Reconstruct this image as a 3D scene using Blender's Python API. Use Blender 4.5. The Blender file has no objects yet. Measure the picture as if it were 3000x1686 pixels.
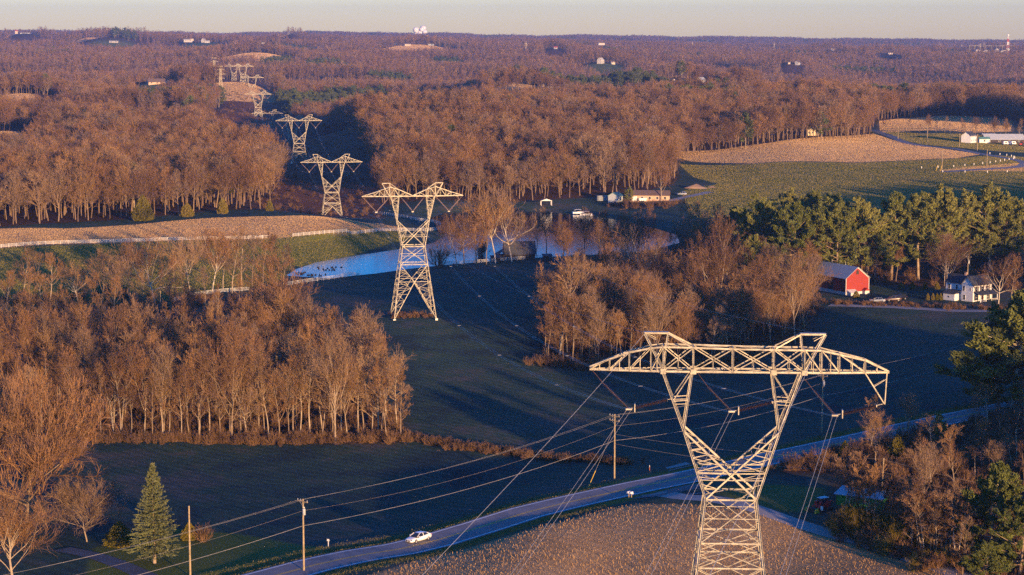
import bpy, math, random
import numpy as np
from mathutils import Vector, Matrix
random.seed(7)
S = bpy.context.scene
COL = S.collection
R = math.radians
# ------------------------------------------------------------------ camera model
F = 5833.0                     # focal length in pixels of a 3000 px wide picture (70 mm)
CAMZ = 79.0
PITCH = math.atan(723.0 / F)
CP, SP = math.cos(PITCH), math.sin(PITCH)

def ray(px, py):
    x = (px - 1500.0) / F
    y = (843.0 - py) / F
    return np.array([x, CP + y * SP, -SP + y * CP])

def atz(px, py, z):
    d = ray(px, py)
    t = (z - CAMZ) / d[2]
    return np.array([d[0] * t, d[1] * t, z])

def atd(px, py, D):
    d = ray(px, py)
    t = D / d[1]
    return np.array([d[0] * t, D, CAMZ + d[2] * t])

# ------------------------------------------------------------------ materials
def nmat(name):
    m = bpy.data.materials.new(name)
    m.use_nodes = True
    nt = m.node_tree
    b = nt.nodes['Principled BSDF']
    return m, nt, b

def ramp(nt, fac, stops):
    r = nt.nodes.new('ShaderNodeValToRGB')
    e = r.color_ramp.elements
    e[0].position, e[0].color = stops[0][0], (*stops[0][1], 1)
    e[1].position, e[1].color = stops[-1][0], (*stops[-1][1], 1)
    for p, c in stops[1:-1]:
        q = e.new(p)
        q.color = (*c, 1)
    nt.links.new(fac, r.inputs[0])
    return r.outputs[0]

def noise(nt, scale, detail=3, vec=None, rough=0.6):
    n = nt.nodes.new('ShaderNodeTexNoise')
    n.inputs['Scale'].default_value = scale
    n.inputs['Detail'].default_value = detail
    n.inputs['Roughness'].default_value = rough
    if vec is None:
        vec = nt.nodes.new('ShaderNodeTexCoord').outputs['Object']
    nt.links.new(vec, n.inputs['Vector'])
    return n.outputs[0]

def bump(nt, b, h, dist, strength=1.0):
    n = nt.nodes.new('ShaderNodeBump')
    n.inputs['Distance'].default_value = dist
    n.inputs['Strength'].default_value = strength
    nt.links.new(h, n.inputs['Height'])
    nt.links.new(n.outputs[0], b.inputs['Normal'])

def simple(name, c, rough=0.7, metal=0.0, var=0.15, scale=1.5, spec=0.3):
    m, nt, b = nmat(name)
    c2 = tuple(min(1, v * (1 + var)) for v in c)
    c1 = tuple(v * (1 - var) for v in c)
    o = ramp(nt, noise(nt, scale, 4), [(0.3, c1), (0.7, c2)])
    nt.links.new(o, b.inputs['Base Color'])
    b.inputs['Roughness'].default_value = rough
    b.inputs['Metallic'].default_value = metal
    b.inputs['Specular IOR Level'].default_value = spec
    return m

def objrand(name, stops, rough=0.85, nscale=0.35):
    """colour varies from object to object and a little inside it"""
    m, nt, b = nmat(name)
    oi = nt.nodes.new('ShaderNodeObjectInfo')
    n = noise(nt, nscale, 2, vec=nt.nodes.new('ShaderNodeNewGeometry').outputs['Position'])
    ma = nt.nodes.new('ShaderNodeMath'); ma.operation = 'MULTIPLY_ADD'
    nt.links.new(n, ma.inputs[0]); ma.inputs[1].default_value = 1.0
    mb = nt.nodes.new('ShaderNodeMath'); mb.operation = 'MULTIPLY_ADD'
    nt.links.new(oi.outputs['Random'], mb.inputs[0]); mb.inputs[1].default_value = 0.6; mb.inputs[2].default_value = -0.25
    nt.links.new(mb.outputs[0], ma.inputs[2])
    o = ramp(nt, ma.outputs[0], stops)
    nt.links.new(o, b.inputs['Base Color'])
    b.inputs['Roughness'].default_value = rough
    b.inputs['Specular IOR Level'].default_value = 0.15
    return m

M = {}
M['twig'] = objrand('twig_bark', [(0.1, (0.125, 0.07, 0.048)), (0.32, (0.19, 0.11, 0.062)), (0.48, (0.27, 0.145, 0.065)), (0.62, (0.32, 0.185, 0.08)), (0.78, (0.22, 0.15, 0.10)), (0.95, (0.34, 0.22, 0.12))], nscale=.016)
M['bark'] = objrand('trunk_bark', [(0.05, (0.13, 0.09, 0.06)), (0.5, (0.26, 0.19, 0.125)), (0.95, (0.42, 0.34, 0.25))], nscale=0.8)
M['pale_bark'] = objrand('pale_bark', [(0.1, (0.30, 0.23, 0.16)), (0.9, (0.62, 0.54, 0.42))], nscale=0.9)
M['red_leaf'] = objrand('rust_leaves', [(0.1, (0.20, 0.055, 0.02)), (0.9, (0.34, 0.11, 0.035))])
M['brush'] = objrand('brush_stems', [(0.05, (0.09, 0.05, 0.03)), (0.5, (0.19, 0.11, 0.06)), (0.95, (0.26, 0.15, 0.07))])
M['olive'] = objrand('olive_stems', [(0.05, (0.10, 0.075, 0.02)), (0.95, (0.21, 0.16, 0.035))])
M['pine'] = objrand('pine_needles', [(0.05, (0.06, 0.08, 0.022)), (0.5, (0.135, 0.15, 0.038)), (0.95, (0.25, 0.235, 0.06))], nscale=0.6)
M['spruce'] = objrand('spruce_needles', [(0.05, (0.09, 0.11, 0.045)), (0.95, (0.26, 0.255, 0.115))], nscale=1.4)
M['cedar'] = objrand('cedar_needles', [(0.05, (0.09, 0.09, 0.015)), (0.95, (0.24, 0.18, 0.03))], nscale=0.8)
M['conifer_far'] = objrand('far_conifer', [(0.05, (0.05, 0.065, 0.025)), (0.95, (0.12, 0.135, 0.04))])
M['steel'] = simple('tower_steel', (0.40, 0.365, 0.285), 0.5, 0.15, 0.38, 1.3, .4)
M['wire'] = simple('aluminium_wire', (0.42, 0.40, 0.36), 0.5, 0.3)
M['cable'] = simple('dark_cable', (0.30, 0.27, 0.24), 0.5)
M['string'] = simple('grey_brown_porcelain', (0.34, 0.24, 0.21), .4)
M['porcelain'] = simple('brown_porcelain', (0.075, 0.042, 0.036), 0.25, 0, .2, 3, .6)
M['pole'] = simple('pole_wood', (0.34, 0.26, 0.15), 0.8, 0, .3, 2)
M['grey_metal'] = simple('grey_metal', (0.48, 0.49, 0.48), 0.4, 0.3)
M['white_paint'] = simple('white_paint', (0.80, 0.79, 0.76), 0.5, 0, .05)
M['black'] = simple('black_rubber', (0.02, 0.02, 0.022), 0.6)
M['glass'] = simple('dark_glass', (0.02, 0.025, 0.03), 0.05, 0, .05, 1, .8)
M['yellow'] = simple('yellow_plastic', (0.72, 0.48, 0.05), 0.5)

# ------------------------------------------------------------------ object helpers
def tag(o, label=None, cat=None, group=None, kind=None):
    if label: o['label'] = label
    if cat: o['category'] = cat
    if group: o['group'] = group
    if kind: o['kind'] = kind
    return o

def link(o, parent=None):
    COL.objects.link(o)
    if parent is not None:
        o.parent = parent
    return o

def empty(name, loc, rz=0.0, label=None, cat=None, group=None, scale=1.0):
    o = bpy.data.objects.new(name, None)
    o.location = tuple(float(v) for v in loc)
    o.rotation_euler = (0, 0, rz)
    o.scale = (scale,) * 3
    o.empty_display_size = 0.5
    link(o)
    return tag(o, label, cat, group)

def mesh_np(name, V, Fq, mats=(), smooth=False, mi=None):
    """V (n,3); Fq (m,k) indices"""
    V = np.asarray(V, dtype=np.float32); Fq = np.asarray(Fq, dtype=np.int32)
    me = bpy.data.meshes.new(name)
    me.vertices.add(len(V)); me.vertices.foreach_set('co', V.ravel())
    k = Fq.shape[1]
    me.loops.add(Fq.size); me.loops.foreach_set('vertex_index', Fq.ravel())
    me.polygons.add(len(Fq))
    me.polygons.foreach_set('loop_start', np.arange(0, Fq.size, k, dtype=np.int32))
    for m in mats: me.materials.append(m)
    if mi is not None: me.polygons.foreach_set('material_index', np.asarray(mi, dtype=np.int32))
    me.polygons.foreach_set('use_smooth', np.full(len(Fq), smooth))
    me.update(calc_edges=True)
    return me

class MB:
    def __init__(s): s.v = []; s.f = []; s.m = []
    def add(s, vs, fs, mi=0):
        n = len(s.v)
        s.v += [tuple(float(c) for c in p) for p in vs]
        s.f += [tuple(i + n for i in q) for q in fs]
        s.m += [mi] * len(fs)
        return s
    def box(s, x0, x1, y0, y1, z0, z1, mi=0, M4=None):
        vs = [(x, y, z) for z in (z0, z1) for y in (y0, y1) for x in (x0, x1)]
        if M4 is not None: vs = [tuple(M4 @ Vector(p)) for p in vs]
        return s.add(vs, [(0, 2, 3, 1), (4, 5, 7, 6), (0, 1, 5, 4), (1, 3, 7, 5), (3, 2, 6, 7), (2, 0, 4, 6)], mi)
    def prism(s, pts, a0, a1, axis='y', mi=0):
        """polygon in the two other axes extruded along axis"""
        def mk(p, a):
            if axis == 'y': return (p[0], a, p[1])
            if axis == 'x': return (a, p[0], p[1])
            return (p[0], p[1], a)
        n = len(pts)
        vs = [mk(p, a0) for p in pts] + [mk(p, a1) for p in pts]
        fs = [tuple(range(n)), tuple(range(2 * n - 1, n - 1, -1))] + [(i, i + n, (i + 1) % n + n, (i + 1) % n) for i in range(n)]
        return s.add(vs, fs, mi)
    def tube(s, pts, rad, n=6, cap=True, mi=0):
        pts = [Vector(p) for p in pts]
        if not hasattr(rad, '__len__'): rad = [rad] * len(pts)
        rings = []
        for i, p in enumerate(pts):
            d = (pts[min(i + 1, len(pts) - 1)] - pts[max(i - 1, 0)]).normalized()
            u = d.cross(Vector((0, 0, 1)) if abs(d.z) < 0.95 else Vector((1, 0, 0))).normalized()
            w = d.cross(u)
            rings.append([p + (u * math.cos(a) + w * math.sin(a)) * rad[i] for a in [2 * math.pi * k / n for k in range(n)]])
        vs = [q for r_ in rings for q in r_]
        fs = []
        for i in range(len(pts) - 1):
            for k in range(n):
                fs.append((i * n + k, i * n + (k + 1) % n, (i + 1) * n + (k + 1) % n, (i + 1) * n + k))
        if cap:
            fs.append(tuple(range(n - 1, -1, -1))); fs.append(tuple((len(pts) - 1) * n + k for k in range(n)))
        return s.add(vs, fs, mi)
    def angle(s, p, q, w, t=None, mi=0):
        """steel angle section from p to q: an L profile"""
        p, q = Vector(p), Vector(q); d = (q - p)
        if d.length < 1e-4: return s
        d.normalize(); t = t or w * 0.16
        u = d.cross(Vector((0, 1, 0)) if abs(d.y) < 0.9 else Vector((1, 0, 0))).normalized()
        v = d.cross(u).normalized()
        pr = [(-w / 2, -w / 2), (w / 2, -w / 2), (w / 2, -w / 2 + t), (-w / 2 + t, -w / 2 + t), (-w / 2 + t, w / 2), (-w / 2, w / 2)]
        vs = [p + u * a + v * b for a, b in pr] + [q + u * a + v * b for a, b in pr]
        return s.add(vs, [(i, (i + 1) % 6, (i + 1) % 6 + 6, i + 6) for i in range(6)] + [(5, 4, 3, 2, 1, 0), (6, 7, 8, 9, 10, 11)], mi)
    def lathe(s, c, prof, n=12, axis='z', mi=0, M4=None):
        vs = []
        for r_, h in prof:
            for k in range(n):
                a = 2 * math.pi * k / n
                p = {'z': (r_ * math.cos(a), r_ * math.sin(a), h), 'x': (h, r_ * math.cos(a), r_ * math.sin(a)), 'y': (r_ * math.cos(a), h, r_ * math.sin(a))}[axis]
                p = Vector(p) + Vector(c)
                vs.append(M4 @ p if M4 is not None else p)
        fs = [(i * n + k, i * n + (k + 1) % n, (i + 1) * n + (k + 1) % n, (i + 1) * n + k) for i in range(len(prof) - 1) for k in range(n)]
        fs.append(tuple(range(n))); fs.append(tuple((len(prof) - 1) * n + k for k in range(n)))
        return s.add(vs, fs, mi)
    def mesh(s, name, mats, smooth=False):
        me = bpy.data.meshes.new(name)
        me.from_pydata(s.v, [], s.f)
        if not isinstance(mats, (list, tuple)): mats = [mats]
        for m in mats: me.materials.append(m)
        if len(mats) > 1: me.polygons.foreach_set('material_index', s.m)
        if smooth: me.polygons.foreach_set('use_smooth', [True] * len(me.polygons))
        me.update()
        return me
    def build(s, name, mats, parent=None, smooth=False, label=None, bevel=0.0):
        o = bpy.data.objects.new(name, s.mesh(name, mats, smooth))
        link(o, parent)
        if label: o['label'] = label
        if bevel:
            b = o.modifiers.new('bevel', 'BEVEL'); b.width = bevel; b.segments = 2
        return o

def obj(name, me, parent=None, label=None, cat=None, group=None, kind=None):
    o = bpy.data.objects.new(name, me)
    link(o, parent)
    return tag(o, label, cat, group, kind)

def copy_tree(root, loc, rz=0.0, scale=None, label=None, group=None):
    r = root.copy(); COL.objects.link(r)
    r.location = tuple(float(v) for v in loc); r.rotation_euler = (0, 0, rz)
    if scale is not None: r.scale = (scale,) * 3 if not hasattr(scale, '__len__') else scale
    if label: r['label'] = label
    if group: r['group'] = group
    for ch in list(root.children):
        c = ch.copy(); COL.objects.link(c); c.parent = r
        for g in list(ch.children):
            d = g.copy(); COL.objects.link(d); d.parent = c
    return r

# ------------------------------------------------------------------ terrain height
BD = np.array([-2000, 250, 900, 1300, 1700, 2300, 3000, 4000, 5000, 6500, 8000, 9600, 30000.])
BZ = np.array([2, 0, 0, 4, 4, 8, 16, 28, 40, 53, 58, 98, 98.])
CTL_Z = [(-300, 1700, 1), (1000, 1640, 0), (1550, 1500, 0), (2000, 1402, 0), (2300, 1335, .5), (2700, 1245, 1), (3100, 1170, 1.5),
 (1300, 1660, -.3), (1800, 1670, -.7), (2200, 1675, -.5), (1900, 1500, 1.2), (2200, 1520, 1.9), (1600, 1570, .8), (2600, 1680, .8), (3000, 1686, .6), (2400, 1480, 1.4), (2800, 1450, 1), (300, 1640, 0),
 (700, 1560, -2.2), (900, 1450, -4.6), (500, 1350, -6.2), (1200, 1350, -5.6), (1600, 1350, -4.6), (700, 1285, -6.6), (200, 1300, -6), (1350, 1470, -3.2), (1750, 1385, -2.2), (2000, 1340, -2.2),
 (1400, 1250, -4.4), (1800, 1150, -4.6), (2200, 1150, -3), (2600, 1050, -1), (2700, 920, 1), (1300, 1050, -2.7), (1210, 930, 0.7), (1500, 850, -2), (900, 850, -3.2), (1700, 780, -2.4), (2000, 1050, -3.5), (1900, 900, -2.6),
 (300, 1100, -4), (600, 950, -3), (200, 850, -3),
 (300, 780, -1.5), (700, 800, -3), (100, 715, 2), (500, 705, 2), (950, 685, 2), (1150, 675, .5), (1100, 740, -3), (850, 770, -3.2),
 (100, 670, 3.5), (480, 645, 4), (700, 630, 5), (900, 628, 4.5), (1050, 650, 2),
 (2480, 868, 1.5), (2850, 890, 2), (2300, 800, 1), (2700, 740, 2), (2900, 700, 4), (2600, 700, 1),
 (1300, 600, -2), (1750, 600, -2.5), (1900, 585, 0), (1650, 598, -2), (2100, 700, -3), (2200, 640, -1),
 (2600, 560, 2), (2900, 560, 3), (2100, 530, 2), (2050, 545, 2), (2300, 500, 5), (2800, 500, 8), (2950, 480, 9), (2000, 470, 3), (2300, 470, 8), (2700, 465, 9), (2300, 410, 11), (2600, 420, 10), (2900, 440, 9), (2600, 385, 10), (2900, 400, 10),
 (1250, 575, 0), (1700, 568, 1), (1960, 545, 2), (1990, 440, 6), (2200, 427, 9), (2500, 395, 10)]
CTL_D = [(2750, 343, 1720), (2880, 346, 1700), (2600, 352, 1640), (2700, 380, 1480), (2900, 388, 1480), (455, 245, 2500), (75, 282, 2100), (45, 388, 1550), (770, 160, 3900), (885, 139, 4800), (460, 332, 1850), (745, 320, 1900), (680, 248, 2500),
 (1460, 245, 2400), (1545, 272, 2200), (2942, 160, 5500), (1870, 222, 2700), (1750, 182, 3600)]
CTL_W = [(-85, 935, -3.4), (-134, 1253, -2), (-225, 1840, -8), (-273, 2150, -3), (-327, 2500, 8), (-60, 1100, -2), (-160, 1100, 2),
 (160, 200, 9), (220, 260, 10), (110, 330, 3), (0, 0, 2), (-300, 0, 2), (300, 0, 4), (0, -800, 2), (-600, -800, 2), (600, -800, 2), (22, 200, 2)]
for a_ in (1100, 1500, 1900): CTL_W += [((a_ - 1500) / F * 1650, 1650, 13), ((a_ - 1500) / F * 1300, 1300, 6)]
CTL_W += [((a_ - 1500) / F * 2100, 2100, 3) for a_ in (1100, 1500)]
CTL_W += [((40 - 1500) / F * 1330, 1330, -7), ((40 - 1500) / F * 1150, 1150, -5)]
CTL_W += [((2200 - 1500) / F * 1750, 1750, 16), ((300 - 1500) / F * 1500, 1500, 7), ((300 - 1500) / F * 1750, 1750, 0), ((200 - 1500) / F * 1000, 1000, 1), ((600 - 1500) / F * 1100, 1100, 1.5)]
for a_, z_ in ((-400, 86), (0, 86), (700, 80), (1100, 76), (1600, 62), (2000, 56), (2400, 42), (3000, 34), (3500, 30)): CTL_W.append(((a_ - 1500) / F * 6500, 6500, z_))
for a_, z_ in ((-300, 100), (1500, 100), (3300, 95)): CTL_W.append(((a_ - 1500) / F * 9600, 9600, z_))
for a_, z_ in ((0, 60), (1500, 55), (3000, 45)): CTL_W.append(((a_ - 1500) / F * 8000, 8000, z_))
for a_, z_ in ((2500, 14), (2750, 16), (2950, 20), (2250, 30)): CTL_W.append(((a_ - 1500) / F * 3300, 3300, z_))

def _lp(x, y):
    yy = np.maximum(y, 60.0)
    den = np.maximum(yy, 250.0)
    b = np.where(y > 60, np.log(yy), math.log(60) + (y - 60) / 400.0)
    return np.stack([x / den * F / 450.0, b / 0.22], -1)

RW = np.random.RandomState(11)
WV = [(RW.uniform(0, 2 * math.pi), RW.uniform(300, 1000), RW.uniform(0, 6.28)) for _ in range(16)]
def hills(x, y):
    s = np.zeros_like(x)
    for a, L, p in WV:
        s += (L / 900.0) ** 0.7 * np.sin((x * math.cos(a) + y * math.sin(a)) * 2 * math.pi / L + p)
    amp = np.interp(y, [1500, 2200, 4000, 7000, 30000], [0, 3.6, 6.0, 7, 9])
    return s * amp

def phi(r): return np.sqrt(r * r + 0.12)
_P = []
for px, py, z in CTL_Z: _P.append(atz(px, py, z))
for px, py, D in CTL_D: _P.append(atd(px, py, D))
for p in CTL_W: _P.append(np.array(p, float))
_P = np.array(_P)
def base0(x, y): return np.interp(y, BD, BZ) + hills(x, y)
_L = _lp(_P[:, 0], _P[:, 1])
_res = _P[:, 2] - base0(_P[:, 0], _P[:, 1])
_A = phi(np.linalg.norm(_L[:, None] - _L[None], axis=-1))
_n = len(_P)
_K = np.zeros((_n + 1, _n + 1)); _K[:_n, :_n] = _A - 0.02 * np.eye(_n); _K[_n, :_n] = 1; _K[:_n, _n] = 1
_w = np.linalg.solve(_K, np.append(_res, 0))

def seg_dist(x, y, poly, closed=True):
    d = np.full(x.shape, 1e9)
    n = len(poly)
    for i in range(n if closed else n - 1):
        ax, ay = poly[i][:2]; bx, by = poly[(i + 1) % n][:2]
        dx, dy = bx - ax, by - ay
        t = np.clip(((x - ax) * dx + (y - ay) * dy) / (dx * dx + dy * dy + 1e-9), 0, 1)
        d = np.minimum(d, np.hypot(x - ax - t * dx, y - ay - t * dy))
    return d

def inside(x, y, poly):
    c = np.zeros(x.shape, bool)
    n = len(poly)
    for i in range(n):
        ax, ay = poly[i][:2]; bx, by = poly[(i + 1) % n][:2]
        c ^= ((ay > y) != (by > y)) & (x < (bx - ax) * (y - ay) / (by - ay + 1e-12) + ax)
    return c

def sdist(x, y, poly):
    d = seg_dist(x, y, poly)
    return np.where(inside(x, y, poly), -d, d)

WATER = -4.0
POND = [atz(px, py, WATER)[:2] for px, py in [(838, 808), (960, 816), (1100, 802), (1200, 788), (1330, 775), (1450, 767), (1600, 755), (1750, 748), (1900, 735), (1990, 712), (1985, 690), (1900, 664), (1780, 640), (1600, 620), (1450, 616), (1300, 622), (1262, 640), (1285, 668), (1305, 690), (1270, 712), (1180, 729), (1050, 748), (930, 768), (870, 788)]]
ROAD = [atz(px, py, z)[:2] for px, py, z in [(200, 1860, .5), (640, 1735, .3), (1000, 1637, 0), (1174, 1594, 0), (1326, 1553, 0), (1543, 1501, 0), (1760, 1452, 0), (2000, 1402, 0), (2295, 1335, .5), (2463, 1298, .7), (2700, 1245, 1), (2880, 1207, 1.2), (3200, 1148, 1.6), (3500, 1105, 2)]]

def smooth_line(pts, step=2.0):
    """Catmull-Rom through the points"""
    P = [np.array(p, float) for p in pts]
    P = [2 * P[0] - P[1]] + P + [2 * P[-1] - P[-2]]
    out = []
    for i in range(1, len(P) - 2):
        n = max(2, int(np.linalg.norm(P[i + 1] - P[i]) / step))
        for k in range(n):
            t = k / n
            out.append(0.5 * ((2 * P[i]) + (-P[i - 1] + P[i + 1]) * t + (2 * P[i - 1] - 5 * P[i] + 4 * P[i + 1] - P[i + 2]) * t * t + (-P[i - 1] + 3 * P[i] - 3 * P[i + 1] + P[i + 2]) * t ** 3))
    out.append(P[-2])
    return np.array(out)
ROADL = smooth_line(ROAD, 3.0)

def field_line(x, y):
    return seg_dist(x, y, ROADL[::3], closed=False)

def hbase(x, y):
    x = np.asarray(x, float); y = np.asarray(y, float)
    sh = x.shape; x = x.ravel(); y = y.ravel()
    z = np.empty_like(x)
    for i in range(0, len(x), 40000):
        xs, ys = x[i:i + 40000], y[i:i + 40000]
        l = _lp(xs, ys)
        r = np.sqrt(((l[:, None, 0] - _L[None, :, 0]) ** 2 + (l[:, None, 1] - _L[None, :, 1]) ** 2))
        z[i:i + 40000] = phi(r) @ _w[:_n] + _w[_n] + base0(xs, ys)
    return z.reshape(sh)

GD = [1500, 1750, 2100, 2500, 3000, 3900, 4800, 5300, 6000, 6800, 8300, 9600, 10500, 11500]
GL = [30, 26, 7, 8, 15, 34, 47, 56, 70, 74, 58, 105, 105, 105]
GR = [30, 24, 6, 4, 6, 16, 30, 36, 34, 38, 40, 60, 64, 66]
SKYX, SKYY = [-600, 0, 160, 300, 700, 1000, 1200, 1500, 2000, 2300, 2600, 3000, 3600], [84, 80, 82, 97, 100, 96, 101, 106, 110, 113, 118, 121, 121]
# places that show between the far woods stand on rises: (px, row, distance, half width, depth)
RISES = [(60, 282, 2100, 60, 120), (40, 388, 1550, 40, 70), (440, 250, 2480, 60, 90), (770, 158, 3900, 110, 170), (885, 139, 4800, 100, 220), (700, 245, 2500, 70, 110),
         (1480, 252, 2390, 48, 75), (1560, 274, 2190, 60, 100), (1640, 268, 2330, 60, 60), (1720, 274, 2330, 40, 60), (1862, 260, 2410, 45, 60), (1960, 247, 2550, 40, 60), (2050, 245, 2560, 40, 60), (2195, 268, 2300, 60, 60),
         (342, 126, 5200, 120, 200), (585, 124, 5180, 130, 220), (1770, 186, 3550, 70, 120), (1627, 143, 4400, 60, 140), (2320, 188, 3700, 60, 120), (2600, 159, 4700, 90, 150), (80, 101, 5900, 100, 180), (1220, 134, 4800, 130, 200), (776, 128, 4800, 60, 120), (852, 106, 5900, 50, 100), (260, 114, 5600, 110, 200), (2900, 158, 5450, 160, 200), (2433, 147, 5000, 60, 120)]
DIPS = [(1580, 2070, 140, 120, 17), (1950, 2240, 110, 120, 14), (2195, 2060, 60, 100, 12), (60, 1880, 60, 90, 12), (430, 2220, 60, 130, 10), (2640, 3500, 190, 330, 34), (2500, 2350, 170, 150, 20), (2300, 2800, 120, 260, 18), (990, 1930, 60, 200, 20), (170, 1780, 110, 90, 14), (2950, 2900, 110, 200, 16), (850, 2900, 90, 200, 16), (1250, 2900, 110, 240, 16), (1300, 3900, 130, 260, 20), (300, 3300, 120, 260, 18), (1900, 3200, 160, 200, 18)]
_BUMP = None
def far_shape(x, y, z):
    """keeps the far hills under the rows they reach, and lifts the clearings above the canopy before them"""
    px = 1500 + x / np.maximum(y, 300) * F
    t = np.clip((px - 900) / 1900, 0, 1); t = t * t * (3 - 2 * t)
    top = np.interp(y, GD, GL) * (1 - t) + np.interp(y, GD, GR) * t
    sky = 79 - 21 - (np.interp(px, SKYX, SKYY) + 1.6 * np.sin(px / 70.0 + y / 900) + 1.2 * np.sin(px / 31.0) - 120) * y / F
    top = np.minimum(top, sky)
    s = 3.5
    w = np.clip((y - 1500) / 400, 0, 1)
    over = np.clip((z - top) / s, -30, 30)
    zc = z - s * np.log1p(np.exp(over))
    # side valleys that cut the upland
    wr = np.random.RandomState(29); v = 0
    for k in range(7):
        a_ = wr.uniform(-.9, .9) + (math.pi / 2 if k % 3 == 0 else 0); l_, p_ = wr.uniform(330, 800), wr.uniform(0, 6.28)
        v = v + np.sin((x * math.cos(a_) + y * math.sin(a_)) * 6.283 / l_ + p_)
    zc = zc - 30 * np.clip(v / 4.0, 0, 1) ** 1.0 * np.clip((y - 1900) / 500, 0, 1) * np.interp(y, [0, 4000, 7000, 9000], [1, 1, .6, 0])
    for px_, D, rx, ry, dep in DIPS:
        cx = (px_ - 1500) / F * D
        zc = zc - dep * np.exp(-((x - cx) / rx) ** 2 - ((y - D) / ry) ** 2)
    return z * (1 - w) + zc * w

def _bumps(x, y):
    o = np.zeros_like(x)
    for cx, cy, rx, ry, a in (_BUMP or []):
        m = (np.abs(x - cx) < 3.2 * rx) & (y > cy - 3.2 * ry) & (y < cy + 3.2 * ry)
        if m.any(): o[m] += a * np.exp(-((x[m] - cx) / rx) ** 2 - ((y[m] - cy) / ry) ** 2)
    return o

def _init_bumps():
    global _BUMP
    _BUMP = []
    for px, py, D, rx, ry in RISES:
        p = atd(px, py, D); x, y = np.array([p[0]]), np.array([p[1]])
        a = p[2] - float((far_shape(x, y, hbase(x, y)) + _bumps(x, y))[0])
        _BUMP.append((p[0], p[1] + ry * .25, rx, ry, a * 1.06))

def height(x, y):
    x = np.asarray(x, float); y = np.asarray(y, float)
    if _BUMP is None: _init_bumps()
    z = hbase(x, y)
    z = far_shape(x, y, z) + _bumps(x, y)
    # pond basin and banks
    near = (np.abs(x) < 400) & (y > 500) & (y < 1200)
    if near.any():
        d = sdist(x[near], y[near], POND)
        zz = z[near]
        bank = WATER + 0.06 + np.clip(d, 0, None) * 0.16
        zz = np.where(d <= 0, WATER - np.clip(-d * 0.35, 0.05, 1.5), np.where(d < 26, np.minimum(zz, np.maximum(bank, WATER + 0.06)), zz))
        zz = np.where((d > 0), np.maximum(zz, WATER + 0.06 + np.minimum(d, 2) * 0.1), zz)
        z = z.copy(); z[near] = zz
    # the main road sits on a slight bed, cross-section level, ditch beyond, cornfield bank above it
    near = (np.abs(x) < 260) & (y > 180) & (y < 560)
    if near.any():
        xs, ys = x[near], y[near]
        best = np.full(xs.shape, 1e9); zc = np.zeros(xs.shape); side = np.zeros(xs.shape)
        P = ROADL[::3]; zr = hbase(P[:, 0], P[:, 1])
        for i in range(len(P) - 1):
            dx, dy = P[i + 1] - P[i]
            t = np.clip(((xs - P[i, 0]) * dx + (ys - P[i, 1]) * dy) / (dx * dx + dy * dy), 0, 1)
            dd = np.hypot(xs - P[i, 0] - t * dx, ys - P[i, 1] - t * dy)
            m = dd < best
            best = np.where(m, dd, best); zc = np.where(m, zr[i] * (1 - t) + zr[i + 1] * t, zc)
            side = np.where(m, dx * (ys - P[i, 1]) - dy * (xs - P[i, 0]), side)
        wgt = np.clip((12 - best) / 7, 0, 1)
        zz = z[near] * (1 - wgt) + zc * wgt
        # right-hand (camera) side: low bank of the stubble field
        cs = (side < 0)
        zz = np.where(cs, zz + 0.3 * np.clip((best - 5.0) / 2.5, 0, 1) * np.clip((46 - best) / 20, 0, 1), zz - 0.35 * np.clip((best - 4.4) / 1.5, 0, 1) * np.clip((9 - best) / 2, 0, 1))
        z = z.copy(); z[near] = zz
    return z

def hz(x, y): return float(height(np.array([float(x)]), np.array([float(y)]))[0])

def hit(px, py):
    """ground point seen at a pixel (first crossing of the ray with the terrain)"""
    d = ray(px, py)
    D = np.exp(np.linspace(math.log(180), math.log(26000), 900))
    t = D / d[1]
    zz = CAMZ + d[2] * t
    h = height(d[0] * t, D)
    k = np.nonzero(zz < h)[0]
    if len(k) == 0:
        return np.array([d[0] * t[-1], D[-1], h[-1]])
    k = max(1, k[0])
    a, b = zz[k - 1] - h[k - 1], h[k] - zz[k]
    q = a / (a + b + 1e-9)
    Dq = D[k - 1] * (1 - q) + D[k] * q
    x = d[0] * Dq / d[1]
    return np.array([x, Dq, hz(x, Dq)])

def pix(p):
    x, y, z = p[0], p[1], p[2] - CAMZ
    dep = y * CP - z * SP
    up = y * SP + z * CP
    return 1500 + x / dep * F, 843 - up / dep * F

def hpoly(pts): return [hit(*p)[:2] for p in pts]
# ================================================================== zones of the ground
def W(pts):
    """(px, distance) pairs -> world xy"""
    return [((px - 1500) / F * D, D) for px, D in pts]

NEAR_CLEAR = W([(-900, 790), (0, 815), (400, 845), (600, 872), (820, 900), (930, 935), (1040, 975), (1250, 1008), (1500, 1000), (1700, 1012), (1900, 1040), (1965, 1065), (1990, 1120), (1978, 1290), (2100, 1305), (2200, 1325), (2350, 1365), (2480, 1400), (2545, 1425), (2548, 1530), (2570, 1640), (2750, 1745), (2900, 1722), (2965, 1660), (3080, 1500), (3900, 1500)]) + [(500, 100), (2500, -2500), (-2500, -2500), (-600, 100)]
CORRIDOR = [(-58, 900), (-74, 1100), (-90, 1250), (-118, 1500), (-160, 1750), (-203, 1950), (-290, 2450), (-390, 3150), (-480, 3150), (-352, 2450), (-292, 1900), (-205, 1400), (-132, 1150), (-122, 900)]
TAN_L = hpoly([(-300, 690), (0, 671), (200, 670), (400, 658), (480, 650), (600, 640), (820, 634), (1000, 640), (1060, 652), (1200, 669), (1160, 677), (1000, 683), (860, 695), (700, 705), (430, 710), (300, 714), (150, 717), (0, 728), (-300, 750)])
GREEN_L = hpoly([(-300, 750), (0, 728), (300, 714), (700, 705), (1160, 677), (1200, 700), (1050, 745), (860, 785), (820, 830), (500, 880), (0, 920), (-300, 930)])
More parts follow.
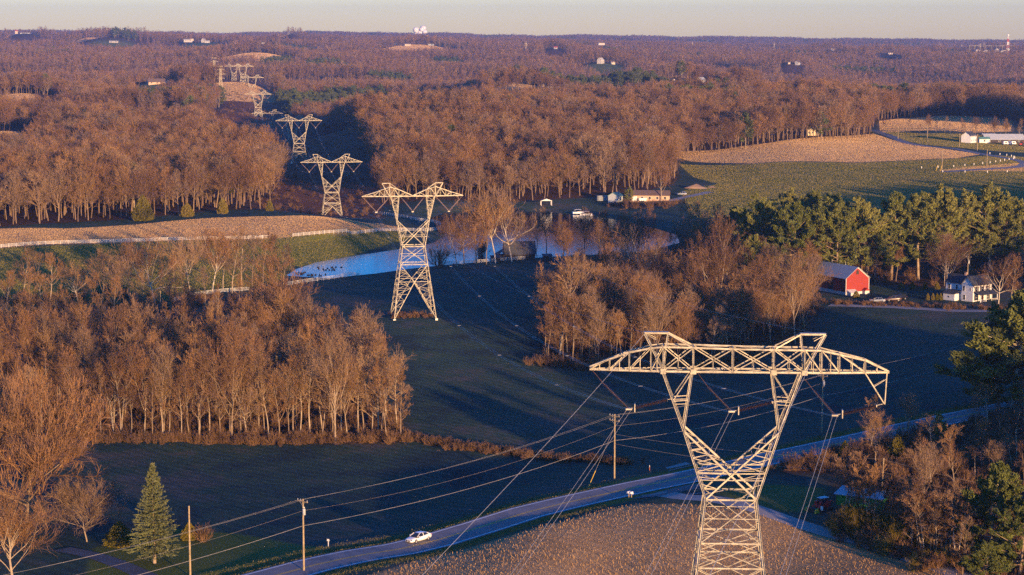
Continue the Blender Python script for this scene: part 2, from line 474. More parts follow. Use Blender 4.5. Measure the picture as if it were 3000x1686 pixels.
STUBBLE = hpoly([(900, 1720), (1070, 1690), (1240, 1638), (1460, 1579), (1640, 1530), (1780, 1492), (1870, 1478), (2000, 1479), (2150, 1492), (2350, 1545), (2560, 1612), (2800, 1685)]) + [(150, 200), (120, 120), (-120, 120), (-60, 260)]
LAWN = hpoly([(270, 1610), (480, 1545), (700, 1565), (960, 1612), (700, 1700), (300, 1760), (250, 1690)])
YARD_R = hpoly([(2060, 1430), (2250, 1420), (2420, 1430), (2420, 1500), (2300, 1500), (2150, 1470)])
TAN_R = hpoly([(1980, 442), (2100, 440), (2250, 420), (2400, 402), (2560, 392), (2620, 412), (2700, 427), (2880, 452), (2810, 464), (2500, 477), (2200, 480), (2020, 473), (1965, 458)])
GREEN_R = hpoly([(1985, 480), (2200, 481), (2500, 478), (2810, 465), (2900, 455), (3200, 475), (3300, 620), (2900, 650), (2100, 670), (2010, 620), (1995, 560), (2100, 540), (2030, 520)])
TAN_CURVE = hpoly([(2740, 501), (2870, 487), (2990, 478), (3150, 480), (3150, 504), (2990, 503), (2850, 502)])
GREEN_FR = hpoly([(2540, 380), (2700, 392), (2850, 395), (3150, 402), (3150, 452), (2950, 446), (2700, 424), (2620, 408)])
TAN_HILL = W([(2575, 1500), (2700, 1480), (2850, 1470), (2960, 1500), (2965, 1660), (2900, 1720), (2750, 1740), (2570, 1640)])
POND_BANK = None
FAR = {}
def ffield(name, c, hw, hd, D=None):
    """a far field: centre pixel and distance, half width (m) and half depth (m)"""
    x = (c[0] - 1500) / F * D
    n = 18
    rr = np.random.RandomState(int(c[0]))
    FAR[name] = [(x * (1 + (hd * math.sin(a)) / D) + hw * math.cos(a) * rr.uniform(.85, 1.1), D - hd * .35 + hd * math.sin(a) * rr.uniform(.85, 1.1)) for a in [2 * math.pi * k / n for k in range(n)]]
ffield('f1', (60, 282), 36, 70, 2100); ffield('f2', (40, 388), 22, 50, 1550); ffield('f3', (455, 247), 32, 60, 2480)
ffield('f4', (770, 158), 60, 150, 3900); ffield('f5', (885, 139), 45, 150, 4800); ffield('f6', (460, 335), 38, 60, 1840)
ffield('f7', (700, 330), 40, 85, 1900); ffield('f8', (690, 250), 52, 70, 2500); ffield('f9', (1470, 250), 22, 40, 2400)
ffield('f10', (1560, 275), 34, 75, 2180); ffield('f11', (260, 112), 70, 200, 5600); ffield('f12', (1230, 136), 70, 150, 4600)
ffield('f13', (540, 125), 60, 200, 5200); ffield('f14', (2890, 152), 120, 250, 5400); ffield('f15', (2580, 172), 110, 60, 4200); ffield('f16', (1990, 250), 40, 60, 2500)
ffield('f17', (345, 124), 60, 150, 5200); ffield('f18', (1660, 262), 40, 45, 2260); ffield('f19', (1765, 180), 30, 60, 3500)
for _k, _i in (('f1', 0), ('f2', 1), ('f3', 2), ('f4', 3), ('f5', 4), ('f8', 5), ('f9', 6), ('f10', 7), ('f16', 12), ('f18', 8), ('f19', 16), ('f11', 24), ('f12', 21), ('f13', 15), ('f17', 14), ('f14', 25)):
    _px, _py, _D, _rx, _ry = RISES[_i]; _c = (_px - 1500) / F * _D
    FAR[_k] = [((_c * (_D - _ry * .55 + _ry * .75 * math.sin(a)) / _D) + _rx * .72 * math.cos(a), _D - _ry * .55 + _ry * .75 * math.sin(a)) for a in [2 * math.pi * k / 18 for k in range(18)]]
TANFAR = ('f1', 'f4', 'f8', 'f10', 'f2', 'f11', 'f12', 'f9', 'f15')

def cover(x, y, soft):
    """zone weights at ground points: tan, green, forest litter, red-brown brush"""
    def w(poly, s=None):
        P_ = np.array(poly); s = soft if s is None else s
        m = (x > P_[:, 0].min() - 12) & (x < P_[:, 0].max() + 12) & (y > P_[:, 1].min() - 12) & (y < P_[:, 1].max() + 12)
        o = np.zeros_like(x)
        if m.any(): o[m] = np.clip(0.5 - sdist(x[m], y[m], poly) / (s[m] if hasattr(s, 'shape') and s.shape else s), 0, 1)
        return o
    tan = np.maximum.reduce([w(TAN_L), w(STUBBLE), w(TAN_R), w(TAN_CURVE), w(TAN_HILL)] + [w(FAR[k]) for k in TANFAR])
    far_g = np.maximum.reduce([w(FAR[k]) for k in FAR if k not in TANFAR])
    green = np.maximum.reduce([w(GREEN_L), w(LAWN), w(GREEN_R), w(GREEN_FR), 0.7 * far_g, 0.8 * w(YARD_R)])
    corr = np.where(y > 900, w(CORRIDOR), 0)
    clear = np.maximum.reduce([w(NEAR_CLEAR), far_g, tan, corr])
    forest = np.clip(1 - clear, 0, 1)
    for wood in WOODS: forest = np.maximum(forest, w(wood, 6.0))
    m = (np.abs(x) < 150) & (y < 520) & (y > 180)
    rd = np.full(x.shape, 99.0); rd[m] = field_line(x[m], y[m])
    green = np.maximum(green, np.clip((9.0 - rd) / 2, 0, 1) * (1 - forest))
    tan = np.minimum(tan, np.clip((rd - 6.5) / 1.0, 0, 1))
    return tan, green, forest, corr

WOODS = [hpoly([(-200, 1335), (280, 1285), (600, 1290), (1000, 1300), (1165, 1295), (1175, 1230), (1040, 1120), (900, 1075), (700, 1060), (300, 1060), (-200, 1070)]),
         hpoly([(1600, 1075), (1800, 1085), (2100, 1075), (2350, 990), (2400, 900), (2200, 850), (1700, 860), (1590, 950)]),
         hpoly([(1620, 800), (1960, 790), (2380, 850), (2420, 830), (2950, 850), (3300, 850), (3300, 640), (2700, 640), (2100, 650), (1960, 680), (2000, 720), (1900, 745), (1650, 765)]),
         hpoly([(2200, 1400), (2420, 1390), (2440, 1520), (2550, 1590), (2800, 1680), (3400, 1780), (3400, 1180), (2950, 1215), (2750, 1255), (2600, 1280), (2350, 1340)])]

# one ground sheet, finer towards the valley, out to the horizon and back behind the viewpoint
def build_ground():
    ys = list(np.arange(-1400, 0, 70.0)) + list(np.arange(0, 230, 8.0))
    y = 230.0
    while y < 10900:
        ys.append(y); y *= 1.0 + (0.0032 if y < 1100 else 0.006 if y < 3000 else 0.011)
    ys = np.array(ys)
    t = np.concatenate([np.linspace(-1.0, -0.32, 90)[:-1], np.linspace(-0.32, 0.32, 620), np.linspace(0.32, 1.0, 90)[1:]])
    half = np.maximum(1500 * np.clip((1200 - ys) / 1200, 0.0, 1.0) + 0.9 * np.maximum(ys, 0) * np.clip(ys / 1200, 0, 1), 300.0)
    half = np.interp(ys, [-1400, 0, 230, 1200, 30000], [1500, 700, 260, 1100, 20000])
    # columns are dense in the middle
    X = t[None, :] * half[:, None]
    Y = np.repeat(ys[:, None], len(t), 1)
    Z = height(X, Y)
    nr, nc = X.shape
    V = np.stack([X, Y, Z], -1).reshape(-1, 3)
    idx = np.arange(nr * nc).reshape(nr, nc)
    Fq = np.stack([idx[:-1, :-1], idx[:-1, 1:], idx[1:, 1:], idx[1:, :-1]], -1).reshape(-1, 4)
    me = mesh_np('ground', V, Fq, (ground_mat(),), smooth=True)
    x, yv = V[:, 0], V[:, 1]
    soft = np.interp(yv, [200, 1000, 3000, 8000], [0.8, 3.0, 12, 40])
    tan, green, forest, red = cover(x, yv, soft)
    C = np.stack([tan, green, forest, red], -1).astype(np.float32)
    a = me.color_attributes.new('cover', 'FLOAT_COLOR', 'POINT')
    a.data.foreach_set('color', C.ravel())
    obj('ground', me, kind='structure')

def ground_mat():
    m, nt, b = nmat('ground_cover')
    L = nt.links
    at = nt.nodes.new('ShaderNodeAttribute'); at.attribute_name = 'cover'
    sep = nt.nodes.new('ShaderNodeSeparateColor'); L.new(at.outputs['Color'], sep.inputs[0])
    pos = nt.nodes.new('ShaderNodeNewGeometry').outputs['Position']
    n1 = noise(nt, 0.022, 5, pos); n2 = noise(nt, 0.9, 4, pos, .7); n3 = noise(nt, 0.12, 4, pos)
    # drilling rows of the fields follow the contour lines a little
    wv = nt.nodes.new('ShaderNodeTexWave'); wv.wave_type = 'BANDS'; wv.bands_direction = 'DIAGONAL'
    wv.inputs['Scale'].default_value = 0.17; wv.inputs['Distortion'].default_value = 9.0; wv.inputs['Detail'].default_value = 3; wv.inputs['Detail Scale'].default_value = 0.12
    L.new(pos, wv.inputs['Vector'])
    def mix(f, a, c, mode='MIX'):
        x = nt.nodes.new('ShaderNodeMix'); x.data_type = 'RGBA'; x.blend_type = mode
        if isinstance(f, float): x.inputs['Factor'].default_value = f
        else: L.new(f, x.inputs['Factor'])
        L.new(a, x.inputs['A']); L.new(c, x.inputs['B'])
        return x.outputs['Result']
    def mixn(a, c, f): 
        x = nt.nodes.new('ShaderNodeMix'); x.data_type = 'FLOAT'; x.inputs['Factor'].default_value = f
        L.new(a, x.inputs['A']); L.new(c, x.inputs['B']); return x.outputs['Result']
    nn = mixn(n1, n3, 0.4); nm = mixn(nn, n2, 0.22)
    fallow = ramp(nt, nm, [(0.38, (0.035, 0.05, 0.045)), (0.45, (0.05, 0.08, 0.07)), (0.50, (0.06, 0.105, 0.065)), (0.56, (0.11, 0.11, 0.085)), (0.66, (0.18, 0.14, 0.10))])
    green = ramp(nt, nm, [(0.3, (0.09, 0.12, 0.025)), (0.5, (0.15, 0.165, 0.035)), (0.7, (0.26, 0.21, 0.065))])
    tan0 = ramp(nt, nm, [(0.28, (0.30, 0.18, 0.08)), (0.5, (0.48, 0.30, 0.14)), (0.7, (0.60, 0.40, 0.20))])
    rows = ramp(nt, wv.outputs['Fac'], [(0.2, (0.78, 0.76, 0.74)), (0.6, (1, 1, 1))])
    tan = mix(0.6, tan0, rows, 'MULTIPLY')
    litter = ramp(nt, nm, [(0.3, (0.07, 0.035, 0.022)), (0.55, (0.125, 0.065, 0.038)), (0.75, (0.17, 0.09, 0.05))])
    red = ramp(nt, nm, [(0.3, (0.11, 0.045, 0.025)), (0.55, (0.22, 0.095, 0.045)), (0.7, (0.34, 0.22, 0.11))])
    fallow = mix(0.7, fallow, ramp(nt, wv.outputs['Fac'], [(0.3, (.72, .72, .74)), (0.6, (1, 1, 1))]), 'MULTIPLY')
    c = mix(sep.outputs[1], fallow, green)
    c = mix(at.outputs['Alpha'], c, red)
    c = mix(sep.outputs[2], c, litter)
    c = mix(sep.outputs[0], c, tan)
    L.new(c, b.inputs['Base Color'])
    b.inputs['Roughness'].default_value = 1.0
    b.inputs['Specular IOR Level'].default_value = 0.05
    n4 = noise(nt, 2.6, 5, pos, .75)
    bump(nt, b, mixn(n4, n3, 0.3), 0.3, 1.0)
    return m

# ================================================================== draped strips (roads, markings)
def strip(pts, w0, w1, lift, flat=None):
    """quads between offsets w0..w1 of a centreline; follows the terrain"""
    P = np.array(pts)
    T = np.gradient(P, axis=0); T /= np.linalg.norm(T, axis=1)[:, None]
    Nn = np.stack([-T[:, 1], T[:, 0]], -1)
    ks = max(2, int(abs(w1 - w0) / 1.2) + 1)
    offs = np.linspace(w0, w1, ks)
    V = []
    zc = height(P[:, 0], P[:, 1])
    for o in offs:
        q = P + Nn * o
        z = (zc if flat else height(q[:, 0], q[:, 1])) + lift
        V.append(np.stack([q[:, 0], q[:, 1], z], -1))
    V = np.stack(V, 1); n = len(P)
    idx = np.arange(n * ks).reshape(n, ks)
    Fq = np.stack([idx[:-1, :-1], idx[:-1, 1:], idx[1:, 1:], idx[1:, :-1]], -1).reshape(-1, 4)
    return V.reshape(-1, 3), Fq[:, ::-1]

def road_mat(name, c1, c2, sc=0.25):
    m, nt, b = nmat(name)
    pos = nt.nodes.new('ShaderNodeNewGeometry').outputs['Position']
    n1 = noise(nt, sc, 5, pos); n2 = noise(nt, 6, 3, pos)
    mm = nt.nodes.new('ShaderNodeMix'); mm.data_type = 'FLOAT'; mm.inputs['Factor'].default_value = .35
    nt.links.new(n1, mm.inputs['A']); nt.links.new(n2, mm.inputs['B'])
    nt.links.new(ramp(nt, mm.outputs['Result'], [(0.35, c1), (0.65, c2)]), b.inputs['Base Color'])
    b.inputs['Roughness'].default_value = 0.85
    bump(nt, b, n2, 0.03, 0.6)
    return m

M['asphalt'] = road_mat('asphalt', (0.15, 0.14, 0.145), (0.26, 0.235, 0.235))
M['asphalt_dark'] = road_mat('dark_asphalt', (0.07, 0.07, 0.075), (0.12, 0.115, 0.12))
M['gravel'] = road_mat('gravel', (0.26, 0.23, 0.21), (0.38, 0.34, 0.31))
M['dirt'] = road_mat('bare_dirt', (0.26, 0.16, 0.10), (0.42, 0.28, 0.17))
M['line_white'] = simple('line_white', (0.82, 0.82, 0.80), .7)
M['line_yellow'] = simple('line_yellow', (0.75, 0.46, 0.06), .7)

def build_roads():
    L = smooth_line(ROAD, 1.5)
    V, Fq = strip(L, -4.15, 4.15, 0.07)
    obj('road', mesh_np('road', V, Fq, (M['asphalt'],), True), kind='structure')
    V1, F1 = strip(L, 3.45, 3.72, 0.078); V2, F2 = strip(L, -3.72, -3.45, 0.078)
    obj('road_markings', mesh_np('edge_lines', np.concatenate([V1, V2]), np.concatenate([F1, F2 + len(V1)]), (M['line_white'],)), kind='structure')
    V1, F1 = strip(L, 0.07, 0.27, 0.078); V2, F2 = strip(L, -0.27, -0.07, 0.078)
    obj('road_centre_markings', mesh_np('centre_lines', np.concatenate([V1, V2]), np.concatenate([F1, F2 + len(V1)]), (M['line_yellow'],)), kind='structure')
    # farm lane to the right of the near pylon
    lane = [hit(*p)[:2] for p in [(1905, 1448), (1990, 1456), (2080, 1462), (2180, 1482), (2300, 1522), (2520, 1588), (2750, 1665), (3000, 1745), (3300, 1830)]]
    LL = smooth_line(lane, 1.5)
    V, Fq = strip(LL, -2.1, 2.1, 0.055)
    obj('farm_lane', mesh_np('lane', V, Fq, (M['gravel'],), True), kind='structure')
    # apron where the lane meets the road, and the field entrance across the road
    ap = [atz(px, py, 0)[:2] for px, py in [(1860, 1472), (1850, 1466), (1930, 1445), (2010, 1424), (2060, 1418), (2070, 1432), (2040, 1455), (2120, 1475), (2020, 1478), (1930, 1474)]]
    cx = sum(p[0] for p in ap) / len(ap); cy = sum(p[1] for p in ap) / len(ap)
    V = [(cx, cy, hz(cx, cy) + 0.085)] + [(p[0], p[1], hz(*p) + 0.085) for p in ap]
    me = bpy.data.meshes.new('apron'); me.from_pydata(V, [], [(0, i + 1, (i + 1) % len(ap) + 1) for i in range(len(ap))]); me.materials.append(M['asphalt_dark'])
    obj('driveway', me, kind='structure')
    en = [hit(px, py) for px, py in [(1960, 1382), (2030, 1366), (2010, 1356), (1950, 1372)]]
    me = bpy.data.meshes.new('entrance'); me.from_pydata([(p[0], p[1], p[2] + 0.12) for p in en], [], [(0, 1, 2, 3)]); me.materials.append(M['gravel'])
    obj('field_entrance_path', me, kind='structure')
    # country road of the hill farm with its hairpin
    cr = [hit(*p)[:2] for p in [(2560, 381), (2600, 397), (2650, 417), (2720, 430), (2800, 437), (2860, 449), (2905, 457), (2960, 466), (2992, 474), (3003, 482)]]
    cr += [hit(*p)[:2] for p in [(2985, 489), (2930, 494), (2860, 498), (2790, 503), (2760, 503)]]
    LL = smooth_line(cr, 3)
    V, Fq = strip(LL, -3.0, 3.0, 0.12)
    obj('country_road', mesh_np('croad', V, Fq, (M['asphalt'],), True), kind='structure')
    gd = [hit(*p)[:2] for p in [(1960, 590), (2000, 580), (2040, 572), (2080, 563)]]
    V, Fq = strip(smooth_line(gd, 3), -2.5, 2.5, 0.1)
    obj('gravel_drive', mesh_np('gdrive', V, Fq, (M['gravel'],), True), kind='structure')
    # driveway past the barn and house, and the drive in the lower left
    bd = [hit(*p)[:2] for p in [(2430, 895), (2520, 898), (2600, 900), (2700, 906), (2800, 912), (2900, 912)]]
    V, Fq = strip(smooth_line(bd, 3), -2.2, 2.2, 0.1)
    obj('farmhouse_drive', mesh_np('hdrive', V, Fq, (M['gravel'],), True), kind='structure')
    ld = [hit(*p)[:2] for p in [(180, 1610), (270, 1628), (350, 1655), (430, 1690), (520, 1740)]]
    V, Fq = strip(smooth_line(ld, 1.5), -1.8, 1.8, 0.08)
    obj('garden_drive', mesh_np('gadrive', V, Fq, (M['asphalt_dark'],), True), kind='structure')  # shade on this drive is put into its dark asphalt colour

def build_water():
    m, nt, b = nmat('pond_water')
    b.inputs['Base Color'].default_value = (0.012, 0.035, 0.05, 1)
    b.inputs['Roughness'].default_value = 0.03
    b.inputs['IOR'].default_value = 1.333
    b.inputs['Specular IOR Level'].default_value = 0.5
    pos = nt.nodes.new('ShaderNodeNewGeometry').outputs['Position']
    bump(nt, b, noise(nt, 1.1, 4, pos), 0.034, 0.9)
    pts = np.array(POND); c = pts.mean(0)
    # a little larger than the shore line, the bank cuts it
    P2 = []
    for p in pts:
        d = p - c; P2.append(p + d / np.linalg.norm(d) * 0.5)
    me = bpy.data.meshes.new('pond'); me.from_pydata([(p[0], p[1], WATER) for p in P2], [], [tuple(range(len(P2)))[::-1]])
    me.materials.append(m)
    obj('pond_water', me, kind='structure')

# ================================================================== camera, sun, sky, air
SUN_AZ, SUN_EL = 26.0, 5.5      # degrees right of straight behind the camera, elevation
def build_light():
    cam = bpy.data.cameras.new('camera'); co = bpy.data.objects.new('camera', cam); COL.objects.link(co)
    cam.sensor_width = 36.0; cam.lens = F / 3000 * 36.0
    cam.clip_start = 1.0; cam.clip_end = 60000
    co.location = (0, 0, CAMZ); co.rotation_euler = (math.pi / 2 - PITCH, 0, 0)
    S.camera = co
    az, el = R(SUN_AZ), R(SUN_EL)
    to_sun = Vector((math.sin(az) * math.cos(el), -math.cos(az) * math.cos(el), math.sin(el)))
    l = bpy.data.lights.new('sun', 'SUN'); lo = bpy.data.objects.new('sun', l); COL.objects.link(lo)
    lo.rotation_euler = to_sun.to_track_quat('Z', 'Y').to_euler()
    l.energy = 5.0; l.angle = R(0.53); l.color = (1.0, 0.60, 0.27)
    w = bpy.data.worlds.new('World'); S.world = w; w.use_nodes = True
    nt = w.node_tree; bg = nt.nodes['Background']
    sky = nt.nodes.new('ShaderNodeTexSky'); sky.sky_type = 'NISHITA'; sky.sun_disc = False
    sky.sun_elevation = el
    sky.sun_rotation = math.atan2(to_sun.x, to_sun.y)
    sky.air_density = 1.0; sky.dust_density = 0.6; sky.ozone_density = 3.0; sky.altitude = 100
    # colour of the evening air: greyish rose low down, deeper blue overhead
    tc = nt.nodes.new('ShaderNodeTexCoord'); sp = nt.nodes.new('ShaderNodeSeparateXYZ'); nt.links.new(tc.outputs['Generated'], sp.inputs[0])
    tint = ramp(nt, sp.outputs[2], [(0.0, SKY_LOW), (0.022, SKY_MID), (0.06, SKY_UP), (0.6, SKY_TOP)])
    mx = nt.nodes.new('ShaderNodeMix'); mx.data_type = 'RGBA'; mx.blend_type = 'MULTIPLY'; mx.inputs['Factor'].default_value = 1.0
    nt.links.new(sky.outputs[0], mx.inputs['A']); nt.links.new(tint, mx.inputs['B'])
    nt.links.new(mx.outputs['Result'], bg.inputs[0]); bg.inputs[1].default_value = 0.145
    S.view_settings.view_transform = 'Standard'; S.view_settings.look = 'None'
    S.view_settings.exposure = EXPOSURE; S.view_settings.gamma = 1.0
    S.view_settings.use_curve_mapping = False
    c = S.cycles
    c.use_denoising = False; c.max_bounces = 4; c.diffuse_bounces = 2; c.glossy_bounces = 2; c.transmission_bounces = 2; c.volume_bounces = 0; c.transparent_max_bounces = 8
    c.use_adaptive_sampling = True; c.adaptive_threshold = 0.02
    c.caustics_reflective = False; c.caustics_refractive = False
EXPOSURE = 1.15
HAZE = 8.5e-5
SKY_LOW, SKY_MID, SKY_UP, SKY_TOP = (2.42, 2.12, 2.0), (1.75, 1.66, 2.05), (.10, .60, 1.45), (.05, .50, 1.2)

def build_haze(density=4.0e-5):
    m = bpy.data.materials.new('haze_air'); m.use_nodes = True; nt = m.node_tree
    nt.nodes.clear()
    out = nt.nodes.new('ShaderNodeOutputMaterial'); v = nt.nodes.new('ShaderNodeVolumePrincipled')
    v.inputs['Color'].default_value = (0.48, 0.68, 1.0, 1); v.inputs['Density'].default_value = density
    v.inputs['Anisotropy'].default_value = 0.45
    nt.links.new(v.outputs[0], out.inputs['Volume'])
    mb = MB().box(-8600, 8600, -1600, 11200, -70, 270)
    me = mb.mesh('haze', [m])
    obj('haze', me, kind='stuff')
# ================================================================== trees
def unit(v): return v / (np.linalg.norm(v, axis=-1, keepdims=True) + 1e-9)

def perp_rand(rs, d):
    r = rs.normal(size=d.shape)
    return unit(np.cross(d, r))

def branches(rs, P, D, L, Rr, K, wob, up, rtip=0.35):
    """N curved branches -> points (N,K+1,3) and radii (N,K+1)"""
    N = len(P)
    pts = np.zeros((N, K + 1, 3)); rad = np.zeros((N, K + 1))
    pts[:, 0] = P; d = unit(D.copy())
    for k in range(K):
        d = unit(d + rs.normal(size=(N, 3)) * wob + np.array([0, 0, up]))
        pts[:, k + 1] = pts[:, k] + d * (L / K)[:, None]
    f = np.linspace(1, rtip, K + 1)
    rad[:] = Rr[:, None] * f[None]
    return pts, rad

def children(rs, pts, rad, n, t0, t1, ang, Lf, Rf, angv=0.2):
    """n children on each branch"""
    N, K1, _ = pts.shape
    t = rs.uniform(t0, t1, size=(N, n)); t.sort(axis=1)
    s = t * (K1 - 1); i = np.minimum(s.astype(int), K1 - 2); f = s - i
    ar = np.arange(N)[:, None]
    a, b = pts[ar, i], pts[ar, i + 1]
    P = a * (1 - f[..., None]) + b * f[..., None]
    d = unit(b - a)
    q = perp_rand(rs, d)
    th = ang + rs.normal(size=(N, n)) * angv
    D = d * np.cos(th)[..., None] + q * np.sin(th)[..., None]
    Lp = np.linalg.norm(pts[:, -1] - pts[:, 0], axis=-1)[:, None]
    L = Lp * Lf * (1.15 - 0.55 * t) * rs.uniform(0.7, 1.25, size=(N, n))
    r = (rad[ar, i] * (1 - f) + rad[ar, i + 1] * f) * Rf
    return P.reshape(-1, 3), D.reshape(-1, 3), L.ravel(), r.ravel()

def tubes(pts, rad, sides=3):
    """prisms along polylines"""
    N, K1, _ = pts.shape
    d = np.gradient(pts, axis=1); d = unit(d)
    ref = np.where(np.abs(d[..., 2:3]) < 0.9, np.array([0, 0, 1.0]), np.array([1.0, 0, 0]))
    u = unit(np.cross(d, ref)); w = np.cross(d, u)
    if sides == 1:                                   # flat ribbon, two edges
        V = np.stack([pts - u * rad[..., None], pts + u * rad[..., None]], 2)
        ns = 2
    else:
        a = np.arange(sides) * 2 * math.pi / sides
        V = pts[:, :, None] + (u[:, :, None] * np.cos(a)[:, None] + w[:, :, None] * np.sin(a)[:, None]) * rad[:, :, None, None]
        ns = sides
    idx = np.arange(N * K1 * ns).reshape(N, K1, ns)
    Fl = []
    for s in range(1 if sides == 1 else sides):
        s2 = (s + 1) % ns
        Fl.append(np.stack([idx[:, :-1, s], idx[:, :-1, s2], idx[:, 1:, s2], idx[:, 1:, s]], -1).reshape(-1, 4))
    return V.reshape(-1, 3), np.concatenate(Fl)

def cat(parts):
    V, Fq, n = [], [], 0
    for v, f in parts:
        V.append(v); Fq.append(f + n); n += len(v)
    return np.concatenate(V), np.concatenate(Fq)

def bare_tree(seed, H=20.0, crown=0.62, spread=0.30, nl=14, n2=6, n3=6, n4=5, kind='forest', twig=0.022, fork=False, lean=0.0):
    """returns (trunk V,F), (crown V,F) of a leafless tree of height H"""
    rs = np.random.RandomState(seed)
    r0 = H * 0.0125
    hb = H * (1 - crown)
    T, TR = branches(rs, np.array([[0, 0, -0.4]]), np.array([[rs.normal() * .04 + lean, rs.normal() * .04, 1.0]]), np.array([H * (0.86 if kind != 'spread' else 0.5)]), np.array([r0]), 9, 0.05, 0.06, 0.22 if kind != 'spread' else 0.55)
    t0 = hb / H / (0.86 if kind != 'spread' else 0.5)
    N = nl
    t = np.sort(rs.uniform(min(t0, .8), 1.0, N)); t[-3:] = 1.0
    s = t * 9; i = np.minimum(s.astype(int), 8); f = s - i
    P = T[0, i] * (1 - f[:, None]) + T[0, i + 1] * f[:, None]
    az = np.arange(N) * 2.4 + rs.uniform(0, 6) + rs.normal(size=N) * 0.3
    rel = (t - t[0]) / (1.001 - t[0])
    if kind == 'spread':
        th = np.interp(rel, [0, 1], [1.15, 0.55]) + rs.normal(size=N) * .12
        L = H * spread * rs.uniform(1.5, 2.1, N)
    elif kind == 'vase':
        th = np.interp(rel, [0, 1], [0.55, 0.22]) + rs.normal(size=N) * .08
        L = H * np.interp(rel, [0, 1], [0.62, 0.34]) * rs.uniform(.85, 1.1, N)
    else:
        th = np.interp(rel, [0, 1], [0.95, 0.35]) + rs.normal(size=N) * .12
        L = H * spread * np.interp(rel, [0, 0.3, 1], [0.8, 1.15, 0.75]) * rs.uniform(.8, 1.2, N)
    D = np.stack([np.cos(az) * np.sin(th), np.sin(az) * np.sin(th), np.cos(th)], -1)
    Rr = (TR[0, i] * (1 - f) + TR[0, i + 1] * f) * rs.uniform(.45, .75, N)
    A, AR = branches(rs, P, D, L, Rr, 5, 0.14, 0.10, 0.3)
    P, D, L, r = children(rs, A, AR, n2, 0.2, 1.0, 0.62, 0.55, 0.6)
    B, BR = branches(rs, P, D, L, r, 4, 0.15, 0.07, 0.35)
    P, D, L, r = children(rs, B, BR, n3, 0.15, 1.0, 0.6, 0.6, 0.6)
    C_, CR = branches(rs, P, D, L, np.maximum(r, twig * 1.1), 2, 0.14, 0.06, 0.5)
    parts = [tubes(B, BR, 3), tubes(C_, CR, 3 if n4 > 3 else 1)]
    if n4:
        P, D, L, r = children(rs, C_, CR, n4, 0.15, 1.0, 0.6, 0.75, 0.55)
        E_, ER = branches(rs, P, D, np.maximum(L, H * 0.02), np.maximum(r * 0, twig), 2, 0.14, 0.05, 0.5)
        parts.append(tubes(E_, ER, 1))
    trunk = cat([tubes(T, TR, 7), tubes(A, AR, 4)])
    return trunk, cat(parts)

def rand_quads(rs, C, size, D=None, flat=0.3, asp=0.35):
    """small blades at C: elongated quads along D (or random)"""
    n = len(C)
    d = unit(rs.normal(size=(n, 3)) + (0 if D is None else D * 1.6))
    u = unit(np.cross(d, rs.normal(size=(n, 3)) * np.array([flat, flat, 1])))
    s = size * rs.uniform(.6, 1.3, size=(n, 1))
    a = C - d * s * .5; b = C + d * s * .5; w = u * s * asp * .5
    V = np.stack([a - w, a + w, b + w * .6, b - w * .6], 1).reshape(-1, 3)
    return V, np.arange(4 * n).reshape(n, 4)

def spruce_tree(seed, H=15.0, Rb=3.6, nlev=34, nb=11, blades=26, size=0.34, base=0.09):
    rs = np.random.RandomState(seed)
    T, TR = branches(rs, np.array([[0, 0, -.3]]), np.array([[0, 0, 1.0]]), np.array([H * 1.0]), np.array([H * .017]), 8, 0.004, 0.1, 0.08)
    Pp, Dd, LL = [], [], []
    for k in range(nlev):
        t = (k + .5) / nlev
        h = H * (base + (1 - base) * t)
        rad_ = Rb * (1 - t) ** 0.82 * (0.9 + 0.16 * math.sin(k * 2.1)) + 0.12
        m = max(4, int(nb * (1 - t * .5)))
        az = np.arange(m) * 2 * math.pi / m + k * 1.3 + rs.normal(size=m) * .15
        el = -0.20 + 0.75 * t + rs.normal(size=m) * .07
        Pp.append(np.stack([az * 0, az * 0, np.full(m, h) + rs.normal(size=m) * .1], -1))
        Dd.append(np.stack([np.cos(az) * np.cos(el), np.sin(az) * np.cos(el), np.sin(el)], -1))
        LL.append(rad_ * rs.uniform(.82, 1.12, m))
    P, D, L = np.concatenate(Pp), np.concatenate(Dd), np.concatenate(LL)
    B, BR = branches(rs, P, D, L, 0.018 * L + .012, 4, 0.05, 0.045, 0.4)
    # blades along each branch, drooping twigs
    N = len(P); m = blades
    t = rs.uniform(0.12, 1.0, size=(N, m)); s = t * 4; i = np.minimum(s.astype(int), 3); f = (s - i)[..., None]
    ar = np.arange(N)[:, None]
    C = B[ar, i] * (1 - f) + B[ar, i + 1] * f
    d = unit(B[ar, i + 1] - B[ar, i])
    side = unit(np.cross(d, np.array([0, 0, 1.0]))) * (rs.uniform(-1, 1, size=(N, m, 1)) * (0.34 * L[:, None, None] * (1.1 - t[..., None]) + .08))
    C = C + side + np.array([0, 0, -1]) * np.abs(rs.normal(size=(N, m, 1))) * .10
    dd = unit(d + side * 1.2)
    keep = rs.uniform(size=(N, m)) < 1.2
    V, Fq = rand_quads(rs, C[keep], size, dd[keep], 0.4, 0.42)
    return cat([tubes(T, TR, 7)]), cat([tubes(B, BR, 3), (V, Fq)]) 

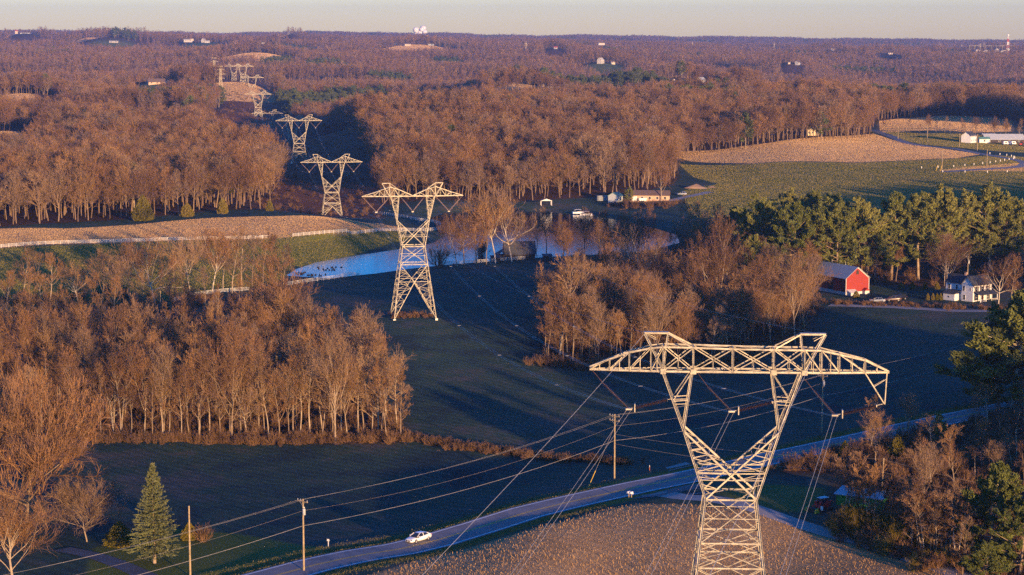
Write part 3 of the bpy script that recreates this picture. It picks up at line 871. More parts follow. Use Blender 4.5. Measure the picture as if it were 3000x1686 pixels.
def pine_tree(seed, H=22.0, Rb=5.5, nl=46, n2=7, tufts=6, blades=9, size=0.42, base=0.25):
    rs = np.random.RandomState(seed)
    T, TR = branches(rs, np.array([[0, 0, -.4]]), np.array([[rs.normal() * .03, rs.normal() * .03, 1.0]]), np.array([H * .97]), np.array([H * .016]), 9, 0.025, 0.06, 0.15)
    t = np.sort(rs.uniform(base, 1.0, nl)); s = t * 9; i = np.minimum(s.astype(int), 8); f = (s - i)[:, None]
    P = T[0, i] * (1 - f) + T[0, i + 1] * f
    rel = (t - base) / (1 - base)
    az = np.arange(nl) * 2.399 + rs.normal(size=nl) * .4
    el = np.interp(rel, [0, .5, 1], [0.0, 0.35, 1.15]) + rs.normal(size=nl) * .14
    D = np.stack([np.cos(az) * np.cos(el), np.sin(az) * np.cos(el), np.sin(el)], -1)
    L = Rb * np.interp(rel, [0, .25, .6, 1], [0.75, 1.1, 0.95, 0.38]) * rs.uniform(.6, 1.25, nl)
    A, AR = branches(rs, P, D, L, 0.017 * L + .02, 5, 0.08, 0.10, 0.35)
    P, D, L2, r = children(rs, A, AR, n2, 0.3, 1.0, 0.6, 0.42, 0.6)
    B, BR = branches(rs, P, D, L2, np.maximum(r, .015), 3, 0.08, 0.16, 0.4)
    N = len(P); m = tufts
    tt = rs.uniform(0.25, 1.0, size=(N, m)); s = tt * 3; i = np.minimum(s.astype(int), 2); f = (s - i)[..., None]
    ar = np.arange(N)[:, None]
    C = (B[ar, i] * (1 - f) + B[ar, i + 1] * f).reshape(-1, 3)
    d = unit(B[ar, i + 1] - B[ar, i]).reshape(-1, 3)
    C = np.repeat(C, blades, 0); d = np.repeat(d, blades, 0)
    C = C + rs.normal(size=C.shape) * size * .38
    V, Fq = rand_quads(rs, C, size, d + np.array([0, 0, .35]), 1.0, 0.30)
    return cat([tubes(T, TR, 7), tubes(A, AR, 3)]), cat([tubes(B, BR, 3), (V, Fq)])

def cedar_tree(seed, H=8.0, Rb=2.8, n=5200, size=0.42, top=0.75):
    rs = np.random.RandomState(seed)
    t = rs.uniform(0, 1, n) ** 1.15
    az = rs.uniform(0, 2 * math.pi, n)
    prof = np.minimum(np.interp(t, [0, .08, .3, .7, 1], [.8, 1, .95, .55, .04]), 1.0)
    lump = 1 + .16 * np.sin(az * 5 + t * 9 + seed) + .10 * np.sin(az * 11 - t * 21)
    rr = Rb * prof * lump * rs.uniform(.62, 1.03, n) ** .5
    C = np.stack([np.cos(az) * rr, np.sin(az) * rr, .15 + H * t * .98], -1)
    D = unit(np.stack([np.cos(az) * .5, np.sin(az) * .5, np.full(n, 1.0)], -1))
    V, Fq = rand_quads(rs, C, size, D, .6, .45)
    T, TR = branches(rs, np.array([[0, 0, -.2]]), np.array([[0, 0, 1.0]]), np.array([H * .8]), np.array([H * .02]), 4, 0.01, 0.1, 0.2)
    return cat([tubes(T, TR, 6)]), (V, Fq)

def bush(seed, H=2.6, ns=22, n2=6, n3=5, spread=.55, twig=.018):
    rs = np.random.RandomState(seed)
    az = rs.uniform(0, 6.28, ns); th = np.abs(rs.normal(size=ns)) * spread + .1
    D = np.stack([np.cos(az) * np.sin(th), np.sin(az) * np.sin(th), np.cos(th)], -1)
    P = rs.normal(size=(ns, 3)) * np.array([.25, .25, 0]) + np.array([0, 0, -.15])
    A, AR = branches(rs, P, D, H * rs.uniform(.6, 1.1, ns), np.full(ns, .035), 4, .12, .08, .4)
    P, D, L, r = children(rs, A, AR, n2, .2, 1, .5, .45, .6)
    B, BR = branches(rs, P, D, L, np.maximum(r, twig), 3, .15, .06, .5)
    P, D, L, r = children(rs, B, BR, n3, .1, 1, .6, .6, .6)
    C_, CR = branches(rs, P, D, L, np.full(len(P), twig), 1, .1, .05, .6)
    return cat([tubes(A, AR, 4)]), cat([tubes(B, BR, 3), tubes(C_, CR, 1)])

M['bark_mid'] = objrand('wood_bark', [(0.1, (0.12, 0.075, 0.05)), (0.9, (0.27, 0.19, 0.125))])
PROTO = {}
def proto(key, gen, trunk_mat, crown_mat):
    tr, cr = gen
    PROTO[key] = (mesh_np(key + '_trunk', tr[0], tr[1], (trunk_mat,), True), mesh_np(key + '_crown', cr[0], cr[1], (crown_mat,)))

def proto_one(key, gen, mats):
    """trunk and crown in one mesh, unlinked object, for the masses"""
    tr, cr = gen
    V, Fq = cat([tr, cr])
    me = mesh_np(key, V, Fq, mats, False, mi=np.array([0] * len(tr[1]) + [1] * len(cr[1])))
    PROTO[key] = bpy.data.objects.new(key, me)

def plant(key, x, y, H, name, label, cat_, group=None, rz=None, H0=20.0, z=None, wide=1.0):
    tm, cm = PROTO[key]
    o = empty(name, (x, y, (hz(x, y) if z is None else z)), random.uniform(0, 6.28) if rz is None else rz, label, cat_, group)
    s = H / H0
    o.scale = (s * wide, s * wide, s)
    obj('trunk', tm, o); obj('crown', cm, o)
    return o

def mass(name, P, keys, label, cat_, scl, rot=None, pid=None, group=None):
    """one object of kind stuff: instances of the given tree meshes on a point cloud"""
    P = np.asarray(P, np.float32); n = len(P)
    me = bpy.data.meshes.new(name); me.vertices.add(n); me.vertices.foreach_set('co', P.ravel())
    rs = np.random.RandomState(n)
    def att(nm, ty, arr, f='value'):
        a = me.attributes.new(nm, ty, 'POINT'); a.data.foreach_set(f, np.asarray(arr).ravel())
    pid = rs.randint(0, len(keys), n) if pid is None else pid
    att('pid', 'INT', pid.astype(np.int32))
    att('rot', 'FLOAT_VECTOR', np.stack([rs.normal(size=n) * .03, rs.normal(size=n) * .03, rs.uniform(0, 6.28, n)], -1).astype(np.float32), 'vector')
    scl = np.asarray(scl, np.float32)
    if scl.ndim == 1: scl = np.repeat(scl[:, None], 3, 1)
    att('scl', 'FLOAT_VECTOR', scl.astype(np.float32), 'vector')
    o = obj(name, me, label=label, cat=cat_, kind='stuff', group=group)
    ng = bpy.data.node_groups.new(name, 'GeometryNodeTree')
    ng.interface.new_socket('Geometry', in_out='INPUT', socket_type='NodeSocketGeometry')
    ng.interface.new_socket('Geometry', in_out='OUTPUT', socket_type='NodeSocketGeometry')
    Nn, Lk = ng.nodes, ng.links
    gi, go, jn = Nn.new('NodeGroupInput'), Nn.new('NodeGroupOutput'), Nn.new('GeometryNodeJoinGeometry')
    def named(nm, ty):
        a = Nn.new('GeometryNodeInputNamedAttribute'); a.data_type = ty; a.inputs['Name'].default_value = nm
        return [q for q in a.outputs if q.name == 'Attribute' and q.enabled][0]
    ap, ar, as_ = named('pid', 'INT'), named('rot', 'FLOAT_VECTOR'), named('scl', 'FLOAT_VECTOR')
    for k, key in enumerate(keys):
        cmp_ = Nn.new('FunctionNodeCompare'); cmp_.data_type = 'INT'; cmp_.operation = 'EQUAL'
        ins = [q for q in cmp_.inputs if q.type == 'INT']
        Lk.new(ap, ins[0]); ins[1].default_value = k
        ip = Nn.new('GeometryNodeInstanceOnPoints'); oi = Nn.new('GeometryNodeObjectInfo')
        oi.inputs['Object'].default_value = PROTO[key]
        Lk.new(gi.outputs[0], ip.inputs['Points']); Lk.new(cmp_.outputs[0], ip.inputs['Selection'])
        Lk.new(oi.outputs['Geometry'], ip.inputs['Instance']); Lk.new(ar, ip.inputs['Rotation']); Lk.new(as_, ip.inputs['Scale'])
        Lk.new(ip.outputs[0], jn.inputs[0])
    Lk.new(jn.outputs[0], go.inputs[0])
    md = o.modifiers.new('scatter', 'NODES'); md.node_group = ng
    return o

def jgrid(y0, y1, sp, xw, seed=1, jit=.42):
    """jittered grid of points, half width xw(y)"""
    rs = np.random.RandomState(seed)
    out = []
    for y in np.arange(y0, y1, sp):
        w = xw(y); xs = np.arange(-w, w, sp)
        out.append(np.stack([xs + rs.uniform(-jit, jit, len(xs)) * sp, y + rs.uniform(-jit, jit, len(xs)) * sp], -1))
    return np.concatenate(out)

def fast_noise(x, y, L, seed):
    rs = np.random.RandomState(seed); s = 0
    for k in range(6):
        a, l, p = rs.uniform(0, 6.28), L * rs.uniform(.6, 1.6), rs.uniform(0, 6.28)
        s = s + np.sin((x * math.cos(a) + y * math.sin(a)) * 6.283 / l + p)
    return s / 6

GAPS = [(250, 1620, 80, 36), (60, 1430, 45, 36), (480, 1320, 60, 20), (1050, 1950, 60, 60), (1250, 2280, 90, 42), (1700, 1900, 70, 32), (2100, 2050, 90, 42), (2400, 2450, 140, 70), (2550, 3400, 200, 150), (1800, 2900, 110, 70), (1350, 3300, 120, 90), (930, 3100, 80, 70), (400, 2950, 110, 80), (150, 2400, 70, 50), (600, 2200, 50, 36), (2250, 1600, 50, 22), (1350, 1360, 60, 18), (1700, 1450, 60, 18), (700, 3500, 90, 80), (2150, 3000, 90, 70), (1550, 2750, 90, 55), (120, 3300, 110, 90), (1100, 2700, 60, 50), (2850, 2500, 90, 60), (1550, 1650, 80, 22), (1150, 1600, 50, 22)]
FIELD_RISES = {0, 1, 2, 3, 4, 5, 6, 7, 8, 12, 14, 15, 16, 21, 24, 25}
CONIFER_SPOTS = []     # (x, y, rx, ry) ellipses where evergreens stand in the far woods
def con(px, D, wx, wy): CONIFER_SPOTS.append(((px - 1500) / F * D, D, wx, wy))
for a_ in [(980, 2350, 75, 60), (880, 2250, 22, 60), (1060, 2480, 50, 40), (420, 3350, 80, 80), (1550, 2380, 28, 60), (1640, 2420, 60, 45), (1760, 2450, 50, 60), (1850, 2480, 35, 40), (1900, 2500, 40, 50),
           (2020, 2450, 55, 60), (2160, 2480, 30, 40), (2230, 2500, 28, 50), (2570, 2150, 60, 50), (2700, 2300, 60, 40), (235, 1750, 14, 30), (120, 1880, 8, 12), (1130, 3100, 45, 60), (960, 3600, 40, 80), (2060, 3300, 90, 40), (2450, 3900, 120, 60), (2600, 1900, 20, 30), (700, 2900, 20, 50)]:
    con(*a_)

def build_masses():
    for k in range(5):
        g = bare_tree(100 + k, 20, kind=('forest', 'vase', 'forest', 'vase', 'forest')[k], crown=.74, spread=.33, nl=15, n2=7, n3=6, n4=5, twig=.028)
        proto_one('mid_tree_%d' % k, g, (M['bark_mid'], M['twig']))
    for k in range(4):
        g = bare_tree(200 + k, 20, crown=.82, spread=.36, nl=12, n2=6, n3=5, n4=0, twig=.095)
        proto_one('far_tree_%d' % k, g, (M['bark_mid'], M['twig']))
    for k in range(2):
        g = pine_tree(300 + k, 20, 4.2, nl=26, n2=4, tufts=3, blades=4, size=1.1, base=.15)
        proto_one('far_pine_%d' % k, g, (M['bark'], M['conifer_far'])) 
    for k in range(3):
        proto_one('brush_%d' % k, bush(400 + k), (M['brush'], M['brush']))
    proto_one('brush_olive', bush(410, 3.2, 26, 5, 4, .28), (M['olive'], M['olive']))
    def clear_mask(P, pad):
        x, y = P[:, 0], P[:, 1]
        ok = ~inside(x, y, NEAR_CLEAR)
        ok &= ~inside(x, y, CORRIDOR)
        for f in FAR.values(): ok &= ~inside(x, y, f)
        # open strip in front of each far field so that the nearer trees do not hide it
        for px, D, rx, ry in GAPS:
            cx = (px - 1500) / F * D; al = .25 * math.sin(px)
            u_, v_ = x - cx, (y - D) - al * (x - cx)
            ok &= (u_ / rx) ** 2 + (v_ / ry) ** 2 > 1 + .5 * fast_noise(x, y, 40, 51)
        for px, py, D, rx, ry in RISES:
            cx = (px - 1500) / F * D
            dep = D - y; rel = (x / np.maximum(y, 1) - cx / D) * D
            q = np.clip(1 - np.abs(rel) / (rx * (.75 if RISES.index((px, py, D, rx, ry)) in FIELD_RISES else .42)), 0, 1) ** .4
            ok &= ~((dep > -ry * .12) & (dep < ry * 1.6 * q))
        return ok
    half = lambda y: .36 * y + 40
    pts = jgrid(790, 2600, 8.2, half, 1)
    pts = pts[clear_mask(pts, 0)]
    x, y = pts[:, 0], pts[:, 1]
    keep = (fast_noise(x, y, 60, 3) > -.56)
    pts = pts[keep]; x, y = pts.T
    z = height(x, y)
    con_ = np.zeros(len(x), bool)
    for cx, cy, rx, ry in CONIFER_SPOTS: con_ |= (((x - cx) / rx) ** 2 + ((y - cy) / ry) ** 2) < 1
    rs = np.random.RandomState(5)
    con_ |= rs.uniform(size=len(x)) < 0.008
    con_ |= (fast_noise(x, y, 170, 33) > .55) & (y > 1750)
    hid = np.zeros(len(x), bool)
    for cx, cy, rx, ry in CONIFER_SPOTS: hid |= (np.abs(x * cy / y - cx) < rx * .8) & (y < cy) & (y > cy - ry - 55)
    kp = con_ | ~hid; x, y, z, con_ = x[kp], y[kp], z[kp], con_[kp]
    hs = np.clip(.95 + .30 * fast_noise(x, y, 110, 8) + .12 * fast_noise(x, y, 38, 18) + rs.normal(size=len(x)) * .06, .5, 1.3)
    hs = np.where(con_, 1.0 + .1 * rs.normal(size=len(x)), hs)
    scl = np.stack([hs * rs.uniform(.9, 1.3, len(x)), hs * rs.uniform(.9, 1.3, len(x)), hs], -1)
    P3 = np.stack([x, y, z - .1], -1)
    m = ~con_
    mass('woodland', P3[m], ['mid_tree_%d' % k for k in range(5)], 'leafless brown woodland covering the hills behind the fields', 'woodland', scl[m])
    mm = con_
    # beyond
    pts = np.concatenate([jgrid(2600, 4600, 10.0, half, 2), jgrid(4600, 7600, 14.5, half, 3), jgrid(7600, 10700, 26, half, 4)])
    pts = pts[clear_mask(pts, 0)]
    x, y = pts.T
    keep = fast_noise(x, y, 110, 4) > -.66
    pts = pts[keep]; x, y = pts.T; z = height(x, y)
    c2 = np.zeros(len(x), bool)
    for cx, cy, rx, ry in CONIFER_SPOTS: c2 |= (((x - cx) / rx) ** 2 + ((y - cy) / ry) ** 2) < 1
    c2 |= fast_noise(x, y, 320, 14) > .5
    hs = np.clip(.93 + .22 * fast_noise(x, y, 140, 9) + rs.normal(size=len(x)) * .08, .6, 1.3)
    wd = np.interp(y, [2600, 4500, 7600, 14000], [1.0, 1.1, 1.6, 3.0])
    scl2 = np.stack([hs * wd, hs * wd, hs * np.interp(y, [2600, 14000], [1, 1.25])], -1)
    P4 = np.stack([x, y, z - .2], -1)
    mass('distant_woodland', P4[~c2], ['far_tree_%d' % k for k in range(4)], 'hazy leafless woodland on the far hills below the horizon', 'woodland', scl2[~c2])
    mass('evergreen_woodland', np.concatenate([P3[mm], P4[c2]]), ['far_pine_0', 'far_pine_1'], 'dark green evergreen stands among the bare woods', 'evergreens', np.concatenate([scl[mm] * [1.25, 1.25, 1], scl2[c2] * [1.2, 1.2, 1]]))
# ================================================================== pylons, poles and wires
def P3i(a, b, t): return Vector(a) * (1 - t) + Vector(b) * t

def zig(mb, a0, a1, b0, b1, n, w, rungs=True, cross=False):
    """lattice between the edge a0-a1 and the edge b0-b1"""
    for k in range(n):
        t0, t1 = k / n, (k + 1) / n
        A0, A1, B0, B1 = P3i(a0, a1, t0), P3i(a0, a1, t1), P3i(b0, b1, t0), P3i(b0, b1, t1)
        if cross or k % 2 == 0: mb.angle(A0, B1, w)
        if cross or k % 2 == 1: mb.angle(B0, A1, w)
        if rungs and k > 0: mb.angle(A0, B0, w * .85)

def insulator(a, b, n, r=0.14):
    """cap-and-pin string from a to b: discs on a rod"""
    a, b = Vector(a), Vector(b); d = b - a; L = d.length
    q = d.to_track_quat('Z', 'Y').to_matrix().to_4x4(); q.translation = a
    prof = [(0.025, 0)]
    for k in range(n):
        z0 = L * (k + .15) / n; st = L / n
        prof += [(0.035, z0), (r * .55, z0 + st * .15), (r, z0 + st * .42), (r * .9, z0 + st * .5), (0.035, z0 + st * .6)]
    prof += [(0.025, L)]
    return prof, q

def add_insulator(mb, a, b, n, r=0.14):
    prof, q = insulator(a, b, n, r)
    mb.lathe((0, 0, 0), prof, 8, 'z', 0, q)

OUT2 = ([0, 10.5, 15.3, 20.4, 27.8, 34.6], [6.0, 4.6, 3.9, 3.2, 4.57, 6.3])
DEP2 = ([0, 10.5, 15.3, 20.4, 27.8, 34.6], [5.8, 4.3, 3.5, 2.9, 1.7, 0.95])
def ox(h): return float(np.interp(h, *OUT2))
def dp(h): return float(np.interp(h, *DEP2))

def suspension_pylon(hb, loc, rz, label, k=1.0, detail=True):
    """waist-type 500 kV suspension tower; hb = level of the drawing where the feet stand (0 tall, 8.6 short)"""
    root = empty('lattice_pylon', loc, rz, label, 'pylon', 'waisted lattice pylons of the power line')
    w, v = 0.175 * k, 0.10 * k
    b = MB()
    apex = 10.5 if hb < 5 else 15.3 - 1.2
    for sy in (-1, 1):
        for sx in (-1, 1):
            c = lambda h: (sx * ox(h), sy * dp(h), h)
            b.angle(c(hb), c(15.3), w * 1.2); b.angle(c(15.3), c(20.4), w)
            foot = c(hb)
            b.box(foot[0] - .35, foot[0] + .35, foot[1] - .35, foot[1] + .35, hb - .8, hb + .12, 1)
            # inner leg of the face to the centre apex
            b.angle((0, sy * dp(apex), apex), foot, w * .9)
            zig(b, c(hb), c(apex), foot, (0, sy * dp(apex), apex), 6 if hb < 5 else 4, v * .8)
            b.angle((0, sy * dp(apex), apex), c(15.3), w * .8)
            # side faces
        c = lambda h, s: (s * ox(h), sy * dp(h), h)
        if hb < 5:
            b.angle(c(10.5, -1), c(10.5, 1), v)
            zig(b, c(10.5, -1), c(15.3, -1), (0, sy * dp(10.5), 10.5), c(15.3, -1), 3, v * .7)
            zig(b, c(10.5, 1), c(15.3, 1), (0, sy * dp(10.5), 10.5), c(15.3, 1), 3, v * .7)
        b.angle(c(15.3, -1), c(15.3, 1), w * .9); b.angle(c(20.4, -1), c(20.4, 1), w)
        b.angle(c(15.3, -1), c(20.4, 1), v); b.angle(c(15.3, 1), c(20.4, -1), v)
        b.angle(c(17.8, -1), c(17.8, 1), v * .8)
    for sx in (-1, 1):
        e = lambda h, s: (sx * ox(h), s * dp(h), h)
        b.angle((sx * ox(apex), 0, apex), e(hb, -1), w * .8); b.angle((sx * ox(apex), 0, apex), e(hb, 1), w * .8)
        b.angle(e(apex, -1), e(apex, 1), v)
        for s in (-1, 1): zig(b, e(hb, s), e(apex, s), e(hb, s), (sx * ox(apex), 0, apex), 5, v * .75)
        b.angle(e(15.3, -1), e(15.3, 1), v); b.angle(e(20.4, -1), e(20.4, 1), v)
        zig(b, e(15.3, -1), e(20.4, -1), e(15.3, 1), e(20.4, 1), 2, v, True, True)
        if hb < 5: zig(b, e(10.5, -1), e(15.3, -1), e(10.5, 1), e(15.3, 1), 1, v, False, True)
    # plan bracing of the belts
    for h in (15.3, 20.4):
        b.angle((-ox(h), -dp(h), h), (ox(h), dp(h), h), v * .8); b.angle((ox(h), -dp(h), h), (-ox(h), dp(h), h), v * .8)
    b.build('tower_body', [M['steel'], M['grey_metal']], root)
    # the two splayed upper arms
    for sx in (-1, 1):
        a = MB()
        for sy in (-1, 1):
            A = lambda h: (sx * ox(h), sy * dp(h), h)
            top_in = (sx * 3.95, sy * .95, 34.6)
            a.angle(A(20.4), A(27.8), w); a.angle(A(27.8), A(34.6), w)
            a.angle(A(27.8), top_in, w * .9)
            zig(a, A(27.8), A(34.6), A(27.8), top_in, 5, v * .8)
            a.angle(A(27.8), (-sx * ox(20.4) * .98, sy * (dp(20.4) - .02), 20.4), w * .95)      # the long cross brace
            m = P3i(A(27.8), (-sx * ox(20.4), sy * dp(20.4), 20.4), .46)
            zig(a, A(27.8), A(21.2), A(27.8), m, 4, v * .8)
            a.angle(A(23.2), (0, sy * dp(23.2), 23.2), v)
        for h0, h1, n in ((20.4, 27.8, 3), (27.8, 34.6, 4)):
            zig(a, (sx * ox(h0), -dp(h0), h0), (sx * ox(h1), -dp(h1), h1), (sx * ox(h0), dp(h0), h0), (sx * ox(h1), dp(h1), h1), n, v * .8)
        a.build('splayed_arm', M['steel'], root)
    # crossarm truss with its two humps
    c = MB()
    topx = [-14.5, -11.0, -6.5, -3.95, 0.0, 3.95, 6.5, 11.0, 14.5]
    toph = [34.65, 35.7, 37.3, 36.5, 34.75, 36.5, 37.3, 35.7, 34.65]
    dd = [.1, .55, .95, .95, .95, .95, .95, .55, .1]
    for sy in (-1, 1):
        for i in range(8):
            c.angle((topx[i], sy * dd[i], toph[i]), (topx[i + 1], sy * dd[i + 1], toph[i + 1]), w * .9)
            c.angle((topx[i], sy * dd[i], 34.6), (topx[i + 1], sy * dd[i + 1], 34.6), w)
            n = 3 if i in (1, 6) else 2
            a0, a1 = (topx[i], sy * dd[i], 34.6), (topx[i + 1], sy * dd[i + 1], 34.6)
            b0, b1 = (topx[i], sy * dd[i], toph[i]), (topx[i + 1], sy * dd[i + 1], toph[i + 1])
            zig(c, a0, a1, b0, b1, n, v * .8)
            if 0 < i: c.angle(a0, b0, v)
    for i in range(1, 8):
        c.angle((topx[i], -dd[i], 34.6), (topx[i], dd[i], 34.6), v); c.angle((topx[i], -dd[i], toph[i]), (topx[i], dd[i], toph[i]), v)
    for i in range(8): c.angle((topx[i], -dd[i], 34.6), (topx[i + 1], dd[i + 1], 34.6), v * .7)
    c.build('crossarm', M['steel'], root)
    for sx in (-1, 1):
        p = MB()
        for sy in (-1, 1):
            p.angle((sx * 6.5, sy * .6, 34.6), (sx * 6.45, sy * .3, 38.3), w * .8)
            p.angle((sx * 6.6, sy * .7, 34.6), (sx * 8.7, sy * .3, 38.3), w * .9)
            p.angle((sx * 6.45, sy * .3, 38.3), (sx * 3.95, sy * .9, 36.5), w * .7)
            p.angle((sx * 6.45, sy * .3, 38.3), (sx * 8.7, sy * .3, 38.3), w)
        p.angle((sx * 8.7, -.3, 38.3), (sx * 8.7, .3, 38.3), w)
        p.build('earthwire_peak', M['steel'], root)
    for cx in (-10.4, 0, 10.4):
        for s in (-1, 1):
            q = MB()
            x0 = cx + s * (3.9 if cx else 3.5)
            st = P3i((x0, 0, 34.5), (cx, 0, 30.2), .22)
            q.tube([(x0, 0, 34.5), st], .04, 4)
            add_insulator(q, st, P3i((x0, 0, 34.5), (cx, 0, 30.2), .96), 15, .2 * k)
            q.build('insulator_string', M['string'], root)
        q = MB().box(cx - .3, cx + .3, -.06, .06, 29.95, 30.25)
        q.build('conductor_yoke', M['steel'], root)
    return root

def tension_pylon():
    """the near tower: flat-topped beam, angle strings, right bracket"""
    X0, Y0 = 22.35, 200.0
    base = hz(X0, Y0)
    root = empty('lattice_pylon', (X0, Y0, 0), R(-3.6), 'large near lattice pylon with long flat-topped beam above the stubble field', 'pylon', 'waisted lattice pylons of the power line')
    def X(zx): return (zx - 890) * .01743
    def Zz(zy): return 50.55 - .01743 * zy
    OUT = ([base, 25.3, 32.8, 39.7, 45.7], [6.6, 3.42, 2.57, 4.85, 7.05])
    DE = ([base, 25.3, 32.8, 39.7, 45.7], [6.6, 3.4, 2.5, 1.7, 1.05])
    o = lambda h: float(np.interp(h, *OUT)); d = lambda h: float(np.interp(h, *DE))
    w, v = .18, .085
    b = MB()
    lev = [base, 8.0, 13.5, 18.2, 22.3, 25.9, 28.4, 32.8]
    for sy in (-1, 1):
        for sx in (-1, 1):
            C = lambda h: (sx * o(h), sy * d(h), h)
            for i in range(len(lev) - 1): b.angle(C(lev[i]), C(lev[i + 1]), w * 1.1)
            b.box(C(base)[0] - .5, C(base)[0] + .5, C(base)[1] - .5, C(base)[1] + .5, base - .8, base + .3, 1)
        for i in range(len(lev) - 1):
            h0, h1 = lev[i], lev[i + 1]
            L0, L1, R0, R1 = (-o(h0), sy * d(h0), h0), (-o(h1), sy * d(h1), h1), (o(h0), sy * d(h0), h0), (o(h1), sy * d(h1), h1)
            b.angle(L0, R1, v); b.angle(R0, L1, v); b.angle(L1, R1, w * .8)
            hm = (h0 + h1) / 2
            for s in (-1, 1):
                b.angle((s * o(hm), sy * d(hm), hm), (s * o(hm) * .5, sy * d(hm), hm + (h1 - h0) * .25), v * .7)
                b.angle((s * o(hm), sy * d(hm), hm), (s * o(hm) * .5, sy * d(hm), hm - (h1 - h0) * .25), v * .7)
        hm = 30.9; b.angle((-o(hm), sy * d(hm), hm), (o(hm), sy * d(hm), hm), v * .8)
    for sx in (-1, 1):
        for i in range(len(lev) - 1):
            h0, h1 = lev[i], lev[i + 1]
            b.angle((sx * o(h0), -d(h0), h0), (sx * o(h1), d(h1), h1), v); b.angle((sx * o(h0), d(h0), h0), (sx * o(h1), -d(h1), h1), v)
            b.angle((sx * o(h1), -d(h1), h1), (sx * o(h1), d(h1), h1), v)
    for h in (28.4, 32.8, 25.9):
        b.angle((-o(h), 0, h), (0, -d(h), h), v * .8); b.angle((0, -d(h), h), (o(h), 0, h), v * .8); b.angle((o(h), 0, h), (0, d(h), h), v * .8); b.angle((0, d(h), h), (-o(h), 0, h), v * .8)
    b.build('tower_body', [M['steel'], M['grey_metal']], root)
    for sx in (-1, 1):
        a = MB()
        for sy in (-1, 1):
            A = lambda h: (sx * o(h), sy * d(h), h)
            ti = (sx * 4.0, sy * 1.0, 45.7)
            a.angle(A(32.8), A(39.7), w * 1.05); a.angle(A(39.7), A(45.7), w * 1.05); a.angle(A(39.7), ti, w)
            a.angle(A(39.7), (-sx * (o(32.8) - .03), sy * (d(32.8) - .03), 32.85), w)
            m1, m2 = P3i(A(39.7), A(45.7), .5), P3i(A(39.7), ti, .52)
            a.angle(m1, m2, v); a.angle(m1, ti, v); a.angle(P3i(A(39.7), A(45.7), .45), P3i(A(39.7), ti, .46), v * .8)
            q = lambda t: P3i(A(39.7), (-sx * o(32.8), sy * d(32.8), 32.8), t)
            for t, h in ((.26, 37.7), (.34, 37.0), (.5, 35.6)):
                a.angle(A(h), q(t), v)
            a.angle(A(37.0), q(.5), v * .8); a.angle(A(35.6), q(.5), v * .8)
            a.angle((sx * o(35.5), sy * d(35.5), 35.5), (0, sy * d(35.5), 35.45), w * .8)
            a.angle((sx * o(34.6), sy * d(34.6), 34.8), (0, sy * d(34.8), 34.78), v)
            a.angle((sx * o(35.0), sy * d(35.0), 35.1), (0, sy * d(34.8), 34.78), v * .8)
            a.angle(A(34.4), P3i((0, sy * d(35.3), 35.3), A(32.8), .55), v * .8)
        for h0, h1, n in ((32.8, 39.7, 4), (39.7, 45.7, 3)):
            zig(a, (sx * o(h0), -d(h0), h0), (sx * o(h1), -d(h1), h1), (sx * o(h0), d(h0), h0), (sx * o(h1), d(h1), h1), n, v * .85)
        zig(a, (sx * o(39.7), -d(39.7), 39.7), (-sx * o(32.8) * .2, -d(35), 34.6), (sx * o(39.7), d(39.7), 39.7), (-sx * o(32.8) * .2, d(35), 34.6), 4, v * .8)
        a.build('splayed_arm', M['steel'], root)
    # beam
    c = MB()
    bx = [-14.45, -12.4, -10.4, -8.2, -6.95, -3.9, 0.1, 4.2, 7.3, 9.0, 10.8, 13.4, 15.85]
    tz = [45.95, 46.8, 47.55, 48.05, 48.2, 48.15, 48.05, 48.0, 48.0, 47.95, 47.55, 46.95, 45.75]
    de = [.1, .4, .65, .9, 1.05, 1.05, 1.05, 1.05, 1.05, .95, .8, .5, .15]
    for sy in (-1, 1):
        for i in range(len(bx) - 1):
            B0, B1 = (bx[i], sy * de[i], 45.7), (bx[i + 1], sy * de[i + 1], 45.7)
            T0, T1 = (bx[i], sy * de[i], tz[i]), (bx[i + 1], sy * de[i + 1], tz[i + 1])
            c.angle(B0, B1, w); c.angle(T0, T1, w * .9)
            if i: c.angle(B0, T0, w * .7)
            if 4 <= i <= 7:
                c.angle(B0, T1, v * 1.1); c.angle(T0, B1, v * 1.1)
                c.angle(P3i(B0, B1, .5), P3i(P3i(B0, B1, .5), P3i(T0, T1, .5), .5), v * .7)
            elif i < 4: c.angle(T1, B0, v); c.angle(P3i(T1, B0, .5), P3i(B0, B1, .5), v * .8)
            else: c.angle(T0, B1, v); c.angle(P3i(T0, B1, .5), P3i(B0, B1, .5), v * .8); c.angle(P3i(T0, B1, .5), P3i(T0, T1, .5), v * .8)
    for i in range(len(bx)):
        c.angle((bx[i], -de[i], 45.7), (bx[i], de[i], 45.7), v); c.angle((bx[i], -de[i], tz[i]), (bx[i], de[i], tz[i]), v)
        if i < len(bx) - 1:
            c.angle((bx[i], -de[i], 45.7), (bx[i + 1], de[i + 1], 45.7), v * .8); c.angle((bx[i], de[i], tz[i]), (bx[i + 1], -de[i + 1], tz[i + 1]), v * .8)
    for x in (-6.95, -3.9, 4.2, 7.3):        # gusset plates
        for sy in (-1, 1): c.box(x - .28, x + .28, sy * 1.12 - .015, sy * 1.12 + .015, 45.45, 45.95)
    c.build('crossarm', M['steel'], root)
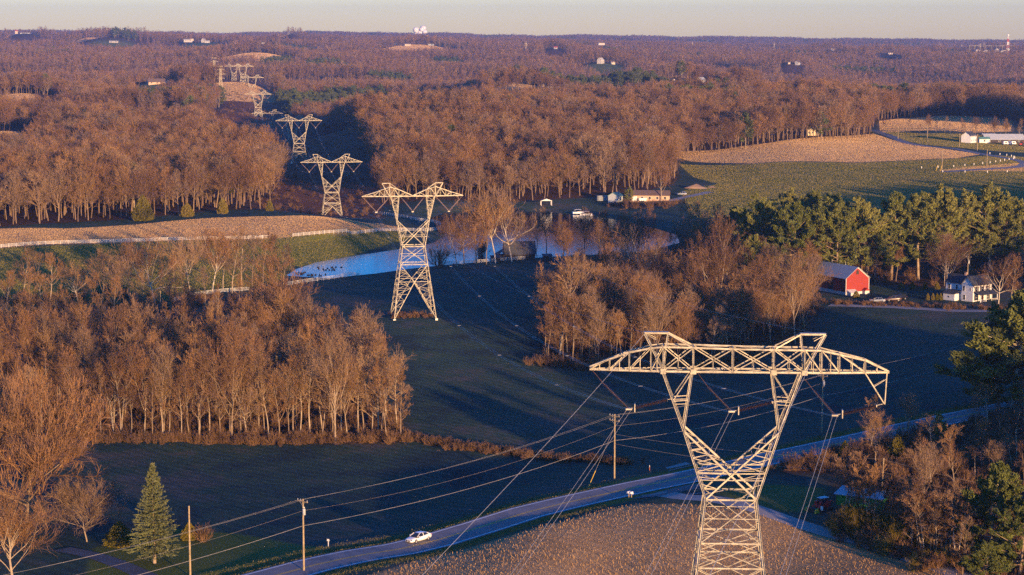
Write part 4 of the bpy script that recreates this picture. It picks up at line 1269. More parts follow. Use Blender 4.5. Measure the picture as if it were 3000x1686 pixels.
    for sx, xa, xb, ci in ((-1, -6.5, -8.9, -6.95), (1, 6.9, 9.4, 7.3)):
        p = MB()
        for sy in (-1, 1):
            p.angle((ci, sy * 1.0, 45.75), (xa, sy * .35, 49.5), w * .8); p.angle((ci, sy * 1.0, 45.75), (xb, sy * .35, 49.5), w)
            p.angle((xa, sy * .35, 49.5), (xa - sx * 2.5, sy * 1.0, 48.15), w * .8)
            p.angle((xa, sy * .35, 49.52), (xb, sy * .35, 49.52), w)
            p.angle((xb, sy * .35, 49.5), (xb - sx * 1.2, sy * .7, 48.9), v * .6)
        p.box(min(xa, xb) - .05, max(xa, xb) + .05, -.38, .38, 49.58, 49.62)
        for k in range(5): p.box(xa - .12, xa + .12, -.40, -.36, 48.3 + k * .22, 48.33 + k * .22)
        p.build('earthwire_peak', M['steel'], root)
    br = MB()
    for sy in (-1, 1):
        br.angle((X(1660), sy * .45, 45.65), (15.45, sy * .12, 42.45), w * .6); br.angle((15.65, sy * .12, 45.65), (15.5, sy * .1, 42.4), w * .6)
        br.angle(P3i((X(1660), sy * .45, 45.65), (15.45, sy * .12, 42.45), .45), (15.6, sy * .12, 45.0), v * .6)
    br.build('hanging_bracket', M['steel'], root)
    yokes = []
    for (a0, a1, y, b0, b1, e) in (((-14.2, 45.6), (-13.0, 44.2), (-10.4, 41.62), (-9.8, 41.75), (-6.5, 42.62), (-5.95, 42.72)),
                                   ((-3.5, 45.5), (-2.4, 44.0), (0.05, 41.5), (.75, 41.6), (4.15, 42.5), (5.7, 42.6)),
                                   ((7.4, 44.9), (8.3, 43.75), (10.5, 41.22), (11.25, 41.35), (14.65, 42.25), (15.4, 42.45))):
        v3 = lambda p, yy=0.0: (p[0], yy, p[1])
        q = MB(); q.tube([v3(a0), v3(a1)], .03, 5); add_insulator(q, v3(a1), P3i(v3(a1), v3(y), .96), 20, .17); q.build('insulator_string', M['porcelain'], root)
        for sy in (-.22, .22):
            q = MB(); add_insulator(q, v3(b0, sy), v3(b1, sy), 24, .2); q.build('insulator_string', M['porcelain'], root)
        q = MB()
        q.tube([v3(b1), v3(e)], .04, 5); q.box(b1[0] - .04, b1[0] + .04, -.32, .32, b1[1] - .12, b1[1] + .12)
        q.build('strain_fitting', M['steel'], root); q = MB()
        q.box(b0[0] - .05, b0[0] + .05, -.34, .34, b0[1] - .42, b0[1] + .42)
        q.tube([v3(y), v3(b0)], .05, 5); q.box(y[0] - .32, y[0] + .32, -.3, .3, y[1] - .08, y[1] + .08)
        q.build('conductor_yoke', M['steel'], root)
        yokes.append(y)
    return root, yokes

def catenary(a, b, sag, n=40):
    a, b = Vector(a), Vector(b)
    return [a * (1 - t) + b * t - Vector((0, 0, 4 * sag * t * (1 - t))) for t in [k / n for k in range(n + 1)]]

def wire(name, spans, rad, label, group=None, mat=None, twin=0.0, spacers=0, cat_='wire'):
    """one run of line through several supports: spans = [(a, b, sag)...]"""
    mb = MB()
    for a, b, sag in spans:
        pts = catenary(a, b, sag)
        d = (Vector(b) - Vector(a)).normalized(); s = Vector((d.y, -d.x, 0)).normalized()
        if twin:
            for k in (-1, 1): mb.tube([p + s * twin * k / 2 for p in pts], rad, 4, False)
            for k in range(1, spacers + 1):
                i = int(k * len(pts) / (spacers + 1)); p = pts[i]
                mb.tube([p - s * twin * .6, p + s * twin * .6], .04, 5); 
        else: mb.tube(pts, rad, 4, False)
    o = mb.build(name, mat or M['wire'], None)
    return tag(o, label, cat_, group)

def build_line():
    t1, yk = tension_pylon()
    q1 = Matrix.Rotation(R(-3.6), 4, 'Z'); q1.translation = (22.35, 200.0, 0)
    at1 = lambda x, z: q1 @ Vector((x, 0, z))
    # suspension towers along the line: (x, y, base z, level of feet, label)
    rz = math.atan2(57, 369)
    labels = ['tall white-lit lattice pylon beside the pond above a clump of brush', 'shorter lattice pylon on the crest behind the white board fence', 'lattice pylon in the shaded cutting just beyond the red-brown brush',
              'lattice pylon overlapping a dim second one in the dark cutting', 'lattice pylon above the pale field in the wooded cutting', 'lattice pylon half hidden behind the next at the top of the cutting',
              'distant lattice pylon standing on the tan field at the head of the cutting', 'farthest of the waisted pylons, left of the twin one on the tan field', 'dim shaded lattice pylon right of the line in the dark cutting']
    spec = [(-28.3, 566, hz(-28.3, 566), 0.0), (-84.8, 935, 22.4 - 34.6 + 8.6, 8.6), (-133.8, 1253, 79 - 232 * 1253 / F - 26.0, 8.6)]
    for px, ya, D in ((785, 331, 1840), (759, 275, 2150), (742, 227, 2480), (716, 194, 2780), (690, 194, 3150), (857, 345, 1700)):
        spec.append(((px - 1500) / F * D, D, 79 - (ya - 120) * D / F - 26.0, 8.6))
    tw = []
    roots = {}
    for i, (x, y, z, hb) in enumerate(spec):
        key = (hb, i > 3)
        if i == 8: z -= 1
        loc = (x, y, z - hb)
        if key not in roots:
            roots[key] = suspension_pylon(hb, loc, rz, labels[i], 1.0 if i < 2 else 1.25 if i < 4 else 1.6); r = roots[key]
        else: r = copy_tree(roots[key], loc, rz, None, labels[i])
        if i == 2: pass
        tw.append(loc)
    qs = Matrix.Rotation(rz, 4, 'Z')
    def at2(i, x, h):
        return Vector(tw[i]) + qs @ Vector((x, 0, h))
    names = ('left', 'middle', 'right')
    for k, (cx, y) in enumerate(zip((-10.4, 0, 10.4), yk)):
        a = at1(y[0], y[1] - .1)
        wire('conductor_bundle', [(a, at2(0, cx, 30.0), 9.0)], .017, '%s twin conductor sagging from the near pylon to the pond pylon' % names[k], 'twin conductors of the power line', twin=.46, spacers=6)
        b = Vector((-63, -145, 42)) + Vector(((k - 1) * 10.3, 0, 0))
        wire('conductor_bundle', [(a, b, 9.0)], .017, '%s twin conductor running from the near pylon down out of the picture' % names[k], 'twin conductors of the power line', twin=.46, spacers=0)
        wire('conductor_bundle', [(at2(0, cx, 30.0), at2(1, cx, 30.0), 9.0)], .017, '%s twin conductor between the pond pylon and the crest pylon' % names[k], 'twin conductors of the power line', twin=.46, spacers=5)
        wire('conductor_bundle', [(at2(1, cx, 30.0), at2(2, cx, 30.0), 8.0)], .024, '%s twin conductor between the crest pylon and the pylon in the cutting' % names[k], 'twin conductors of the power line', twin=.46, spacers=4)
        wire('conductor_bundle', [(at2(2, cx, 30.0), at2(3, cx, 30.0), 14.0)], .03, '%s twin conductor running on into the dark wooded cutting' % names[k], 'twin conductors of the power line', twin=.5, spacers=3)
    for s, xa in ((-1, -8.8), (1, 9.2)):
        side = 'left' if s < 0 else 'right'
        wire('earth_wire', [(at1(xa, 49.5), at2(0, s * 8.6, 38.3), 6.0)], .014, 'thin %s earth wire between the peaks of the near and pond pylons' % side, 'thin earth wires over the conductors', M['cable'])
        wire('earth_wire', [(at1(xa, 49.5), (-63 + s * 9, -145, 50), 6.0)], .02, 'thin %s earth wire slanting from the near pylon towards the viewer' % side, 'thin earth wires over the conductors', M['wire'])

def double_pylon(x, y, zb, H, label, rz=0.2, k=1.15, root=None):
    """tall narrow double-circuit tower with three pairs of short arms"""
    if root is not None: return copy_tree(root, (x, y, zb), rz, H / 45.0, label)
    r = empty('transmission_tower', (x, y, zb), rz, label, 'pylon', 'tall narrow double-circuit towers'); r.scale = (H / 45.0,) * 3
    w = .22 * k; b = MB()
    hw = lambda h: float(np.interp(h, [0, 26, 42, 45], [4.6, 1.5, 1.0, .3]))
    lev = [0, 6, 11, 16, 20, 23.5, 26.5, 29.5, 32.5, 35.5, 38.5, 42]
    for sy in (-1, 1):
        for sx in (-1, 1):
            for i in range(len(lev) - 1): b.angle((sx * hw(lev[i]), sy * hw(lev[i]), lev[i]), (sx * hw(lev[i + 1]), sy * hw(lev[i + 1]), lev[i + 1]), w)
        for i in range(len(lev) - 1):
            zig(b, (-hw(lev[i]), sy * hw(lev[i]), lev[i]), (-hw(lev[i + 1]), sy * hw(lev[i + 1]), lev[i + 1]), (hw(lev[i]), sy * hw(lev[i]), lev[i]), (hw(lev[i + 1]), sy * hw(lev[i + 1]), lev[i + 1]), 1, w * .6, False, True)
            b.angle((-hw(lev[i]), sy * hw(lev[i]), lev[i] + .01), (hw(lev[i]), sy * hw(lev[i]), lev[i] + .01), w * .6)
    b.build('tower_body', M['steel'], r)
    for h, L in ((27.5, 5.2), (33.5, 6.8), (39.5, 5.2), (44.2, 3.2)):
        a = MB()
        for sx in (-1, 1):
            for sy in (-1, 1):
                a.angle((sx * hw(h), sy * hw(h), h), (sx * L, 0, h + .4), w * .8); a.angle((sx * hw(h + 1.7), sy * hw(h + 1.6), min(h + 1.7, 45)), (sx * L, 0, h + .4), w * .7)
            a.tube([(sx * L, 0, h + .4), (sx * L, 0, h - 1.6)], .1 * k * .6, 4)
        a.angle((-hw(h), 0, h), (hw(h), 0, h), w)
        for sy in (-1, 1): a.angle((-hw(h), sy * hw(h), h), (hw(h), sy * hw(h), h), w)
        a.build('crossarm', M['steel'], r)
    return r

def build_far_towers():
    r = double_pylon((633 - 1500) / F * 2650, 2650, 79 - (268 - 120) * 2650 / F, 45, 'taller left tower of the close pair of narrow lattice towers at the clearing')
    r2 = copy_tree(r, ((651 - 1500) / F * 2450, 2450, 79 - (288 - 120) * 2450 / F), .2, 40 / 45, 'nearer right tower of the close pair of narrow lattice towers at the clearing')
    for px, y0, y1, D, lb in ((1104, 150, 194, 4300, 'narrow lattice tower rising from the woods left of the first distant waisted pylon'), (1378, 155, 182, 5000, 'small narrow tower in the woods right of the first distant waisted pylon'),
                              (1541, 123, 163, 4700, 'narrow lattice tower standing highest above the middle woods'), (1749, 148, 180, 5200, 'narrow tower just above the white gabled farm on the far slope'),
                              (913, 173, 192, 3700, 'lone tiny tower above the woods right of the clearing'), (2025, 123, 142, 6000, 'tiny dark tower on the ridge right of the middle'), (2263, 124, 143, 6000, 'tiny dark tower on the ridge above the far valley'),
                              (2746, 128, 156, 5600, 'leftmost tower of the far substation'), (2808, 130, 160, 5600, 'second tower from the left at the far substation'), (2862, 127, 158, 5700, 'third tower from the left at the far substation'), (2873, 125, 160, 5750, 'tallest tower close by the pale substation buildings'), (2960, 127, 150, 5900, 'tower right of the red and white mast')):
        H = (y1 - y0) * D / F
        copy_tree(r, ((px - 1500) / F * D, D, 79 - (y1 - 120) * D / F - 8), .3, (H + 8) / 45, lb)
    base = [o for o in bpy.data.objects if o.name.startswith('lattice_pylon') and abs(o.location.y - 1840) < 5][0]
    for px, ya, D, w_, lb in ((1148, 178, 4300, 31, 'small waisted pylon in the distant woods left of middle'), (1418, 172, 5000, 24, 'waisted pylon with only its beam above the distant woods'), (1580, 148, 4700, 26, 'small waisted pylon below the far blue ridge'), (1781, 163, 5200, 20, 'tiny waisted pylon right of the white gabled farm'), (2643, 158, 5000, 22, 'tiny waisted pylon above the dark far valley')):
        sc = w_ / 29.0 * D / F * 1.0
        copy_tree(base, ((px - 1500) / F * D, D, 79 - (ya - 120) * D / F - 34.6 * sc), rz_far(px), sc, lb)
    # communications mast, red and white
    D = 5500; x = (2942 - 1500) / F * D; zb = 79 - (158 - 120) * D / F; H = 52 * D / F
    m = empty('radio_mast', (x, D, zb), 0, 'red and white banded radio mast on the right horizon', 'mast')
    n = 6
    for i in range(n):
        b = MB(); h0, h1 = H * i / n, H * (i + 1) / n; a0, a1 = 4.5 - 3.4 * i / n, 4.5 - 3.4 * (i + 1) / n
        for sx in (-1, 1):
            for sy in (-1, 1): b.tube([(sx * a0, sy * a0, h0), (sx * a1, sy * a1, h1)], .7, 4)
            zig(b, (-a0, sx * a0, h0), (-a1, sx * a1, h1), (a0, sx * a0, h0), (a1, sx * a1, h1), 2, .8, True, True)
        b.build('mast_section', M['mast_red'] if i % 2 == 0 else M['white_paint'], m)
    MB().lathe((0, 0, H), [(2.4, 0), (2.8, 1.5), (2.8, 4), (1.2, 5)], 10).build('antenna_drum', M['white_paint'], m)
    # substation
    sb = empty('substation', ((2893 - 1500) / F * 5500, 5480, 79 - (156 - 120) * 5500 / F), 0, 'pale low substation buildings and frames below the mast', 'substation')
    for dx, w_, h_ in ((-42, 12, 8), (-18, 22, 6), (10, 10, 10), (30, 20, 6)):
        MB().box(dx - w_ / 2, dx + w_ / 2, -8, 8, -8, h_).prism([(dx - w_ / 2, h_), (dx + w_ / 2, h_), (dx, h_ + 3)], -8, 8).build('switch_house', M['far_white'], sb)
    fr = MB()
    for k in range(9):
        fr.tube([(-60 + k * 15, 16, -8), (-60 + k * 15, 16, 22)], .8, 4)
    fr.tube([(-60, 16, 20), (60, 16, 20)], .8, 4); fr.build('busbar_frame', M['steel'], sb)

def rz_far(px): return 0.15
M['mast_red'] = simple('mast_red', (0.55, 0.10, 0.07), .6)

def util_pole(name, x, y, H, label, arms=1, transformer=False, lean=0.0, r0=.16, z=None, rz=R(-45)):
    z = hz(x, y) if z is None else z
    o = empty(name, (x, y, z), rz, label, 'utility pole', 'wooden utility poles')
    MB().tube([(0, 0, -.6), (lean * H, 0, H)], [r0, r0 * .68], 8).build('pole', M['pole'], o)
    for k in range(arms):
        h = H - .35 - k * .85
        b = MB().box(-1.2, 1.2, -.16, -.05, h - .06, h + .06)
        b.build('crossarm', M['pole'], o)
        MB().tube([(-.7, -.14, h), (0, -.14, h - .6), (.7, -.14, h)], .02, 4).build('arm_brace', M['grey_metal'], o)
        for xx in (-1.1, -.45, 1.1):
            MB().lathe((xx, -.1, h + .06), [(.03, 0), (.07, .05), (.05, .1), (.08, .16), (.03, .24)], 8).build('insulator', M['grey_metal'], o)
    if transformer:
        t = MB().lathe((.34, -.1, H - 2.4), [(.2, 0), (.24, .05), (.24, .85), (.21, .95), (.05, 1.0)], 12)
        for s in (-.1, .1): t.lathe((.34 + s, -.1, H - 1.42), [(.035, 0), (.05, .1), (.03, .3)], 6)
        t.build('transformer', M['grey_metal'], o)
    return o

def build_poles():
    pB = (-31.2, 291.0); pC = ((1806 - 1500) / F * 357, 357.0); pD = ((2423 - 1500) / F * 398, 398.0)
    pA = ((533 - 1500) / F * 288, 288.0)
    util_pole('utility_pole', *pA, 10.6, 'plain bare pole without crossarm beside the blue spruce', 0)
    util_pole('utility_pole', *pB, 11.0, 'roadside pole with crossarm and transformer by the white car', 1, True)
    c = util_pole('utility_pole', *pC, 12.1, 'roadside pole with two crossarms left of the near pylon', 2)
    util_pole('utility_pole', *pD, 12.0, 'pole with grey transformer seen behind the near pylon beam', 1, True)
    pE = ((2604 - 1500) / F * 327, 327.0)
    util_pole('utility_pole', *pE, 8.6, 'bare service pole standing among the roadside saplings', 0, lean=.04)
    g = MB(); gx = (1770 - 1500) / F * 352
    a = Vector((pC[0], pC[1], hz(*pC) + 9.8)); b = Vector((gx - 2.6, 350.0, hz(gx - 2.6, 350)))
    g.tube([a, b], .018, 4); o = g.build('guy_wire', M['cable']); tag(o, 'guy wire bracing the two-crossarm pole down to the verge', 'guy wire')
    gg = MB().tube([b, b + (a - b) * .27], .05, 6).build('guy_guard', M['yellow'], o)
    pL = (-81.0, 226.0); pF = (125.7, 470.0)
    def top(p, h, dx=0): return Vector((p[0] + dx, p[1] + dx, hz(*p) + h))
    for k, dx in enumerate((-.8, .8)):
        wire('overhead_wire', [(top(pL, 11, dx), top(pB, 10.95, dx), 1.2), (top(pB, 10.95, dx), top(pC, 11.95, dx), 1.3), (top(pC, 11.95, dx), top(pD, 11.9, dx), 1.0), (top(pD, 11.9, dx), top(pF, 11.5, dx), 1.2)], .013,
             '%s of the two thin wires on top of the roadside poles' % ('left' if k == 0 else 'right'), 'wires on the roadside poles')
    wire('telephone_cable', [(top(pL, 6.8), top(pB, 6.9), 1.3), (top(pB, 6.9), top(pC, 7.2), 1.4), (top(pC, 7.2), top(pD, 7.6), 1.2), (top(pD, 7.6), top(pF, 7.4), 1.3)], .028, 'thick pale telephone cable lower on the roadside poles', 'wires on the roadside poles', M['wire'])
    wire('overhead_wire', [(top(pL, 9.2), top(pB, 9.2), 1.5), (top(pB, 9.2), top(pC, 9.9), 1.7), (top(pC, 9.9), top(pD, 10.2), 1.2)], .012, 'faint neutral wire between the top wires and the telephone cable', 'wires on the roadside poles', M['cable'])
    wire('service_wire', [(top(pC, 8.4), top(pE, 8.4), 1.0), (top(pE, 8.4), Vector((95, 300, 8)), 1.0)], .016, 'upper service wire from the road to the pole among saplings', 'service wires to the sapling pole', M['cable'])
    wire('service_wire', [(top(pC, 6.6), top(pE, 6.2), 1.0), (top(pE, 6.2), Vector((95, 300, 6)), 1.0)], .016, 'lower service wire from the road to the pole among saplings', 'service wires to the sapling pole', M['cable'])
    far = [(2631, 408, 8.5), (2716, 426, 12), (2811, 431, 9), (2863, 441, 10.5), (2759, 501, 11.5), (2891, 487, 9.5)]
    lbs = ['short pole beside the country road near the wood corner', 'bare pole between the country road and the lower tree row', 'pole in front of the white hill farmhouse', 'bright pole at the edge of the road below the hill farm', 'leaning pole at the inner end of the road hairpin', 'pole standing inside the road hairpin']
    for (px, py, H), lb in zip(far, lbs):
        p = hit(px, py); util_pole('utility_pole', p[0], p[1], H, lb, 1 if px in (2631, 2716) else 0, r0=.24, z=p[2], lean=.03 if px == 2759 else 0)
# ================================================================== buildings and small things
def siding(name, c, sc=6.0, horizontal=True, var=.08):
    m, nt, b = nmat(name)
    co = nt.nodes.new('ShaderNodeTexCoord').outputs['Object']
    w = nt.nodes.new('ShaderNodeTexWave'); w.wave_type = 'BANDS'; w.bands_direction = 'Z' if horizontal else 'DIAGONAL'
    w.inputs['Scale'].default_value = sc; nt.links.new(co, w.inputs['Vector'])
    n = noise(nt, 1.2, 4, co)
    mm = nt.nodes.new('ShaderNodeMix'); mm.data_type = 'FLOAT'; mm.inputs['Factor'].default_value = .5
    nt.links.new(w.outputs['Fac'], mm.inputs['A']); nt.links.new(n, mm.inputs['B'])
    nt.links.new(ramp(nt, mm.outputs['Result'], [(.3, tuple(v * (1 - var * 2) for v in c)), (.6, c)]), b.inputs['Base Color'])
    b.inputs['Roughness'].default_value = .7
    bump(nt, b, w.outputs['Fac'], .02, .6)
    return m
M['barn_red'] = siding('red_board_siding', (0.34, 0.03, 0.02), 3.0, False, .15)
M['white_siding'] = siding('white_clapboard', (0.78, 0.78, 0.76), 1.6)
M['metal_roof'] = siding('grey_metal_roof', (0.42, 0.46, 0.50), 1.2, False, .1)
M['slate_roof'] = simple('dark_shingle_roof', (0.055, 0.06, 0.075), .8, 0, .3, 2)
M['dark_wood'] = simple('dark_weathered_wood', (0.06, 0.045, 0.035), .85, 0, .3, 2)
M['window'] = simple('window_glass', (0.03, 0.035, 0.045), .08, 0, .1, 1, .8)
M['shutter'] = simple('dark_shutter', (0.05, 0.02, 0.02), .6)
M['brick'] = siding('tan_brick', (0.68, 0.44, 0.28), 3.0)
M['cream'] = siding('cream_siding', (0.62, 0.52, 0.38), 1.6)
M['blue_siding'] = siding('pale_blue_siding', (0.50, 0.55, 0.56), 2.0, False)
M['brown_roof'] = simple('brown_shingle_roof', (0.16, 0.11, 0.09), .8, 0, .3, 2)
M['green_roof'] = simple('green_metal_roof', (0.10, 0.24, 0.22), .5, 0, .15, 1)
M['green_paint'] = siding('bright_green_siding', (0.04, 0.26, 0.035), 2.0, False)
M['far_white'] = simple('dull_white', (0.50, 0.48, 0.44), .8)  # white toned down for the distant houses and the substation
M['stone'] = simple('whitewashed_stone', (0.62, 0.60, 0.57), .9, 0, .2, 2)

def roof_slab(mb, x0, x1, yc, hw, ze, zr, over=.35, t=.14, mi=0):
    """two roof planes, ridge along x at y=yc"""
    for s in (-1, 1):
        sl = (zr - ze) / hw
        ye = yc + s * (hw + over); zee = ze - over * sl
        pr = [(ye, zee), (yc, zr), (yc, zr + t), (ye, zee + t)]
        mb.prism(pr if s < 0 else pr[::-1], x0 - over, x1 + over, 'x', mi)

def walls_gable(mb, x0, x1, y0, y1, z0, ze, zr, mi=0):
    yc = (y0 + y1) / 2
    mb.prism([(y0, z0), (y1, z0), (y1, ze), (yc, zr), (y0, ze)], x0, x1, 'x', mi)

def window(parent, x, y, z, w, h, face, mats=None, frame=True, shutters=False):
    """face: '-y', '+x' ... direction the window looks"""
    f = MB(); e = .06
    def bx(mb, u0, u1, z0, z1, d0, d1):
        if face == '-y': mb.box(x + u0, x + u1, y - d1, y - d0, z0, z1)
        elif face == '+y': mb.box(x + u0, x + u1, y + d0, y + d1, z0, z1)
        elif face == '+x': mb.box(x + d0, x + d1, y + u0, y + u1, z0, z1)
        else: mb.box(x - d1, x - d0, y + u0, y + u1, z0, z1)
    bx(f, -w / 2 - .08, -w / 2, z, z + h, 0.003, e); bx(f, w / 2, w / 2 + .08, z, z + h, 0.003, e)
    bx(f, -w / 2 - .08, w / 2 + .08, z + h, z + h + .09, 0.003, e); bx(f, -w / 2 - .12, w / 2 + .12, z - .09, z, 0.003, e + .03)
    bx(f, -w / 2, w / 2, z + h / 2 - .025, z + h / 2 + .025, .035, .05)
    o = f.build('window', M['white_paint'], parent)
    g = MB(); bx(g, -w / 2, w / 2, z, z + h, .004, .03); g.build('pane', M['window'], o)
    if shutters:
        q = MB(); bx(q, -w / 2 - .48, -w / 2 - .1, z - .03, z + h + .05, .004, .05); bx(q, w / 2 + .1, w / 2 + .48, z - .03, z + h + .05, .004, .05)
        q.build('shutters', M['shutter'], o)
    return o

def build_barn():
    c = atz(2391 + 87, 866, 1.4)               # near corner of the gable and the long wall
    L, Wd, ze, zr = 18.0, 8.4, 5.2, 8.4
    rz = math.atan2(.77, -.64) - math.pi       # +x' runs back-left along the long wall's reverse
    # local frame: x from -L (far-left end) to 0 (near gable), y: -? long wall faces front-left
    z = hz(c[0], c[1])
    ang = math.atan2(-.90, .44)                # local +x points from the far-left end to the near corner
    b = empty('red_barn', (c[0], c[1], z), ang, 'red barn with grey metal roof and sunlit gable by the evergreens', 'barn')
    # local y+ is to the left of +x: that is front-right gable direction
    w = MB(); walls_gable(w, -L, 0, 0, Wd, 0.9, ze, zr); w.build('wall', M['barn_red'], b)
    f = MB().box(-L - .04, .04, -.04, Wd + .04, -1.6, 0.9); f.build('foundation', M['stone'], b)
    r = MB(); roof_slab(r, -L, 0, Wd / 2, Wd / 2, ze, zr, .4, .12); rf = r.build('roof', M['metal_roof'], b)
    for x in (-L * .35, -L * .75):
        MB().tube([(x, Wd / 2, zr), (x, Wd / 2, zr + 1.1)], .04, 5).lathe((x, Wd / 2, zr + .5), [(.02, 0), (.12, .1), (.02, .22)], 8).build('lightning_rod', M['grey_metal'], rf)
    t = MB()
    t.box(.0, .14, -.14, .0, -.4, ze - .2); t.box(.0, .14, Wd, Wd + .14, -1.3, ze - .2)
    for s in (0, 1):
        t.prism([(0 if not s else Wd, ze), (Wd / 2, zr), (Wd / 2, zr - .22), (0 if not s else Wd, ze - .22)][::1 if not s else -1], .004, .07, 'x')
    t.build('corner_trim', M['white_paint'], b)
    d = MB().box(-9.2, -6.6, -.06, -.003, .9, 3.9); d.build('door', M['black'], b)  # black panel painted in for the shade inside the open doorway
    d = MB().box(-6.5, -3.6, -.14, -.06, .9, 4.0); d.build('sliding_door', M['barn_red'], b)
    g = MB().prism([(Wd / 2 - .45, 6.2), (Wd / 2 + .45, 6.2), (Wd / 2 + .45, 7.2), (Wd / 2, 7.6), (Wd / 2 - .45, 7.2)], .003, .08, 'x'); g.build('loft_window', M['dark_wood'], b)
    l = MB(); l.prism([(0.3, 1.0), (3.2, 1.0), (3.2, .9), (0.3, .9)], 0, 2.4, 'x'); l.prism([(0, 1.7), (2.4, .8), (2.4, -1), (0, -1)], 0.2, 3.4, 'y'); l.build('shed_annex', M['stone'], b)
    l = MB(); l.prism([(5.8, 1.2), (7.8, 1.2), (6.8, 2.0)], 0.02, 1.8, 'x'); l.box(.02, 1.6, 6, 7.6, -1.2, 1.2, 1); l.build('porch', [M['barn_red'], M['stone']], b)

def build_house():
    c = atz(2300 + 1990 * .2762, 700 + 687 * .2762, 1.6)
    z = hz(c[0], c[1])
    ang = math.atan2(-.80, .60)                # +x from far-left to the near corner; +y goes back-right
    h = empty('farmhouse', (c[0], c[1], z), ang, 'white two-storey farmhouse with dark roof and front porch', 'house')
    w = MB(); ze, zr = 5.1, 7.3
    walls_gable(w, -11.2, -4.3, .9, 6.4, -1.2, ze, zr)                     # left wing, ridge along x
    w.prism([(-4.3, -1.2), (0, -1.2), (0, ze), (-2.15, zr), (-4.3, ze)], 0, 8.4, 'y')   # right wing, gable to the front-left
    w.build('wall', M['white_siding'], h)
    r = MB(); roof_slab(r, -11.2, -2.4, 3.65, 2.75, ze, zr, .3, .12)
    rr = MB()
    for s in (-1, 1):
        sl = (zr - ze) / 2.15; xe = -2.15 + s * 2.5; zee = ze - .35 * sl
        rr.prism([(xe, zee), (-2.15, zr + .003), (-2.15, zr + .13), (xe, zee + .12)], -.35, 8.75, 'y')
    r.v, n0 = r.v + rr.v, len(r.v); r.f += [tuple(i + n0 for i in q) for q in rr.f]; r.m += rr.m
    rf = r.build('roof', M['slate_roof'], h)
    MB().box(-6.2, -5.5, 3.3, 3.95, zr - .4, zr + .9).build('chimney', M['brick'], rf)
    for x in (-9.9, -7.0): window(h, x, .9, 3.1, .8, 1.3, '-y')
    window(h, -3.5, 0, 3.0, .8, 1.4, '-y'); window(h, -3.3, 0, .4, .8, 1.4, '-y'); window(h, -.9, 0, 3.3, .5, .7, '-y')
    for y in (1.6, 4.0, 6.6): window(h, 0, y, 3.0, .9, 1.4, '+x', shutters=True)
    for y in (1.5, 6.8): window(h, 0, y, .4, .9, 1.5, '+x', shutters=True)
    d = MB().box(.003, .08, 3.8, 4.8, 0, 2.1); d.build('door', M['shutter'], h)
    a = MB(); a.box(-10.0, -5.6, -1.6, .88, -1.2, 1.9); a.build('lean_to', M['white_siding'], h)
    ar = MB(); ar.prism([(-1.9, 1.85), (.85, 2.9), (.85, 3.0), (-1.9, 1.97)], -10.3, -5.3, 'x'); ar.build('lean_to_roof', M['slate_roof'], h)
    MB().lathe((-7.9, -1.62, .9), [(.25, -.03), (.25, .03)], 12, 'y').build('round_window', M['window'], h)
    p = MB(); p.prism([(.04, 2.95), (2.6, 2.15), (2.6, 2.27), (.04, 3.07)], .2, 8.4, 'y'); p.build('porch_roof', M['slate_roof'], h)
    pp = MB(); pp.box(0.04, 2.5, .4, 8.2, -.9, -.05)
    pp.build('porch_floor', M['dark_wood'], h)
    for y in (.5, 3.1, 5.6, 8.1): MB().box(2.35, 2.5, y - .08, y + .08, -.05, 2.15).build('porch_post', M['white_paint'], h)
    rl = MB(); rl.box(2.4, 2.45, .6, 3.0, .75, .82); rl.box(2.4, 2.45, 5.7, 8.0, .75, .82)
    for k in range(9):
        rl.box(2.4, 2.44, .7 + k * .27, .74 + k * .27, -.05, .75); rl.box(2.4, 2.44, 5.8 + k * .27, 5.84 + k * .27, -.05, .75)
    rl.build('porch_railing', M['white_paint'], h)
    px_, py_ = 2300 + 1970 * .2762, 0
    x, y = (px_ - 1500) / F * 612, 612.0
    util_pole('utility_pole', x, y, 10.6, 'pole with transformer rising behind the white farmhouse roof', 1, True, z=hz(x, y))

def small_house(name, px, py, L, Wd, ze, zr, ang, wall, roof, label, cat_='house', D=None, wins=3, chimney=False, garage=False, storeys=1):
    if D is None: p = hit(px, py)
    else:
        x = (px - 1500) / F * D; p = (x, D, 79 - (py - 120) * D / F)
    h = empty(name, p, R(ang), label, cat_)
    w = MB(); walls_gable(w, -L / 2, L / 2, -Wd / 2, Wd / 2, -3, ze, zr)
    w.build('wall', M[wall], h)
    r = MB(); roof_slab(r, -L / 2, L / 2, 0, Wd / 2, ze, zr, .4, .15); rf = r.build('roof', M[roof], h)
    if chimney: MB().box(L * .2, L * .2 + .8, -.4, .4, zr - .6, zr + 1.0).build('chimney', M['brick'], rf)
    sc = max(1.0, p[1] / 1500.0)
    for s in range(storeys):
        for k in range(wins):
            window(h, -L / 2 + L * (k + .5) / wins, -Wd / 2, .9 + 2.8 * s, min(1.1 * sc, L / wins * .5), 1.3, '-y')
    window(h, L / 2, 0, .9 + 2.8 * (storeys - 1), 1.0, 1.2, '+x')
    if garage: MB().box(-L / 2 + .5, -L / 2 + 3.2, -Wd / 2 - .06, -Wd / 2 - .005, 0, 2.3).build('garage_door', M['white_paint'], h)
    return h

